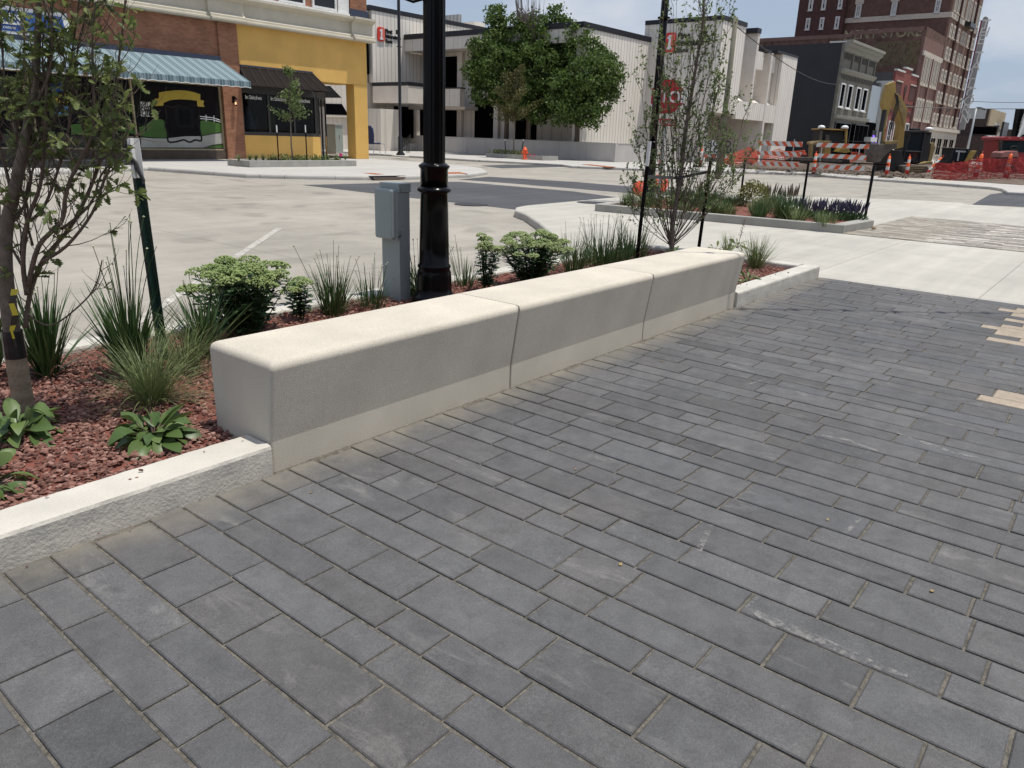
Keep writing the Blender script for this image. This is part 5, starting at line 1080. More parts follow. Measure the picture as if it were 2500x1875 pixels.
# bank signs
mat('logo_red', (.62, .045, .025), .5, .03, 2); mat('logo_orange', (.72, .16, .10), .5, .03, 2)
def bank_sign(label, P, r, s):
    T = thing('bank_sign', P, label, 'sign', 'lettered bank signs with a red emblem'); P = Vector(P); r = Vector(r); n = r.cross(ZA); R = .0
    def q(x, z, d=.0): return P + r * (x * s) + ZA * (z * s) + n * d
    def rr(x0, z0, x1, z1, c, d0, d1, m, nm):
        pts = []
        for cx, cz, a0 in ((x1 - c, z1 - c, 0), (x0 + c, z1 - c, 90), (x0 + c, z0 + c, 180), (x1 - c, z0 + c, 270)):
            for k in range(5): an = math.radians(a0 + k * 22.5); pts.append(q(cx + c * math.cos(an), cz + c * math.sin(an), d0))
        mb = MB(); mb.prism(pts, n * (d1 - d0)); mb.build(nm, m, T)
    rr(-1.0, -.05, 0, 1.3, .22, .005, .08, 'logo_red', 'emblem'); rr(-.45, .03, -.06, 1.22, .12, .082, .09, 'logo_orange', 'emblem_fold')
    mb = MB(); mb.prism([q(-.72, .1, .094), q(-.28, .1, .094), q(-.28, .28, .094), q(-.40, .34, .094), q(-.36, 1.12, .094), q(-.55, 1.14, .094), q(-.72, .95, .094), q(-.70, .85, .094), q(-.58, .88, .094), q(-.60, .34, .094), q(-.72, .28, .094)], n * .01); mb.build('numeral', 'white_paint', T)
    mb = MB(); text_mb(mb, 'First', q(.12, .84, .02), r, ZA, .56 * s, .03, 1, 0, .022 * s); mb.build('lettering', 'paint_black', T)
    mb = MB(); text_mb(mb, 'Interstate', q(.12, .36, .02), r, ZA, .56 * s, .03, 1, 0, .022 * s); mb.build('lettering', 'paint_black', T)
    mb = MB(); text_mb(mb, 'Bank', q(.12, -.12, .02), r, ZA, .52 * s, .03, 1, 0, .002 * s); mb.build('lettering', 'paint_black', T)
p = WY(*zb(1308, 348), YW - .02); bank_sign('bank sign with red emblem on the left high wall beside the slim lamp post', (p.x, YW - .02, p.z), XA, .78)
p = WX(*zc(375, 530), XS - .02); bank_sign('larger bank sign with red emblem behind the top of the many stemmed tree', (XS - .02, p.y, p.z), Vector((0, -1, 0)), 1.02)
# rooftop unit
RU = thing('rooftop_unit', (56, 52, 11), 'grey ribbed metal housing on the bank roof above the flat black edge', 'rooftop unit'); panelmat('unit_rib', (.30, .31, .30), .5, .2, .7)
a_, b_ = WX(*za(-60, 150), 60), WX(*za(70, 150), 60); mb = MB(); mb.box(60, 60.4, b_.y, a_.y, 8.5, a_.z + .2); mb.build('screen', 'unit_rib', RU); a_, b_ = b_, WX(*za(205, 180), 60.5); mb = MB(); mb.box(60.45, 62, b_.y, a_.y - .05, 8.5, b_.z); mb.build('housing', 'bank_plain', RU)
# slim black lamp post at the far corner
lb = WY(*zh(480, 1262), 37.5); lb.z = 0; T = thing('lamp_post', lb, 'slim black lamp post on a round pad at the far corner before the bank', 'lamp post', 'black street lamp posts')
mb = MB(); mb.lathe(lb, [(.55, 0), (.55, .06), (.5, .08)], 24); mb.build('pad', 'kerb_concrete', T); mb = MB(); mb.lathe(lb, [(.28, .085), (.28, .15), (.16, .3), (.15, 1.2), (.10, 1.25), (.09, 12), (.05, 12.3)], 16); mb.build('shaft', 'black_metal', T, smooth=True)
for y0, y1, nm in ((250, 400, 'bracket'),):
    zt_ = ZP(*zb(1425, 255), lb).z; zb2 = ZP(*zb(1425, 390), lb).z; mb = MB(); mb.box(lb.x - .22, lb.x - .09, lb.y - .05, lb.y + .05, zt_ - .25, zt_); mb.build('bracket', 'black_metal', T); mb = MB(); mb.box(lb.x - .2, lb.x + .2, lb.y - .03, lb.y + .03, zb2 - .05, zb2); mb.build('bracket', 'black_metal', T)
# utility cabinet seen through the arch
cb_ = WY(*zk(1600, 1185), 40.0); cw = WY(*zk(1712, 1185), 40.0).x - cb_.x; zt_ = WY(*zk(1600, 775), 40).z
T = thing('utility_cabinet', (cb_.x, 40, 0), 'pale green grey utility cabinet seen through the yellow arch', 'utility cabinet'); mat('cabinet', (.30, .335, .31), .5, .06, 3); mat('cabinet_side', (.23, .215, .17), .6, .06, 3)
mb = MB(); mb.box(cb_.x, cb_.x + cw, 40, 41.1, .12, zt_); mb.build('housing', 'cabinet', T, bevel=.02); mb = MB(); mb.box(cb_.x - .04, cb_.x + cw + .04, 39.96, 41.14, zt_ + .002, zt_ + .06); mb.build('lid', 'cabinet', T); mb = MB(); mb.box(cb_.x - .05, cb_.x + cw + .05, 39.95, 41.15, 0, .118); mb.build('plinth', 'kerb_concrete', T); mb = MB(); mb.box(cb_.x + cw * .52, cb_.x + cw * .56, 39.95, 39.998, .95, 1.2); mb.build('handle', 'steel', T)
# blue padded chair and handrail by the bank steps
bs = WY(*zh(60, 1200), 42.5); bs.z = 0; T = thing('blue_chair', bs, 'dark blue round backed chair with metal legs beside the yellow column', 'chair'); mat('navy', (.02, .03, .09), .6, .1, 5)
mb = MB(); hb = 2.0
for k in range(1): 
    prof = [(-.35, .75), (-.38, 1.3), (-.3, 1.75), (-.1, 1.95), (.1, 1.95), (.28, 1.75), (.34, 1.3), (.3, .75)]; mb.prism([bs - XA * .25 + YA * y + ZA * z * .95 for y, z in prof], XA * .12)
mb.build('backrest', 'navy', T, bevel=.03); mb = MB(); mb.box(bs.x - .2, bs.x + .45, bs.y - .35, bs.y + .35, .62, .72); mb.build('seat', 'navy', T, bevel=.03)
for dx in (-.15, .95):
    for dy in (-.3, .3): mb = MB(); mb.tube([(bs.x + dx, bs.y + dy, 0), (bs.x + dx * .9, bs.y + dy, .62)], .025, 6); mb.build('leg', 'steel', T)
mb = MB(); mb.tube([(bs.x + .85, bs.y - .3, .62), (bs.x + .2, bs.y - .3, .78), (bs.x + .85, bs.y + .3, .62)], .03, 6); mb.build('arm_bar', 'steel', T)
hr_ = WY(*zh(560, 1185), 43.5); hr_.z = 0; T = thing('handrail', hr_, 'short dark sloping handrail at the bank steps right of the slim lamp post', 'handrail')
a = ZP(*zh(545, 1015), hr_); b_ = ZP(*zh(632, 955), hr_)
mb = MB(); mb.prism([a, b_, b_ + ZA * .28, a + ZA * .1], FWD * .06); mb.build('panel', 'black_metal', T)
for q_ in (zh(575, 1150), zh(605, 1100)): c = ZP(*q_, hr_); mb = MB(); mb.tube([Vector((c.x, c.y, .0)), Vector((c.x, c.y, a.z + .15))], .03, 6); mb.build('post', 'black_metal', T)
# small planter, hydrant, flags, thin trees before the low wall
pa, pb_ = G(*q5(1622, 108), 0), G(*q5(2003, 118), 0)
T = thing('street_planter', (42.2, 34, 0), 'low concrete planter in front of the grey low wall of the bank', 'planter'); d = Vector((0, -1, 0))
a_ = WX(*q5(1622, 110), 42.2); b_ = WX(*q5(2003, 112), 42.2)
def pl(y0, y1, x0, x1, nm, m, z0, z1): mb = MB(); mb.box(x0, x1, min(y0, y1), max(y0, y1), z0, z1); mb.build(nm, m, T)
pl(a_.y, b_.y, 42.2, 42.4, 'curb', 'planter_grey', 0, .26); pl(a_.y, b_.y, 43.8, 44.0, 'curb', 'planter_grey', 0, .26); pl(b_.y, b_.y + .2, 42.41, 43.79, 'curb', 'planter_grey', 0, .26); pl(a_.y - .2, a_.y, 42.41, 43.79, 'curb', 'planter_grey', 0, .26); pl(a_.y - .21, b_.y + .21, 42.41, 43.79, 'soil', 'soil', 0, .2)
tb = WX(*za(533, 1310), 43.1); tb.z = .2; th = ZP(*za(560, 620), tb).z
TT = thin_tree('slender bronze leaved young tree rising from the planter before the bank', tb, th, 1.5, .35, 'leaf_bronze', 3400, .15, .06, .05, 1.8)
for px, dx, lab in ((466, -8, 'left leaning stake of the slender tree before the bank'), (596, 20, 'right leaning stake of the slender tree before the bank')):
    b_ = WX(*za(px, 1310), 43.1); b_.z = .19; tp = ZP(*za(px + dx, 1175), b_); stake(lab, b_, tp, .06, 'gloss_black', .1, 'stakes beside the thin street trees')
P = WX(*za(500, 1320), 43.1); P.z = .2; T = thing('shrub_patch', P, 'low green planting at the foot of the slender tree before the bank', 'plant', 'low planting before the bank'); mb = MB()
for _ in range(420): v = rvec(); q = Vector((P.x + rnd.uniform(-.6, .6), P.y + rnd.uniform(-1.6, 1.6), .18 + rnd.random() * .3)); leaf(mb, q, (v + ZA).normalized(), rvec(), .14, .06, .2, LEAFC)
mb.build('leaves', 'leaf_oak', T)
hy = WX(*za(625, 1355), 41.8); hy.z = 0; T = thing('fire_hydrant', hy, 'small orange fire hydrant in front of the low planter by the bank', 'hydrant'); mat('hydrant', (.75, .10, .03), .5, .05, 3)
mb = MB(); mb.lathe(hy, [(.2, 0), (.2, .06), (.13, .08), (.13, .55), (.17, .57), (.17, .63), (.13, .66), (.10, .76), (.03, .82)], 14); mb.build('barrel', 'hydrant', T, smooth=True); mb = MB(); c = hy + ZA * .45; mb.tube([c - YA * .24, c + YA * .24], .07, 10); mb.build('outlet', 'hydrant', T)
for x, y in ((570, 1300), (590, 1300), (610, 1300), (665, 1300), (700, 1305), (722, 1318)): p = WX(*za(x, y), 43.0); p.z = p.z - .3; flag(p, 'pink marker flag among those beside the orange hydrant')
# maples
def crown_tree(label, base, trunk, blobs, m, nl, ls, bare=None):
    T = thing('maple_tree', base, label, 'tree', 'big leafy maples before the bank'); base = Vector(base); mt_ = MB(); mt_.tube(trunk, [.24 - .12 * k / (len(trunk) - 1) for k in range(len(trunk))], 9)
    for c, r in blobs[::2]: mt_.tube([Vector(trunk[-1]), Vector(trunk[-1]).lerp(c, .5) + rvec() * .4, c], [.12, .07, .03], 5)
    mt_.build('trunk', 'bark', T); ml_ = MB(); tot = sum(r * r for c, r in blobs)
    for c, r in blobs:
        cl = [(c + Vector((v.x, v.y, v.z * .9)) * r * rnd.uniform(.6, 1.0)) for v in (rvec() for _ in range(int(34 * r * r)))]
        n_ = int(nl * r * r / tot)
        for i in range(n_):
            k = cl[rnd.randrange(len(cl))]; p = k + Vector((rnd.gauss(0, 1), rnd.gauss(0, 1), rnd.gauss(0, .7))) * .2; v = (rvec() + (p - c).normalized() * .6 - ZA * .1).normalized(); s_ = ls * rnd.uniform(.6, 1.25)
            a = v.cross(rvec()).normalized(); b_ = v.cross(a); ml_.face([p - a * s_ * .5, p - b_ * s_ * .32, p + a * s_ * .55, p + b_ * s_ * .4])
    ml_.build('crown', m, T); return T
def B_(lst, d0): return [(D(*za(x, y), d0 + dd), r) for x, y, r, dd in lst]
mb0 = WX(*za(1065, 1195), 47.6); mb0.z = 0
d0 = dep(WX(*za(1065, 1000), 47.6)) - 1.6
crown_tree('rightmost of the big maples, round crown against the bright ribbed bank wall', mb0, [mb0, mb0 + ZA * 2, ZP(*za(1060, 900), mb0) ], B_([(1100, 880, 1.7, 0), (1240, 800, 1.6, .5), (1300, 620, 1.5, 0), (1150, 640, 1.8, -.6), (1000, 760, 1.7, .2), (1250, 500, 1.1, .2), (1330, 720, 1.1, 0), (1120, 430, 1.3, .5), (960, 920, 1.2, -.3), (1330, 540, .8, .1), (1180, 960, 1.1, 0), (1080, 300, .8, .3)], d0), 'leaf_maple', 19000, .20)
mb1 = WX(*za(655, 1180), 48.2); mb1.z = 0; d1 = dep(WX(*za(640, 1000), 48.2)) - 2.2
crown_tree('tallest of the big maples, the middle one with peaks above the roof edge', mb1, [mb1, mb1 + ZA * 2.4, ZP(*za(660, 800), mb1)], B_([(760, 560, 2.1, 0), (880, 420, 1.8, -.4), (760, 300, 1.5, 0), (900, 250, 1.1, .2), (905, 130, .75, 0), (740, 160, .7, .2), (610, 260, 1.2, .3), (580, 180, .7, 0), (980, 330, 1.2, 0), (800, 800, 1.9, .3), (640, 820, 1.6, .2), (950, 640, 1.6, -.6), (1010, 220, .6, .1), (700, 960, 1.0, 0), (620, 480, 1.3, .6)], d1), 'leaf_maple', 22000, .21)
mb2_ = WX(*za(470, 1180), 48.2); mb2_.z = 0; d2 = dep(WX(*za(400, 800), 48.2)) - 2.4
crown_tree('leftmost of the big maples, with a knob of leaves standing up at its top left', mb2_, [mb2_, mb2_ + ZA * 2.6, ZP(*za(420, 760), mb2_)], B_([(380, 560, 2.2, 0), (280, 420, 1.3, 0), (390, 330, 1.1, .2), (380, 130, .8, 0), (400, 215, .7, 0), (260, 620, 1.3, .1), (330, 740, 1.5, -.3), (500, 640, 1.6, .3), (480, 480, 1.2, 0), (210, 540, .7, 0), (450, 800, 1.1, 0)], d2), 'leaf_maple', 17000, .22)
# dead leader above
bt = WY(*za(690, 600), 37.2); T = thing('bare_tree', Vector((bt.x, bt.y, 0)), 'bare leafless treetop sticking up above the middle maple', 'tree'); mb = MB(); mb.tube([Vector((bt.x, bt.y, 0)), ZP(*za(680, 300), bt)], [.12, .06], 6)
for k in range(46):
    x0 = 690 + rnd.uniform(-10, 10); xe = rnd.choice((rnd.uniform(630, 790), rnd.uniform(545, 600))); ye = rnd.uniform(-120, 60); a = ZP(*za(x0, rnd.uniform(180, 300)), bt); b_ = ZP(*za(xe, ye), bt); mb.tube([a, a.lerp(b_, .45) + RGT * (xe - x0) * .004 + rvec() * .05, b_ + rvec() * .05], [.035, .022, .008], 4)
mb.build('branches', 'bark_grey', T)
# ------------------------------------------------------------------ street of buildings to the right, all fronts on y = YS
zq = zm(2000, 0, 7.3733); zt2 = zm(2220, 30, 7.9)
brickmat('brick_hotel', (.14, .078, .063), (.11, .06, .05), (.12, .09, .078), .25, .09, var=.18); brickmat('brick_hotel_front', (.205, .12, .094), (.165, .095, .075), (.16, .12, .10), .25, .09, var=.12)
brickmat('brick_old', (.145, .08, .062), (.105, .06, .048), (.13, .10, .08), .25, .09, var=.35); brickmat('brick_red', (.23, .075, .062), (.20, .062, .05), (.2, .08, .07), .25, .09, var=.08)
brickmat('brick_pink', (.22, .125, .105), (.18, .10, .085), (.17, .13, .115), .25, .09, var=.12); brickmat('brick_grey', (.20, .187, .152), (.155, .145, .12), (.12, .115, .10), .25, .09, var=.1)
brickmat('brick_brown', (.10, .07, .06), (.075, .052, .045), (.09, .07, .06), .25, .09, var=.15); brickmat('brick_tan', (.42, .34, .22), (.37, .30, .2), (.34, .28, .2), .25, .09, var=.1); brickmat('brick_dark', (.09, .045, .04), (.075, .038, .035), (.08, .05, .045), .25, .09, var=.15)
mat('charcoal', (.026, .026, .030), .7, .12, .6, .1, 10); mat('grey_trim', (.25, .24, .20), .8, .1, 3); mat('stone_trim', (.48, .43, .36), .85, .1, 3); mat('trim_shadow', (.10, .095, .08), .8, .1, 5); mat('steel_blue', (.30, .34, .37), .6, .05, 1); mat('off_white', (.52, .52, .49), .7, .06, 2); mat('dark_grey', (.085, .082, .078), .8, .06, 1); mat('purple_light', (.2, .1, .9), .5, 0, 1, emit=(.25, .1, 1, 1.6)); mat('ghost_paint', (.34, .30, .19), .95, .5, 1.5); mat('window_shade', (.30, .30, .28), .6, .1, 2); mat('glass_blue', (.17, .20, .23), .15, .1, 1)  # shadow trim is the grey trim with shade put into its colour
def P2(zf, x, y, Y=YS): return WY(*zf(x, y), Y)
def front_box(parent, name, m, zf, tl, br, Y=YS, d=.1, back=None):
    """box on the plane y=Y whose top left / bottom right corners are seen at tl, br"""
    a, b_ = P2(zf, *tl, Y), P2(zf, *br, Y); mb = MB(); mb.box(a.x, b_.x, Y - d, (Y - .002) if back is None else back, b_.z, a.z); return mb.build(name, m, parent)
# charcoal walled building with grey brick front
xd0, xd1 = P2(zd, 365, 412).x, P2(zd, 695, 545).x; zd1 = P2(zd, 365, 412).z
DB = thing('dark_building', (xd0, YS, 0), 'three storey building with black painted side wall and grey brick front', 'building')
fbox(DB, 'side_wall', 'charcoal', xd0, xd0 + .4, YS + .3, 60, 0, zd1 - .25); fbox(DB, 'front_wall', 'brick_grey', xd0, xd1, YS, YS + .29, 0, zd1 - .3); fbox(DB, 'body', 'charcoal', xd0 + .41, xd1, YS + .3, 60, 0, zd1 - .6)
fbox(DB, 'coping', 'off_white', xd0 - .05, xd0 + .6, YS - .1, YS + 1.6, zd1 - .245, zd1 - .1)
extr(DB, 'cornice', 'grey_trim', [(YS, zd1 - 1.1), (YS - .15, zd1 - 1.0), (YS - .25, zd1 - .75), (YS - .5, zd1 - .6), (YS - .55, zd1 - .3), (YS - .75, zd1 - .25), (YS - .75, zd1), (YS, zd1)], xd0 - .02, xd1 + .4)
zm1 = P2(zq, 410, 1225).z; extr(DB, 'string_course', 'grey_trim', [(YS - .001, zm1 - .5), (YS - .1, zm1 - .42), (YS - .28, zm1 - .2), (YS - .32, zm1), (YS - .001, zm1 + .05)], xd0, xd1 + .2)
zm2 = P2(zd, 240, 1190).z; extr(DB, 'string_course', 'grey_trim', [(YS - .001, zm2 - .4), (YS - .25, zm2 - .3), (YS - .3, zm2), (YS - .001, zm2 + .05)], xd0, xd1 + .2)
wN = xd1 - xd0
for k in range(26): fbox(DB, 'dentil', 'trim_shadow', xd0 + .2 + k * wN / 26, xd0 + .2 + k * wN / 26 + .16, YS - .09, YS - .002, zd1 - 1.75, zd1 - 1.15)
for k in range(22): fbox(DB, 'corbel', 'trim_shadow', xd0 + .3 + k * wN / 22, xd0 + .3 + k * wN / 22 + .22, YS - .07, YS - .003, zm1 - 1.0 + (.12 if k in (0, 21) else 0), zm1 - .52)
for fx in (.235, .47, .70, .95): fbox(DB, 'recess_shade', 'trim_shadow', xd0 + wN * fx - .12, xd0 + wN * fx + .12, YS - .03, YS - .002, zm1 + .1, zd1 - 1.8); fbox(DB, 'pilaster', 'brick_grey', xd0 + wN * fx + .121, xd0 + wN * fx + .45, YS - .12, YS - .003, zm1 + .1, zd1 - 1.12)  # dark strips on the wall hold the shade of recesses in their colour
for fx in (.52, .96): fbox(DB, 'recess_shade', 'trim_shadow', xd0 + wN * fx - .1, xd0 + wN * fx + .08, YS - .03, YS - .002, zm2 + .1, zm1 - 1.05)
for tl, br in (((312, 860), (300, 1115)), ((385, 878), (375, 1130)), ((472, 903), (462, 1145)), ((540, 918), (532, 1158))):
    a, b_ = P2(zd, *tl), P2(zd, *br); mwin(DB, (a.x, YS - .003, b_.z), XA, ZA, max(.9, b_.x - a.x + .55), a.z - b_.z, 'white_paint', 'black_glass', .13, 1, 1, .12, sill=.25)
for tl, br in (((240, 1260), (372, 1560)), ((400, 1280), (510, 1560))):
    a, b_ = P2(zd, *tl), P2(zd, *br); mwin(DB, (a.x + .3, YS - .003, .3), XA, ZA, b_.x - a.x + 1.2, a.z - .3, 'black_metal', 'black_glass', .12, 4, 2, .12, name='shop_front')
# narrow modern front
xn1 = P2(zd, 790, 850).x; NB = thing('narrow_building', (xd1, YS, 0), 'narrow pale grey shop front with a tall white fin, between grey brick and red buildings', 'building')
ztn = P2(zd, 640, 860).z; fbox(NB, 'body', 'dark_grey', xd1 + .42, xn1, YS + 1.0, 55, 0, ztn); zk0 = P2(zd, 545, 1270).z
fbox(NB, 'panel', 'steel_blue', xd1 + .43, xn1 - 1.6, YS + .1, YS + .99, zk0 + .1, ztn - .2); fbox(NB, 'panel_band', 'dark_grey', xn1 - 1.59, xn1 - .8, YS + .4, YS + .99, zk0, ztn + .3)
fbox(NB, 'fin', 'off_white', xn1 - .8, xn1, YS - .8, YS + .99, 2.6, P2(zd, 780, 840).z); fbox(NB, 'canopy', 'off_white', xd1 + .3, xn1 - .81, YS - .8, YS + .99, zk0 - 2.1, zk0 - 1.6)
fbox(NB, 'opening', 'black_glass', xd1 + .43, xn1 - 1.0, YS + .12, YS + .98, zk0 - 1.59, zk0 + .05); fbox(NB, 'ground_floor', 'brick_brown', xd1 + .43, xn1, YS + .12, YS + .98, 0, zk0 - 2.11)
mb = MB(); q = P2(zd, 628, 1478); text_mb(mb, 'P', (q.x, YS - .05, q.z), XA, ZA, 1.2, .02, 1, 0, .02); text_mb(mb, 'Y', (q.x + 1.6, YS - .05, q.z), XA, ZA, 1.2, .02, 1, 0, .02); mb.build('lit_lettering', 'purple_light', NB); fbox(NB, 'lettering_board', 'black_metal', q.x - .3, q.x + 3.4, YS + .0, YS + .11, q.z - 1, q.z + 1.4)
# red low building
xr0, xr1 = P2(zd, 890, 730).x, P2(zd, 1115, 800).x; zr = P2(zd, 890, 730).z; RL = thing('red_building', (xr0, YS, 0), 'low red painted brick building with stepped parapet behind the excavator boom', 'building')
fbox(RL, 'front_wall', 'brick_red', xr0, xr1, YS, YS + .3, 0, zr - .4); fbox(RL, 'body', 'dark_grey', xr0, xr1, YS + .31, 55, 0, zr - .2); wr = xr1 - xr0
mb = MB(); mb.box(xr0, xr0 + wr * .36, YS, YS + .3, zr - .395, zr); mb.build('parapet', 'brick_red', RL); fbox(RL, 'parapet', 'brick_red', xr0 + wr * .361, xr0 + wr * .64, YS, YS + .3, zr - .395, zr + .55); fbox(RL, 'parapet', 'brick_red', xr0 + wr * .641, xr1, YS, YS + .3, zr - .395, zr)
for a, b_, h in ((0, .35, 0), (.36, .65, .55), (.66, 1, 0)): fbox(RL, 'coping', 'off_white', xr0 + wr * a, xr0 + wr * b_, YS - .12, YS + .3, zr + h + .002, zr + h + .2)
for a, b_ in ((.07, .32), (.70, .95)):
    fbox(RL, 'panel', 'brick_dark', xr0 + wr * a, xr0 + wr * b_, YS - .05, YS - .002, zr - 3.0, zr - 1.2); fbox(RL, 'panel_trim', 'stone_trim', xr0 + wr * a - .1, xr0 + wr * b_ + .1, YS - .12, YS - .002, zr - 1.19, zr - 1.05)
mb = MB(); mb.lathe((0, 0, 0), [(.62, 0), (.62, .1)], 14); o = MB(); o.v = [Vector((xr0 + wr * .5 + v.x, YS - .002 - v.z, zr - 1.9 + v.y)) for v in mb.v]; o.f = mb.f; o.build('medallion', 'brick_dark', RL); fbox(RL, 'medallion', 'brick_dark', xr0 + wr * .5 - .2, xr0 + wr * .5 + .2, YS - .1, YS - .002, zr - 3.6, zr - 2.55)
for z in (3.9, 4.9): fbox(RL, 'belt', 'brick_dark', xr0 + .3, xr1 - .2, YS - .09, YS - .002, zr - z, zr - z + .35)
for k in range(4): mwin(RL, (xr0 + .6 + k * wr / 4, YS - .003, zr - 9.5), XA, ZA, wr / 4 - 1.0, 3.6, 'white_paint', 'black_glass', .15, 2, 2, .1)
# tall brick store with the ghost sign
xt0, xt1 = P2(zd, 1210, 275).x, P2(zd, 1400, 385).x; zt_ = P2(zd, 1210, 275).z; TB = thing('brick_store', (xt0, YS, 0), 'tall old brick store with faded painted lettering on its long side wall', 'building')
Xt = lambda x, y: WX(*zq(x, y), xt0)
ya, yb_, yc, yd = Xt(1150, 520), Xt(590, 590), Xt(-300, 690), 90
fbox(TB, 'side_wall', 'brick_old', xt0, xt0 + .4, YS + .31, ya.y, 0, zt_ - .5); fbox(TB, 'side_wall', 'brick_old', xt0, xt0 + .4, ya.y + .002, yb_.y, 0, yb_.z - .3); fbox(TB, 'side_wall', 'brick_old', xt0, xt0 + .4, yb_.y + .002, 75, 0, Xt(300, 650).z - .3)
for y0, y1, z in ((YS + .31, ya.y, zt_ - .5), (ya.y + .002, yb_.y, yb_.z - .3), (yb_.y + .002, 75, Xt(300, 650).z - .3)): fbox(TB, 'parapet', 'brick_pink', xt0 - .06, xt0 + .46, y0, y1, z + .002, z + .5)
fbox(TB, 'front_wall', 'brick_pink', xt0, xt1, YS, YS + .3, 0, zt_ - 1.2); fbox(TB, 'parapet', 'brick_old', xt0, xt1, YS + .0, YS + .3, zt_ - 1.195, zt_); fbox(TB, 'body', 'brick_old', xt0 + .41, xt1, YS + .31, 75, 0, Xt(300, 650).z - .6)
fbox(TB, 'belt', 'stone_trim', xt0, xt1, YS - .2, YS - .002, zt_ - 3.5, zt_ - 2.9); fbox(TB, 'belt', 'brick_dark', xt0 + .4, xt1 - .2, YS - .1, YS - .002, zt_ - 4.6, zt_ - 3.55); wt = xt1 - xt0
for a in (.03, .5, .97): fbox(TB, 'pilaster', 'brick_pink', xt0 + wt * a - .25, xt0 + wt * a + .25, YS - .3, YS - .003, 0, zt_ - 3.52)
zw1, zw0 = P2(zd, 1175, 560).z, P2(zd, 1110, 875).z; zw3, zw2 = P2(zd, 1080, 1010).z, P2(zd, 1030, 1245).z
for row, (z1, z0) in enumerate(((zw1, zw0), (zw3, zw2))):
    for b0 in (.08, .55):
        for k in range(3): mwin(TB, (xt0 + wt * b0 + k * wt * .135, YS - .003, z0), XA, ZA, wt * .105, z1 - z0, 'stone_trim', 'black_glass' if row == 0 else 'glass_blue', .3, 1, 2, .22, sill=.3)
mb = MB(); q = Xt(430, 712); q1 = Xt(1650, 700); ln = q.y - q1.y; text_mb(mb, 'MENT STORE', (xt0 - .012, q.y, q.z), Vector((0, -1, 0)), ZA, ln / 5.4, .002, 1.05, 0, .03); mb.build('ghost_lettering', 'ghost_paint', TB)
m, n, l, b = newmat('ghost_patch'); t = n.new('ShaderNodeTexCoord'); no = n.new('ShaderNodeTexNoise'); no.inputs['Scale'].default_value = 1.6; no.inputs['Detail'].default_value = 8; l.new(t.outputs['Object'], no.inputs[0])
for M_ in ('ghost_patch', 'ghost_paint'):
    m = MATS[M_]; n = m.node_tree.nodes; l = m.node_tree.links; b = n['Principled BSDF']; t = n.new('ShaderNodeTexCoord'); no = n.new('ShaderNodeTexNoise'); no.inputs['Scale'].default_value = 2.2; no.inputs['Detail'].default_value = 9; no.inputs['Roughness'].default_value = .75; l.new(t.outputs['Object'], no.inputs['Vector'])
    r = n.new('ShaderNodeMapRange'); r.inputs[1].default_value = .34 if M_ == 'ghost_paint' else .42; r.inputs[2].default_value = .58 if M_ == 'ghost_paint' else .66; r.inputs[4].default_value = .75 if M_ == 'ghost_paint' else .5; l.new(no.outputs['Fac'], r.inputs[0]); tr = n.new('ShaderNodeBsdfTransparent'); ms = n.new('ShaderNodeMixShader'); l.new(r.outputs[0], ms.inputs[0]); l.new(tr.outputs[0], ms.inputs[1]); l.new(b.outputs[0], ms.inputs[2]); l.new(ms.outputs[0], n['Material Output'].inputs[0]); b.inputs['Roughness'].default_value = .95
    if M_ == 'ghost_patch': b.inputs['Base Color'].default_value = (.22, .20, .10, 1)
q0, q1 = Xt(1000, 760), Xt(1750, 1170); mb = MB(); mb.box(xt0 - .008, xt0 - .004, q1.y, q0.y, q1.z, q0.z); mb.build('ghost_paint_field', 'ghost_patch', TB)
mb = MB()
for s_, x, y, sz in (('FURNITURE', 1010, 810, .55), ('IS STILL G', 1040, 960, .9), ('CARPETS', 1050, 1080, .5)): q = Xt(x, y); text_mb(mb, '', (xt0 - .014, q.y, q.z), Vector((0, -1, 0)), ZA, 1, .002) if False else None
# hotel
xh0, xh1 = P2(zd, 1455, 150).x, P2(zd, 1715, 360).x; zb_h = P2(zd, 1455, 150).z; ztop = 34
HT = thing('brick_hotel', (xh0, YS, 0), 'tallest brown brick hotel tower with rows of pale trimmed windows and stone belt', 'building')
Xh = lambda x, y: WX(*zq(x, y), xh0); ysp = Xh(480, 340).y; YWG = WX(*zc(1640, 200), xh0 - 1.2).y
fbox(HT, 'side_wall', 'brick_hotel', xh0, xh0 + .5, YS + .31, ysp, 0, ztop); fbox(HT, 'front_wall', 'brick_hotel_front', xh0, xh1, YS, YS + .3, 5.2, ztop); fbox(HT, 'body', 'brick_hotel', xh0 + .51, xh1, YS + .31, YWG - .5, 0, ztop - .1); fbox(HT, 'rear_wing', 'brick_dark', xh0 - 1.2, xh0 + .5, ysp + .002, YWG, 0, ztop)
fbox(HT, 'stone_belt', 'stone_trim', xh0 - .15, xh0 - .002, YS - .15, ysp, zb_h - .35, zb_h + .35); fbox(HT, 'stone_belt', 'stone_trim', xh0, xh1, YS - .15, YS - .002, zb_h - .35, zb_h + .35)
for tl, br, nx_, gm_ in (((675, 85), (760, 310), 2, 'window_shade'), ((1320, 35), (1430, 275), 3, 'glass_blue'), ((2110, -10), (2200, 225), 2, 'black_glass')):
    a, b_ = Xh(*tl), Xh(*br); w_ = a.y - Xh(tl[0] + 100, tl[1]).y; mwin(HT, (xh0 - .002, a.y, b_.z), Vector((0, -1, 0)), ZA, w_, a.z - b_.z, 'off_white', gm_, .22, nx_, 2, .15, bar=.12, sill=.3); mb = MB(); mb.box(xh0 - .2, xh0 - .003, a.y - w_ - .2, a.y + .2, a.z + .02, a.z + 1.1); mb.build('lintel', 'stone_trim', HT)
Xw = lambda x, y: WX(*zc(x, y), xh0 - 1.2)
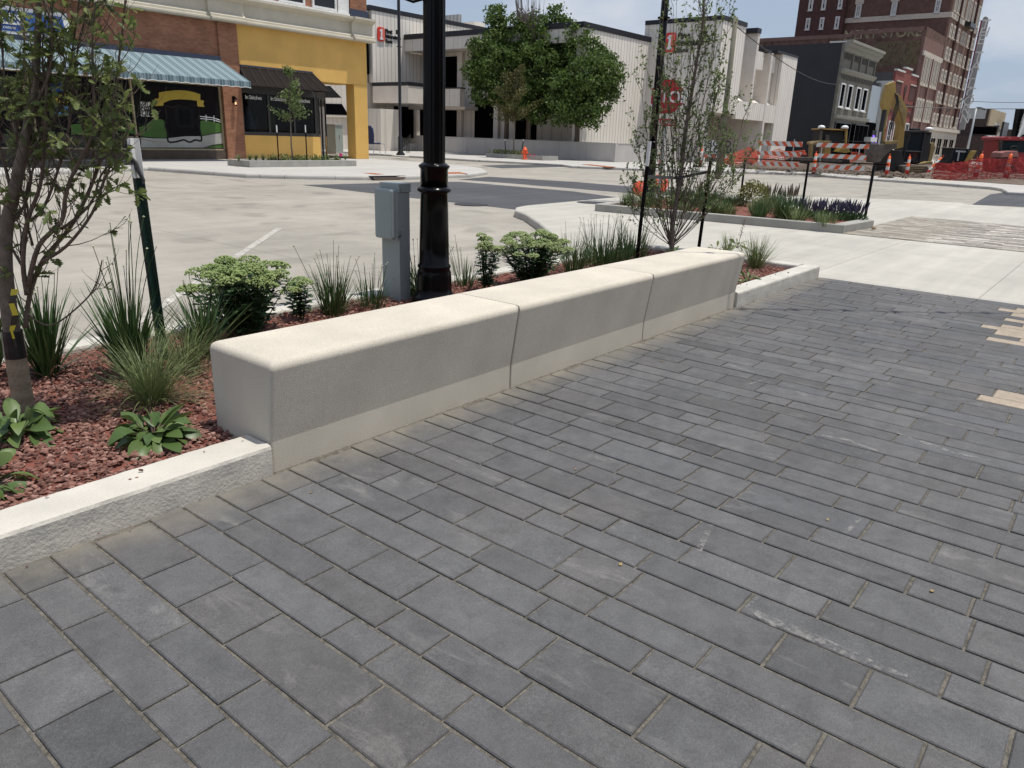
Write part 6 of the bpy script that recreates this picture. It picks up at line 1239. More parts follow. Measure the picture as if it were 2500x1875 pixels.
for (x, y, x2_, y2) in ((1740, 190, 1790, 310), (1885, 182, 1932, 303), (2045, 172, 2100, 297), (1775, -30, 1830, 108), (1910, -30, 1960, 100), (2080, -30, 2130, 90)):
    a, b_ = Xw(x, y), Xw(x2_, y2); wb_ = (a.y - Xw(x + 46, y).y); mwin(HT, (xh0 - 1.203, a.y, b_.z), Vector((0, -1, 0)), ZA, wb_, a.z - b_.z, 'off_white', 'black_glass', .25, 1, 2, .12, bar=.15, sill=.2); mb = MB(); mb.box(xh0 - 1.30, xh0 - 1.245, a.y - wb_ + .3, a.y - .3, (a.z + b_.z) / 2, a.z - .25); mb.build('blind', 'window_shade', HT)
cols = [(800, 205), (858, 245), (945, 305), (1020, 365), (1068, 400), (1130, 455), (1180, 510), (1218, 535)]
rows_ = [(210, 485), (655, 915), (1085, 1345), (1512, 1740), (1930, 2180)]
xs_ = [P2(zt2, x, y).x for x, y in cols]
for i, (r0, r1_) in enumerate(rows_):
    a, b_ = P2(zt2, 800 - i * 90, r0), P2(zt2, 760 - i * 90, r1_); zz1, zz0 = a.z, b_.z
    for x in xs_:
        ww = 1.35; mwin(HT, (x - .1, YS - .003, zz0), XA, ZA, ww, zz1 - zz0, 'stone_trim', 'window_shade', .28, 1, 2, .12, bar=.2, sill=.3)
for x in xs_[::1]: mwin(HT, (x - .1, YS - .003, zb_h + .5), XA, ZA, 1.35, 3.2, 'stone_trim', 'window_shade', .25, 1, 2, .12, sill=.3)
for px, x_ in (((940, 60), None), ((1190, 380), None)): x = P2(zt2, *px).x; fbox(HT, 'downpipe', 'brick_dark', x, x + .35, YS - .35, YS - .004, 5.3, ztop)
zs_ = P2(zd, 1480, 1350).z; fbox(HT, 'stone_base', 'stone_trim', xh0 - .1, xh1 + .1, YS - .25, YS + .29, 0, zs_ - .5); fbox(HT, 'base_cornice', 'stone_trim', xh0 - .2, xh1 + .3, YS - .6, YS + .29, zs_ - .498, zs_)
for k in range(4): mwin(HT, (xh0 + 1.2 + k * (xh1 - xh0 - 2) / 4, YS - .255, .6), XA, ZA, (xh1 - xh0) / 4 - 1.6, zs_ - 2.0, 'stone_trim', 'black_glass', .2, 2, 2, .1)
fbox(HT, 'balcony', 'black_metal', P2(zt2, 1050, 200).x, P2(zt2, 1150, 250).x, YS - 1.0, YS - .16, P2(zt2, 1080, 300).z, P2(zt2, 1080, 200).z)
gx = xh1; mb = MB(); mb.box(xh1 + .1, xh1 + 2, YS + .3, YS + 6, 0, ztop + 2); mb.build('glass_stair', 'steel_blue', HT)
# vertical sign
mat('sign_grey', (.33, .33, .34), .6, .04, 1); mat('neon_red', (.30, .012, .03), .5, .1, 3)
xsn = P2(zd, 1745, 205).x; VS = thing('vertical_sign', (xsn, YS - 3, 5), 'tall grey vertical sign with white lettering and red edge on the hotel corner', 'sign')
S_ = lambda x, y, X=xsn: WX(*zt2(x, y), X)
top = [S_(1415, 125), S_(1440, 90), S_(1480, 80), S_(1515, 100), S_(1527, 145)]; bl, br_ = WX(*zd(1525, 1350), xsn), WX(*zd(1590, 1345), xsn)
mb = MB(); mb.prism(top + [br_, bl], (.5, 0, 0)); mb.build('panel', 'sign_grey', VS)
tl_ = S_(1400, 150); mb = MB(); mb.prism([tl_, S_(1378, 165), WX(*zd(1518, 1350), xsn), bl + Vector((0, .01, 0))], (.4, 0, 0)); mb.build('red_edge', 'neon_red', VS)
for k in range(8): a = S_(1350 - k * 62, 150 + k * 300); mb = MB(); mb.tube([a + Vector((.8, .1, 0)), a + Vector((.8, -.9, 0))], .045, 5); mb.build('bracket', 'black_metal', VS)
LT = [('T', 1450, 225), ('H', 1412, 372), ('E', 1382, 515), ('T', 1308, 840), ('A', 1262, 1020), ('L', 1218, 1190), ('L', 1185, 1360), ('C', 1148, 1530)]
LT2 = [('O', 1612, 1040), ('R', 1596, 1130), ('N', 1577, 1225)]
p_lo, p_hi = S_(1450, 225), S_(1148, 1530)
for s_, x, y in LT: q = S_(x, y); mb = MB(); text_mb(mb, s_, (xsn - .03, q.y + .55, q.z - .8), Vector((0, -1, 0)), ZA, 2.1, .03, 1, .12); mb.build('letter', 'white_paint', VS)
for s_, x, y in LT2: q = WX(*zd(x, y), xsn); mb = MB(); text_mb(mb, s_, (xsn - .03, q.y + .55, q.z - .8), Vector((0, -1, 0)), ZA, 2.1, .03, 1, .12); mb.build('letter', 'white_paint', VS)
# beyond the hotel
FB = thing('tan_building', (190, YS, 0), 'two storey building with brown side wall and tan brick front beyond the hotel', 'building')
c = P2(zr21, 1728, 218); xf = c.x; r_ = P2(zr21, 1945, 295).x
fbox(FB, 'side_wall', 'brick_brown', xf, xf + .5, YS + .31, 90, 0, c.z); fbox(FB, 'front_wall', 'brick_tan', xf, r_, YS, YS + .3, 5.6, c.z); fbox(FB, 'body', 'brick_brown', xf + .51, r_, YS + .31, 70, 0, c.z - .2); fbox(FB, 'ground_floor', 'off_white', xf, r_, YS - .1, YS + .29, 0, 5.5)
a, b_ = WX(*zr21(1345, 225), xf), WX(*zr21(1625, 370), xf); mb = MB(); mb.box(xf - .15, xf - .01, b_.y, a.y + 6, b_.z, a.z); mb.build('stained_panel', 'off_white', FB)
a, b_ = WX(*zr21(1450, 470), xf), WX(*zr21(1500, 615), xf); mwin(FB, (xf - .01, a.y, b_.z), Vector((0, -1, 0)), ZA, 4.5, a.z - b_.z, 'brick_brown', 'black_glass', .2, 1, 1, .05)
a, b_ = WX(*zr21(1130, 620), xf), WX(*zr21(1610, 980), xf); mb = MB(); mb.box(xf - 3, xf - .02, b_.y, a.y + 20, 0, a.z); mb.build('annex', 'brick_brown', FB)
wf = r_ - xf
zl_, zh1, zh2 = P2(zr21, 1665, 600).z, P2(zr21, 1765, 432).z, P2(zr21, 1690, 478).z
for k, h1 in ((0, zh2), (1, zh1), (2, zh1), (3, zh2)): mwin(FB, (xf + wf * (.14 + k * .2), YS - .003, zl_), XA, ZA, wf * .17, h1 - zl_, 'off_white', 'window_shade', .3, 2, 3, .1)
for k in range(3): mwin(FB, (xf + wf * (.08 + k * .3), YS - .103, .6), XA, ZA, wf * .24, 4.2, 'white_paint', 'glass_blue', .3, 2, 2, .1)
fbox(FB, 'hanging_board', 'black_metal', xf + wf * .5, xf + wf * .85, YS - 1.4, YS - 1.0, 4.6, 7.6)
q = D(*zr21(1890, 640), 260); FG = thing('far_building', (q.x, q.y, 0), 'small distant brown and grey block just left of the black vertical sign', 'building')
for nm, m_, x0, x1_, yt in (('wing', 'grey_wall', 1885, 1985, 510), ('block', 'brick_brown', 1986, 2075, 530)):
    a, b_ = D(*zr21(x0, yt), 262), D(*zr21(x1_, yt), 262); mb = MB(); mb.prism([Vector((a.x, a.y, 0)), Vector((b_.x, b_.y, 0)), Vector((b_.x, b_.y, b_.z)), Vector((a.x, a.y, b_.z))], FWD * 10); mb.build(nm, m_, FG)
OS = thing('theatre_sign', D(*zr21(2140, 600), 118), 'black vertical theatre sign with white capital letters at the right edge', 'sign')
O_ = lambda x, y, d=118: D(*zr21(x, y), d)
mb = MB(); mb.prism([O_(2050, 640), O_(2120, 215), O_(2290, 215), O_(2230, 640)], FWD * .6); mb.build('panel', 'gloss_black', OS)
u_ = (O_(2195, 250) - O_(2110, 620)).normalized()
for s_, x, y in (('O', 2172, 322), ('R', 2158, 375), ('P', 2146, 425), ('H', 2133, 482), ('E', 2118, 540), ('U', 2103, 592), ('M', 2092, 640)): mb = MB(); text_mb(mb, s_, O_(x, y, 117.8), RGT, ZA, .0255 * 118, .03, 1, .18, .05); mb.build('letter', 'white_paint', OS)
fbl = thing('brown_building', D(2480, 300, 190), 'dark brown building block behind the black theatre sign at the right edge', 'building'); mb = MB(); a, b_ = D(2468, 330, 190), D(2620, 330, 190); mb.prism([Vector((a.x, a.y, 0)), Vector((b_.x, b_.y, 0)), Vector((b_.x, b_.y, 7)), Vector((a.x, a.y, 7))], FWD * 12); mb.build('wall', 'brick_brown', fbl)
# backdrop of far blocks so that the street closes
for i, (x0, x1_, d, h, m_, lab) in enumerate(((2330, 2460, 330, 6, 'brick_brown', 'far brown block low behind the red truck'), (2070, 2330, 420, 5, 'brick_dark', 'far low dark block at the end of the street'))):
    a, b_ = D(x0, 330, d), D(x1_, 330, d); T = thing('far_building', (a.x, a.y, 0), lab, 'building'); mb = MB(); mb.prism([Vector((a.x, a.y, 0)), Vector((b_.x, b_.y, 0)), Vector((b_.x, b_.y, h)), Vector((a.x, a.y, h))], FWD * 12); mb.build('wall', m_, T)
# wooden pole behind the cherry, wires, street light pole
def pole(label, base, top, r, m='bark_grey', name='utility_pole', cat='pole', xarm=None):
    T = thing(name, base, label, cat); mb = MB(); mb.tube([base, base.lerp(top, .5), top], [r, r * .85, r * .7], 12); mb.build('shaft', m, T, smooth=True); return T
mat('pole_wood', (.16, .15, .115), .9, .2, 2, .3, 12)
wb = D(1755, 405, 33); wb.z = 0; wt_ = ZP(1792, 42, wb); PL = pole('grey wooden utility pole rising behind the many stemmed tree', wb, Vector((wb.x, wb.y, wt_.z)), .135, 'pole_wood')
mb = MB()
def wire(a, b_, sag, r, label, grp='overhead wires'):
    mb = MB(); mb.tube([a.lerp(b_, k / 14) - ZA * sag * 4 * (k / 14) * (1 - k / 14) for k in range(15)], r, 4); tag(mb.build('overhead_wire', 'black_metal'), label, 'wire', grp)
wire(ZP(1795, 62, wb), WX(*zc(2065, 875), xd0 - .02), .6, .025, 'thin wire running from the wooden pole down to the charcoal building')
wire(D(*zd(1640, 1050), 90), D(*zd(2400, 1060), 90), .1, .03, 'upper of the two thin wires crossing the sky at the right'); wire(D(*zd(560, 1085), 92), D(*zd(2400, 1128), 92), .2, .04, 'lower thicker wire crossing the sky at the right')
wire(D(*zd(1640, 985), 95), D(*zd(1395, 1170), 95), .05, .05, 'short slanting wire in front of the hotel and its vertical sign')
sb = D(*zr21(1370, 800), 100); sb.z = 0; st_ = ZP(*zr21(1490, 205), sb); T = pole('plain grey street light pole right of the vertical hotel sign', sb, Vector((sb.x, sb.y, st_.z)), .16, 'galv', 'light_pole')
mb = MB(); q = Vector((sb.x, sb.y, st_.z)); mb.tube([q, q + RGT * .5, q + RGT * 1.2 - ZA * .15], .12, 6); mb.build('lamp_head', 'black_metal', T)
# ------------------------------------------------------------------ long far planter, its plants, railing
FP = [(14.42, 9.35), (14.95, 4.16), (16.6, 4.05), (19.5, 8.1), (18.9, 9.9)]
T = thing('long_planter', (15, 6, 0), 'long low concrete planter in the white sidewalk, holding grasses and purple salvia', 'planter')
cen = Vector((sum(p[0] for p in FP) / 5, sum(p[1] for p in FP) / 5))
def inset(p, k): v = cen - Vector(p); v.normalize(); return Vector(p) + v * k
mat('planter_wall', (.31, .30, .27), .9, .1, 3, .4, 30, fine=.06)
for i in range(5):
    a, b_ = Vector(FP[i]), Vector(FP[(i + 1) % 5]); ai, bi = inset(a, .27), inset(b_, .27); dv = (b_ - a).normalized() * .002
    pts = [a + dv, b_ - dv, bi - dv, ai + dv]; mb = MB(); mb.hexa([(p.x, p.y, -.02) for p in pts], [(p.x, p.y, .158) for p in pts]); mb.build('curb', 'planter_wall', T, bevel=.012)
mb = MB(); mb.face([(*inset(p, .26), .10) for p in FP][::-1] if False else [(*inset(p, .26), .10) for p in FP]); mb.build('soil', 'red_mulch', T)
def inside(x, y):
    c = False; P = [inset(p, .45) for p in FP]; j = 4
    for i in range(5):
        if (P[i].y > y) != (P[j].y > y) and x < (P[j].x - P[i].x) * (y - P[i].y) / (P[j].y - P[i].y) + P[i].x: c = not c
        j = i
    return c
def salvia(label, c, n=30, h=.36, spread=.22, m='salvia', group='purple salvia clumps in the long planter'):
    c = Vector(c); T = thing('salvia_plant', c, label, 'flowering plant', group); ml, ms = MB(), MB()
    for _ in range(150): v = rvec(); v.z = abs(v.z) * .7; leaf(ml, c + Vector((v.x * spread * 1.1, v.y * spread * 1.1, v.z * h * .5)) * rnd.uniform(.2, 1), (v + ZA * .8 + rvec() * .5).normalized(), rvec(), .10, .028, .2, LEAFC)
    for _ in range(n):
        az = rnd.uniform(0, 6.3); r = spread * rnd.random() ** .5; a = c + Vector((math.cos(az) * r * .6, math.sin(az) * r * .6, 0)); b_ = c + Vector((math.cos(az) * r * 1.2, math.sin(az) * r * 1.2, h * rnd.uniform(.75, 1.15))); ml.tube([a, b_], .003, 3, cap=False)
        ms.tube([a.lerp(b_, .55), a.lerp(b_, .75), b_], [.013, .014, .004], 5)
    ml.build('leaves', 'leaf_sedum', T); ms.build('flower_spikes', m, T); return T
SL = [(2068, 533, 'salvia clump at the very corner of the long planter by the railing foot'), (2040, 538, 'purple salvia clump second from the right hand corner of the long planter'), (2012, 530, 'purple salvia clump behind the pale grass tuft'), (1985, 535, 'tall bluish salvia clump beside the middle railing post'), (1962, 527, 'dark salvia clump just right of the middle railing post'), (2085, 541, 'small salvia clump lowest at the corner of the long planter')]
for x, y, lb in SL: salvia(lb, G(x, y, .10))
for x, y, h, n, lb, m in ((2015, 552, .32, 150, 'pale grass tuft in front of the purple salvia', 'blade_fine'), (1938, 538, .42, 150, 'dark strap leaved clump left of the middle railing post', 'blade'), (1905, 533, .50, 170, 'tall green grass clump in the middle of the long planter', 'blade'), (1868, 520, .55, 180, 'tall bright grass clump below the yellow shrub', 'blade_fine'), (1850, 532, .40, 130, 'green grass clump nearest the planter wall under the yellow shrub', 'blade'), (1775, 512, .42, 130, 'green grass clump right of the cherry branches in the long planter', 'blade'), (1735, 505, .45, 130, 'green grass clump behind the cherry branches', 'blade'), (1690, 498, .5, 150, 'green grass clump seen through the cherry stems', 'blade'), (1655, 492, .40, 120, 'grass clump near the orange netting', 'blade'), (1535, 494, .34, 110, 'pale wispy grass tuft at the left end of the long planter', 'blade_fine'), (1900, 505, .45, 120, 'grass clump at the back of the long planter', 'blade'), (1960, 512, .4, 110, 'grass clump against the back curb of the long planter', 'blade')):
    clump(lb, G(x, y, .10), n, h, .014 if m == 'blade' else .008, .3, .6, m, group='grass clumps in the long planter', base=.16)
for x, y, lb in ((1930, 505, 'brown spiked plant at the back of the long planter'), (1880, 500, 'brown spiked plant behind the tall grass clump'), (1720, 490, 'reddish spiked plant behind the cherry stems')): salvia(lb, G(x, y, .10), 26, .5, .25, 'dry_stem', 'brown spiked plants in the long planter')
gr_n = 0
while gr_n < 26:
    x, y = rnd.uniform(14.6, 19.3), rnd.uniform(4.2, 9.6)
    if inside(x, y): gr_n += 1; clump('low green filler clump among the taller plants of the long planter', (x, y, .10), 90, rnd.uniform(.28, .42), .014, .4, .8, rnd.choice(('blade', 'blade', 'blade_fine')), group='low filler clumps in the long planter', base=.15)
c = G(1835, 503, .10); T = thing('yellow_shrub', c, 'rounded yellow green shrub in the long planter', 'shrub'); ml = MB()
for _ in range(900): v = rvec(); v.z = abs(v.z); p = c + Vector((v.x * .36, v.y * .36, .12 + v.z * .46)) * rnd.uniform(.75, 1.05); p.z = max(p.z, .12); leaf(ml, p, (v + rvec()).normalized(), rvec(), .06, .035, .2, LEAFC)
ml.build('leaves', 'yellow_leaf', T)
P3, P1 = Vector((16.72, 4.26, .155)), Vector((19.45, 8.1, .155)); P2_ = P3.lerp(P1, .446)
T = thing('railing', P3, 'thin black metal railing with three posts behind the long planter', 'railing')
tp = [ZP(2134, 404, P3), ZP(1964, 396, P2_), ZP(1808, 390, P1)]
for a, b_ in zip((P3, P2_, P1), tp): mb = MB(); b_ = Vector((a.x, a.y, b_.z)); d = (P1 - P3).normalized(); mb.box(a.x - .008, a.x + .008, a.y - .018, a.y + .018, .10, b_.z); mb.build('post', 'gloss_black', T); mb = MB(); mb.box(a.x + .025, a.x + .035, a.y + .02, a.y + .045, .10, b_.z); mb.build('post', 'gloss_black', T)
zt_ = [p.z for p in tp]; d = (P1 - P3).normalized(); a = Vector((P3.x, P3.y, zt_[0] + .02)) - d * .35; b_ = Vector((P1.x, P1.y, zt_[2] + .02)) + d * .3; mb = MB(); s_ = d.cross(ZA) * .03; mb.hexa([a - s_, b_ - s_, b_ + s_, a + s_], [p + ZA * .022 for p in (a - s_, b_ - s_, b_ + s_, a + s_)]); mb.build('top_rail', 'gloss_black', T)
# second lamp post
l2 = G(1582, 486, .10); T = thing('lamp_post', l2, 'second black lamp post standing in the long planter beside the stop sign', 'lamp post', 'black street lamp posts')
mb = MB(); mb.lathe((l2.x, l2.y, 0), [(.19, .1), (.19, .16), (.16, .2), (.15, .55), (.135, .6), (.145, .63), (.13, .66), (.118, 1.15), (.14, 1.18), (.14, 1.21), (.12, 1.24), (.116, 1.45), (.13, 1.48), (.105, 1.52)], 24); mb.build('base', 'gloss_black', T, smooth=True)
mb = MB(); mb.lathe((l2.x, l2.y, 0), [(.10, 1.5), (.098, 3), (.085, 6.2)], 24); mb.build('shaft', 'gloss_black', T, smooth=True)
zc_ = ZP(1618, 44, l2).z; mb = MB(); mb.lathe((l2.x, l2.y, 0), [(.10, zc_ - .03), (.15, zc_ - .02), (.15, zc_ + .02), (.10, zc_ + .03)], 16); mb.build('clamp', 'gloss_black', T)
# stop sign
m, n, l, b = newmat('stop_red'); b.inputs['Base Color'].default_value = (.42, .012, .02, 1); b.inputs['Roughness'].default_value = .45
sb = D(1606, 497, 1.0); sb = G(1607, 484, 0.1); T = thing('stop_sign', sb, 'red octagonal stop sign on a square metal post beside the second lamp post', 'sign')
sc = ZP(1628, 236, sb); mb = MB(); mb.box(sb.x - .025, sb.x + .025, sb.y - .025, sb.y + .025, 0, sc.z + .4); mb.build('post', 'galv', T)
fr_ = -FWD; R8 = .46; o = sc + fr_ * .06
pts = [o + RGT * (R8 * math.cos(R_(22.5 + 45 * k))) + ZA * (R8 * math.sin(R_(22.5 + 45 * k))) for k in range(8)]; mb = MB(); mb.prism(pts, fr_ * .006); mb.build('border', 'white_paint', T)
pts = [o + fr_ * .0065 + RGT * (.435 * math.cos(R_(22.5 + 45 * k))) + ZA * (.435 * math.sin(R_(22.5 + 45 * k))) for k in range(8)]; mb = MB(); mb.prism(pts, fr_ * .003); mb.build('face', 'stop_red', T)
mb = MB(); text_mb(mb, 'STOP', o + fr_ * .0115 - RGT * .36 - ZA * .13, RGT, ZA, .38, .002, .95, 0, .008); mb.build('lettering', 'white_paint', T)
o2 = o - ZA * .62; mb = MB(); mb.obox(o2 - RGT * .3 - ZA * .08, RGT, ZA, fr_, .6, .17, .006); mb.build('plate', 'stop_red', T); mb = MB(); text_mb(mb, 'ALL WAY', o2 + fr_ * .008 - RGT * .26 - ZA * .045, RGT, ZA, .14, .002, .95, 0, .003); mb.build('lettering', 'white_paint', T)
# orange net rolls by the lamp post
mat('net_orange', (.78, .13, .06), .6, .15, 6); mat('net_red_shaded', (.36, .03, .028), .6, .15, 2); mat('net_orange_far', (.75, .13, .07), .7, .15, 3)  # red net carries the fence's own shadows in its dark colour
for i, (x, y, r, lb) in enumerate(((1562, 462, .20, 'crumpled orange netting lying left of the second lamp post'), (1607, 455, .25, 'crumpled orange netting lying right of the second lamp post'))):
    c = G(x, y + 15, .1) + ZA * r * .9; T = thing('orange_netting', c, lb, 'netting', 'crumpled orange netting by the lamp post'); mb = MB()
    for k in range(46):
        a = rvec(); b_ = a.cross(rvec()).normalized(); rr = r * rnd.uniform(.75, 1.1); pts = [c + (a * math.cos(q * .5) + b_ * math.sin(q * .5)) * rr * (1 + .12 * math.sin(q * 3 + k)) for q in range(8)]; pts = [Vector((p.x, p.y, max(p.z, .1))) for p in pts]; mb.tube(pts, .009, 4)
    mb.build('net', 'net_orange', T)

# ------------------------------------------------------------------ construction
def stripes(name, per, sgn, c1, c2):
    m, n, l, b = newmat(name); b.inputs['Roughness'].default_value = .5; t = n.new('ShaderNodeNewGeometry'); dt = n.new('ShaderNodeVectorMath'); dt.operation = 'DOT_PRODUCT'; dt.inputs[1].default_value = (RGT.x, RGT.y, sgn * .75); l.new(t.outputs['Position'], dt.inputs[0])
    a = n.new('ShaderNodeMath'); a.operation = 'ADD'; a.inputs[1].default_value = per * 300; l.new(dt.outputs['Value'], a.inputs[0]); q = n.new('ShaderNodeMath'); q.operation = 'MODULO'; q.inputs[1].default_value = per; l.new(a.outputs[0], q.inputs[0]); k = n.new('ShaderNodeMath'); k.operation = 'LESS_THAN'; k.inputs[1].default_value = per * .47; l.new(q.outputs[0], k.inputs[0])
    mx = n.new('ShaderNodeMixRGB'); mx.inputs[1].default_value = (*c1, 1); mx.inputs[2].default_value = (*c2, 1); l.new(k.outputs[0], mx.inputs[0]); l.new(mx.outputs[0], b.inputs['Base Color'])
stripes('stripe_left', .47, 1, (.50, .50, .48), (.50, .085, .03)); stripes('stripe_right', .61, -1, (.50, .50, .48), (.50, .085, .03))
def barricade(label, base, zf, boards, posts, sm):
    T = thing('barricade', base, label, 'barricade', 'orange and white striped barricades'); base = Vector(base)
    for q in boards: mb = MB(); p = [ZP(*zf(*c), base) for c in q]; mb.prism(p, FWD * .03); mb.build('board', sm, T)
    for (a, b_) in posts: A, B = ZP(*zf(*a), base) + FWD * .06, ZP(*zf(*b_), base) + FWD * .06; mb = MB(); mb.tube([B, A], .03, 6); mb.build('post', 'galv', T); mb = MB(); mb.box(B.x - .7, B.x + .7, B.y - .035, B.y + .035, max(B.z - .08, 0), max(B.z, .08)); mb.build('foot', 'galv', T)
bA = G(*zr18(460, 860), 0); bB = G(*zr18(1400, 900), 0)
barricade('left one of the two striped barricades, with stripes leaning to the left', bA, zr18, [[(180, 392), (860, 405), (855, 485), (195, 458)], [(165, 543), (840, 562), (832, 632), (178, 600)], [(175, 700), (800, 722), (800, 787), (190, 757)]], [((287, 365), (235, 838)), ((742, 372), (680, 862))], 'stripe_left')
barricade('right one of the two striped barricades, with stripes leaning to the right', bB, zr18, [[(1080, 418), (1860, 446), (1850, 516), (1060, 482)], [(1062, 580), (1820, 612), (1812, 684), (1050, 640)], [(1050, 745), (1795, 775), (1780, 842), (1045, 800)]], [((1155, 470), (1095, 905)), ((1720, 500), (1655, 930))], 'stripe_right')
rc = G(*zr15(1500, 1120), 0); T = thing('road_closed_sign', rc, 'white road closed board behind the many stemmed tree, above an orange striped rail', 'sign', None)
q = [ZP(*zr15(*c), rc) for c in ((1375, 690), (1640, 695), (1610, 895), (1330, 890))]; mb = MB(); mb.prism(q, FWD * .03); mb.build('board', 'off_white', T)
mb = MB(); p = ZP(*zr15(1395, 782), rc) - FWD * .01; text_mb(mb, 'ROAD', p, RGT, ZA, .50, .004, 1, 0, .01); p = ZP(*zr15(1345, 868), rc) - FWD * .01; text_mb(mb, 'CLOSED', p, RGT, ZA, .46, .004, .95, 0, .01); mb.build('lettering', 'paint_black', T)
q = [ZP(*zr15(*c), rc) for c in ((1280, 905), (1700, 915), (1690, 960), (1270, 950))]; mb = MB(); mb.prism(q, FWD * .03); mb.build('striped_rail', 'stripe_left', T)
for x in (1340, 1620): mb = MB(); mb.tube([ZP(*zr15(x - 20, 1120), rc) + FWD * .05, ZP(*zr15(x + 20, 700), rc) + FWD * .05], .035, 6); mb.build('post', 'galv', T)
m, n, l, b = newmat('cone_bands'); b.inputs['Roughness'].default_value = .5
t = n.new('ShaderNodeTexCoord'); s = n.new('ShaderNodeSeparateXYZ'); l.new(t.outputs['Object'], s.inputs[0]); r = n.new('ShaderNodeValToRGB'); r.color_ramp.interpolation = 'CONSTANT'; dv = n.new('ShaderNodeMath'); dv.operation = 'DIVIDE'; dv.inputs[1].default_value = 1.25; l.new(s.outputs[2], dv.inputs[0]); l.new(dv.outputs[0], r.inputs[0])
for i, (p_, c_) in enumerate(((0, (.50, .035, .02)), (.32, (.55, .55, .53)), (.46, (.80, .13, .02)), (.64, (.55, .55, .53)), (.78, (.80, .13, .02)))):
    e = r.color_ramp.elements[i] if i < 2 else r.color_ramp.elements.new(p_); e.position = p_; e.color = (*c_, 1)
l.new(r.outputs[0], b.inputs['Base Color'])
def cone(label, base, lean=(0, 0), s=1.):
    base = Vector((base[0], base[1], .0)); T = thing('traffic_delineator', base, label, 'traffic cone', 'tall banded orange delineator cones')
    mb = MB(); mb.lathe(base, [(.11 * s, .05), (.10 * s, .4 * s), (.075 * s, 1.08 * s), (.03, 1.14 * s)], 14)
    for v in mb.v: v.x += lean[0] * (v.z - .05); v.y += lean[1] * (v.z - .05); 
    mb.build('tube', 'cone_bands', T, smooth=True); mb = MB(); c = base + Vector((lean[0], lean[1], 1)) * 1.2 * s; mb.tube([c + RGT * .03 * math.cos(q * 1.05) + ZA * .06 * math.sin(q * 1.05) for q in range(7)], .012, 5); mb.build('handle', 'net_orange', T)
    mb = MB(); mb.lathe(base, [(.42, 0), (.42, .03), (.2, .055), (.12, .06)], 8); mb.build('rubber_base', 'tape_black', T); return T
cone('leftmost delineator cone, just left of the right barricade', G(*zr18(1015, 893), 0), (-.02, 0)); cone('delineator cone left of the excavator pit, beside the railing corner', G(*zr21(140, 1248), 0))
cone('delineator cone with a yellow clip directly before the excavator', G(*zr21(440, 1243), 0)); l_ = RGT * .75; cone('fallen over delineator cone leaning against the red mesh fence', G(*zr21(715, 1235), 0), (l_.x, l_.y))
l_ = RGT * .08; cone('delineator cone standing before the middle of the red mesh fence', G(*zr21(1470, 1285), 0), (l_.x, l_.y), 1.25); cone('rightmost delineator cone before the red mesh fence, below the red truck', G(*zr21(1925, 1310), 0), (0, 0), 1.3)
cone('small delineator cone half hidden behind the cherry near the road closed board', G(*zr15(690, 1060), 0)); cone('second small delineator cone hidden behind the cherry stems', G(*zr15(1285, 1090), 0))
mb = MB()
def mesh_fence(label, tops, bots, zf, m, rows=17, cols=60, wv=.05, r=.016, posts=(), name='mesh_fence'):
    pb = [G(*zf(*p), .0) for p in bots]; T = thing(name, pb[0], label, 'fence', 'orange and red plastic mesh fences'); mb = MB()
    def along(L_, t): k = min(int(t * (len(L_) - 1)), len(L_) - 2); return L_[k].lerp(L_[k + 1], t * (len(L_) - 1) - k)
    # matching tops on vertical lines above base
    B = [along(pb, i / cols) for i in range(cols + 1)]; tp_ = [Vector((*p, 0)) for p in tops]; bt_ = [Vector((*p, 0)) for p in bots]
    Tt = []
    for i in range(cols + 1):
        q = along(tp_, i / cols); z = ZP(*zf(q.x, q.y), B[i]).z; Tt.append(Vector((B[i].x, B[i].y, z)))
    grid = [[B[i].lerp(Tt[i], j / rows) + FWD * (wv * 2 * noise3((i * .25, j * .3, 2), 1)) + ZA * (wv * noise3((i * .22, j * .45, 7), 1) * (1 if 0 < j else .0)) + (RGT * wv * noise3((i * .3, j * .4, 11), 1)) for j in range(rows + 1)] for i in range(cols + 1)]
    for j in range(rows + 1):
        for i in range(cols): a, b_ = grid[i][j], grid[i + 1][j]; mb.hexa([a - ZA * r, b_ - ZA * r, b_ + ZA * r, a + ZA * r], [p + FWD * .006 for p in (a - ZA * r, b_ - ZA * r, b_ + ZA * r, a + ZA * r)])
    for i in range(0, cols + 1):
        for k in range(1):
            for j in range(rows): a, b_ = grid[i][j], grid[i][j + 1]; s_ = RGT * r * .45; mb.hexa([a - s_, a + s_, b_ + s_, b_ - s_], [p + FWD * .006 for p in (a - s_, a + s_, b_ + s_, b_ - s_)])
    mb.build('mesh', m, T)
    for t in posts: p = along(B, t); q = along(Tt, t); mb = MB(); mb.tube([p + FWD * .1, q + FWD * .1 + ZA * .15], .02, 5); mb.build('post', 'rust', T)
    return T
mesh_fence('long red mesh fence along the far curb at the right, under the red truck', [(830, 1025), (1090, 1045), (1330, 990), (1500, 955), (1700, 975), (1990, 955), (2240, 945)], [(835, 1268), (1090, 1290), (1330, 1300), (1500, 1305), (1700, 1312), (1990, 1325), (2240, 1335)], zr21, 'net_red_shaded', 17, 90, .07, .019, (0, .18, .45, .62, .82, 1))
mesh_fence('orange mesh fence between the bank entrance and the left barricade', [(-330, 640), (-140, 560), (0, 490), (130, 520), (175, 640)], [(-330, 720), (-140, 780), (0, 800), (100, 810), (175, 800)], zr18, 'net_orange_far', 12, 30, .05, .03, (.2, .75))
mesh_fence('orange mesh fence glimpsed through the boards of the left barricade', [(250, 600), (450, 520), (650, 560), (860, 530), (900, 620)], [(250, 745), (450, 745), (650, 750), (860, 750), (900, 750)], zr18, 'net_orange_far', 9, 30, .05, .03, (.3, .95))
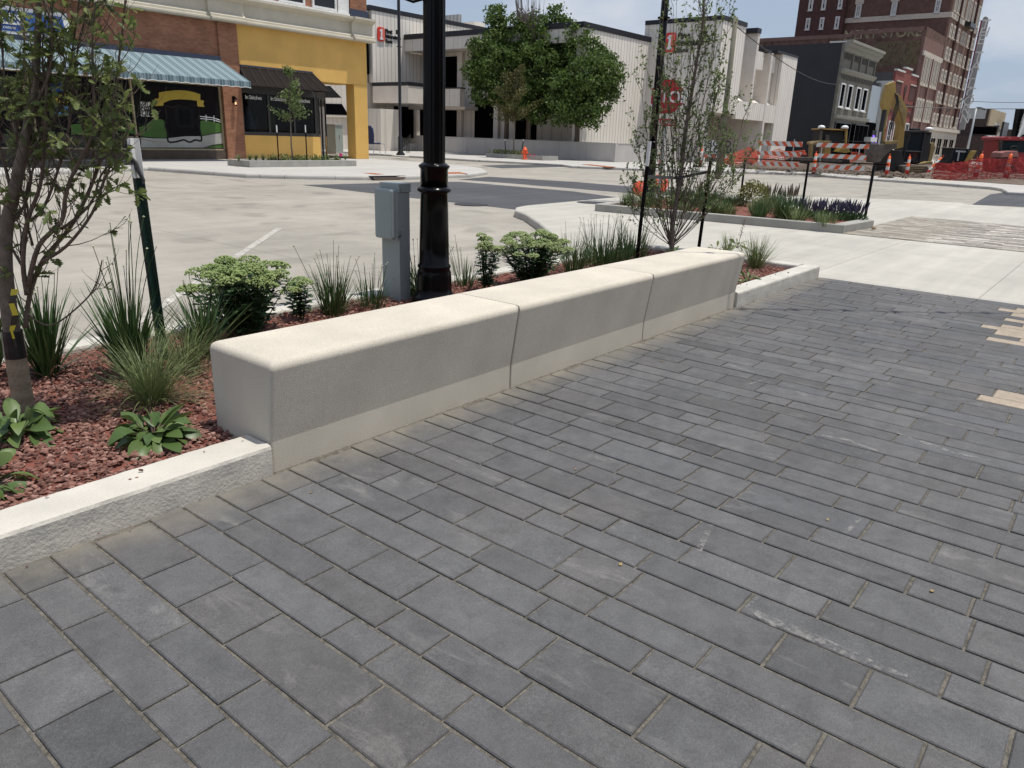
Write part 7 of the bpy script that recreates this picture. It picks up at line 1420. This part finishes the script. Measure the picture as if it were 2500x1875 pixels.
mesh_fence('orange mesh fence glimpsed behind the right end of the right barricade', [(1560, 560), (1640, 570), (1760, 590), (1890, 585)], [(1560, 770), (1640, 775), (1760, 790), (1890, 800)], zr18, 'net_orange_far', 9, 20, .05, .03, (.3, .7))
# machines
mat('machine_yellow', (.31, .205, .055), .5, .15, 2); mat('machine_worn_shade', (.24, .175, .075), .65, .3, 2); mat('machine_dark', (.02, .02, .02), .6, .2, 3); mat('machine_steel', (.10, .085, .07), .8, .3, 3); mat('truck_red', (.28, .03, .035), .35, .08, 2); mat('dusty_red', (.30, .13, .11), .6, .1, 2)
glassmat('cab_glass', (.015, .025, .03), .05)
def mp(T, name, m, zf, pts, base, th=.5, off=0., **k):
    q = [ZP(*zf(*p), base + FWD * off) for p in pts]; mb = MB(); mb.prism(q, FWD * th); return mb.build(name, m, T, bevel=.02, **k)
def mt(T, name, m, zf, pts, base, r, off=0.): mb = MB(); mb.tube([ZP(*zf(*p), base + FWD * off) for p in pts], r, 8); return mb.build(name, m, T)
dz = G(*zr18(1250, 870), 0) + FWD * 8; dz.z = 0; T = thing('bulldozer', dz, 'yellow bulldozer with two white domes on its cab frame behind the barricades', 'bulldozer')
mp(T, 'cab', 'machine_dark', zr18, [(1140, 235), (1460, 240), (1450, 640), (1110, 640)], dz, 1.6, .3); mp(T, 'cab_roof', 'machine_yellow', zr18, [(1130, 205), (1510, 222), (1505, 240), (1125, 226)], dz, 1.8)
for i, pp in enumerate((((1115, 210), (1140, 250), (1118, 400)), ((1515, 200), (1512, 250), (1500, 430)))): mt(T, 'roll_frame', 'machine_yellow' if i else 'machine_steel', zr18, pp, dz, .09)
for x, y in ((1143, 180), (1493, 183)): c = ZP(*zr18(x, y), dz); mb = MB(); mb.lathe(c - ZA * .12, [(.22, 0), (.25, .06), (.2, .17), (.08, .22)], 14); mb.build('white_dome', 'white_paint', T, smooth=True)
mp(T, 'hood', 'machine_worn_shade', zr18, [(1010, 415), (1130, 390), (1290, 395), (1290, 470), (1190, 470), (1010, 450)], dz, 1.2, -.6); mp(T, 'side_frame', 'machine_worn_shade', zr18, [(985, 430), (1020, 425), (1005, 690), (975, 690)], dz, .5, -.7)
mp(T, 'engine_cover', 'machine_yellow', zr18, [(1190, 480), (1280, 480), (1275, 590), (1180, 590)], dz, 1., -1.); mp(T, 'tank_cover', 'machine_yellow', zr18, [(1385, 558), (1432, 498), (1545, 500), (1580, 562), (1500, 575)], dz, 1., -.9)
mp(T, 'seat', 'machine_steel', zr18, [(1205, 300), (1258, 300), (1265, 400), (1200, 400)], dz, .2, .1)
mp(T, 'blade', 'machine_steel', zr18, [(620, 672), (675, 637), (1060, 640), (1350, 648), (1440, 690), (1445, 735), (620, 700)], dz, .4, -3.); 
mp(T, 'track', 'machine_dark', zr18, [(1430, 720), (1480, 665), (1560, 660), (1575, 740), (1430, 745)], dz, 2.4, -1); mp(T, 'track', 'machine_dark', zr18, [(985, 610), (1110, 620), (1120, 745), (985, 745)], dz, 2.4, -.2)
ex = G(*zr21(500, 1250), 0) + FWD * 5; ex.z = 0; T = thing('excavator', ex, 'yellow excavator with raised arm and dark glass cab behind the cones', 'excavator')
mp(T, 'stick', 'machine_yellow', zd, [(800, 875), (858, 845), (878, 860), (885, 960), (838, 1060), (832, 1130), (800, 1200), (782, 1290), (760, 1490), (738, 1480), (750, 1300), (765, 1150), (748, 1080), (772, 960)], ex, .45, -3.)
mp(T, 'boom', 'machine_yellow', zd, [(878, 985), (902, 972), (940, 1010), (1003, 1130), (988, 1240), (975, 1345), (958, 1530), (888, 1550), (906, 1400), (918, 1290), (908, 1190), (885, 1110)], ex, .55, -2.4)
mp(T, 'boom_shading', 'machine_worn_shade', zd, [(905, 1040), (935, 1040), (992, 1140), (978, 1235), (965, 1330), (935, 1180), (900, 1100)], ex, .05, -2.46)  # thin darker plate, shading put into the boom's colour
mt(T, 'hydraulic_cylinder', 'machine_dark', zd, ((765, 1140), (735, 1300), (705, 1490)), ex, .13, -3.2); mt(T, 'hydraulic_cylinder', 'steel', zd, ((722, 1370), (703, 1500)), ex, .06, -3.35)
for i in range(4): x = 872 + i * 9; mt(T, 'hose', 'machine_dark', zd, ((x, 965 + i * 8), (x + 14, 1060), (x - 12 + i * 4, 1150), (838 + i * 9, 1230), (822 + i * 7, 1300 + i * 22)), ex, .022, -3.05)
mp(T, 'bucket', 'machine_steel', zd, [(668, 1500), (770, 1495), (905, 1478), (905, 1530), (835, 1560), (765, 1620), (720, 1680), (655, 1690), (645, 1600)], ex, 1.1, -3.4); mp(T, 'bucket_lip', 'machine_worn_shade', zd, [(775, 1465), (905, 1462), (900, 1530), (888, 1530), (885, 1495), (770, 1500)], ex, 1.1, -3.42)
mp(T, 'cab', 'cab_glass', zr21, [(490, 580), (735, 575), (690, 760), (640, 1040), (385, 1015), (425, 850)], ex, 1.4, -1.4); mp(T, 'cab_side', 'machine_dark', zr21, [(736, 575), (825, 600), (805, 740), (770, 1000), (641, 1040), (691, 760)], ex, 1.2, -1.3)
mp(T, 'cab_roof', 'machine_dark', zr21, [(480, 548), (700, 540), (832, 572), (830, 602), (735, 577), (485, 580)], ex, 1.6, -1.5); mp(T, 'roof_lamps', 'machine_dark', zr21, [(540, 512), (665, 515), (665, 548), (540, 548)], ex, .5, -1.)
for pts in (((425, 855), (668, 865)), ((505, 590), (430, 850), (388, 1015)), ((730, 580), (690, 760), (640, 1040))): mt(T, 'cab_frame', 'machine_dark', zr21, pts, ex, .05, -1.45)
c = ZP(*zr21(790, 518), ex); mb = MB(); mb.lathe(c - ZA * .1, [(.2, 0), (.24, .06), (.2, .15), (.08, .2)], 14); mb.build('white_dome', 'white_paint', T, smooth=True)
mp(T, 'counterweight', 'machine_worn_shade', zr21, [(820, 735), (868, 725), (882, 800), (825, 1010), (770, 1020), (800, 880)], ex, 1.4, -1.2); mp(T, 'deck', 'machine_worn_shade', zr21, [(640, 1045), (770, 1010), (850, 1010), (840, 1055), (640, 1060)], ex, 1.6, -1.7)
mp(T, 'house', 'machine_dark', zr21, [(190, 830), (385, 850), (400, 1015), (520, 1050), (470, 1200), (190, 1190)], ex, 2.2, -1.8)
mp(T, 'track', 'machine_steel', zr21, [(395, 1075), (500, 1062), (760, 1075), (790, 1120), (720, 1185), (560, 1235), (400, 1215), (378, 1140)], ex, .8, -2.4)
for k in range(5): mp(T, 'track_rib', 'machine_worn_shade', zr21, [(400 + k * 5, 1090 + k * 26), (740 - k * 22, 1085 + k * 26), (740 - k * 22, 1094 + k * 26), (400 + k * 5, 1100 + k * 26)], ex, .03, -2.45)
sk = ex + FWD * 2 + RGT * 5; T = thing('skid_loader', sk, 'small loader with dark cab and raised yellow arm behind the red mesh fence', 'loader')
mp(T, 'cab', 'cab_glass', zr21, [(1150, 825), (1370, 838), (1330, 1010), (1100, 1000)], sk, 1.2); mp(T, 'cab_roof', 'machine_dark', zr21, [(1148, 803), (1392, 818), (1390, 842), (1145, 828)], sk, 1.4, -.1); mp(T, 'inner_panel', 'galv', zr21, [(1190, 840), (1345, 850), (1340, 875), (1185, 868)], sk, .02, -.05)
for pts in (((1150, 825), (1100, 1010)), ((1380, 835), (1330, 1020)), ((1235, 870), (1215, 1000))): mt(T, 'cab_frame', 'machine_dark' if pts[0][0] != 1235 else 'galv', zr21, pts, sk, .05, -.1)
mp(T, 'arm', 'machine_yellow', zr21, [(1338, 1030), (1445, 850), (1505, 848), (1480, 895), (1385, 1060)], sk, .3, -.4); mp(T, 'body', 'machine_dark', zr21, [(1080, 1000), (1390, 1012), (1370, 1250), (1060, 1240)], sk, 1.6, .1)
tk_ = G(*zr21(2000, 1300), 0) + FWD * 9; tk_.z = 0; T = thing('red_truck', tk_, 'dark red truck with wide windshield behind the red mesh fence at the right edge', 'truck')
mp(T, 'cab_roof', 'truck_red', zr21, [(1905, 650), (1930, 635), (2420, 645), (2420, 700), (1895, 690)], tk_, 2.6, .2)
for x in (2000, 2165): mp(T, 'roof_marker', 'dusty_red', zr21, [(x - 18, 655), (x + 18, 655), (x + 18, 668), (x - 18, 668)], tk_, .05, .12)
mp(T, 'windshield', 'cab_glass', zr21, [(1900, 700), (2410, 710), (2420, 880), (1875, 870)], tk_, .1, .3); mp(T, 'cab', 'truck_red', zr21, [(1890, 692), (2420, 702), (2440, 1290), (1850, 1280)], tk_, 2.2, .45)
mt(T, 'wheel_rim', 'machine_dark', zr21, [(2060 + 60 * math.cos(q * .52), 805 + 26 * math.sin(q * .52)) for q in range(13)], tk_, .03, .22)
mp(T, 'hood', 'dusty_red', zr21, [(1885, 880), (1935, 858), (2120, 852), (2132, 940), (1865, 950)], tk_, 1.2, -.9); mp(T, 'mirror', 'machine_dark', zr21, [(1850, 700), (1880, 700), (1870, 900), (1845, 900)], tk_, .15, -.2); mp(T, 'grille', 'machine_dark', zr21, [(1865, 952), (2135, 942), (2130, 1250), (1850, 1250)], tk_, .6, -.8)
# spoil heaps, rubble and a hose of yellow tape at the far curb
for i, (x, y, r, h, lab) in enumerate(((1900, 870, 1.2, .5, 0), (2030, 800, 1.4, .8, 0), (700, 830, 1.5, .45, 0), (1300, 850, 1.8, .5, 0), (300, 800, 1.3, .4, 0))):
    c = G(*zr18(x, y + 30), 0) + FWD * 2.5; mb = MB(); n_ = 18; prof = [(r * (1 - k / 5) + .02, h * (1 - (1 - k / 5) ** 2)) for k in range(6)]; mb.lathe((c.x, c.y, 0), prof, n_)
    for v in mb.v: v += rvec() * .07
    tag(mb.build('dirt_heap', 'dirt'), None, None, None, 'stuff')
chips('rubble', [(44.5, 52, 9.5, 20, 900, .05, .16, .12)], 'dirt')
mb = MB(); p = G(*zr21(120, 1262), .02); 
for k in range(3): mb.tube([p + RGT * (k * .3) + rvec() * .1, p + RGT * (.6 + k * .35) + rvec() * .2, p + RGT * (1.2 + k * .9) - FWD * .6 + rvec() * .2], .025, 4)
for v in mb.v: v.z = max(.01, min(v.z, .07))
tag(mb.build('caution_tape', 'yellow_ribbon'), 'yellow caution tape lying on the far curb between two delineator cones', 'tape')
T = thing('dark_shrub', G(*zr18(720, 640), 0) + FWD * 9, 'dark green bush against the charcoal wall behind the left barricade', 'shrub'); ml = MB(); c = Vector(T.location); c.z = .9
for _ in range(1500): v = rvec(); leaf(ml, c + Vector((v.x * 2.6, v.y * 1.2, v.z * .9)) * rnd.uniform(.4, 1.05), rvec(), rvec(), .22, .12, .2, LEAFC)
ml.build('leaves', 'leaf_sedum', T)
# wooden leaf litter by the long planter
c = G(2132, 563, .01); T = tag(MB().ball(c + ZA * .05, .05, 6, 4, .6).build('crumpled_paper', 'debris'), 'crumpled tan paper scrap beside the right end of the long planter', 'scrap')
# overhead light string whose bulbs throw the row of small shadows on the pavers
pts = [Vector((x, y, 0)) for x, y in ((5.9, 4.1), (6.3, 3.65), (6.7, 3.2), (7.05, 2.8), (7.43, 2.415), (7.806, 2.037), (8.121, 1.648), (8.461, 1.303), (8.796, .962), (9.15, .6), (9.5, .2), (9.9, -.2))]
hz = 5.2; sv = Vector((SUN.x / SUN.z, SUN.y / SUN.z, 1)) * hz; T = thing('light_string', pts[6] + sv, 'string of outdoor bulbs hung high over the paver plaza', 'light string'); mb = MB(); mb.tube([p + sv for p in pts], .012, 4); mb.build('cable', 'tape_black', T)
for p in pts: mb = MB(); mb.ball(p + sv - ZA * .08, .05, 10, 6, 1.3); mb.build('bulb', 'tape_black', T)
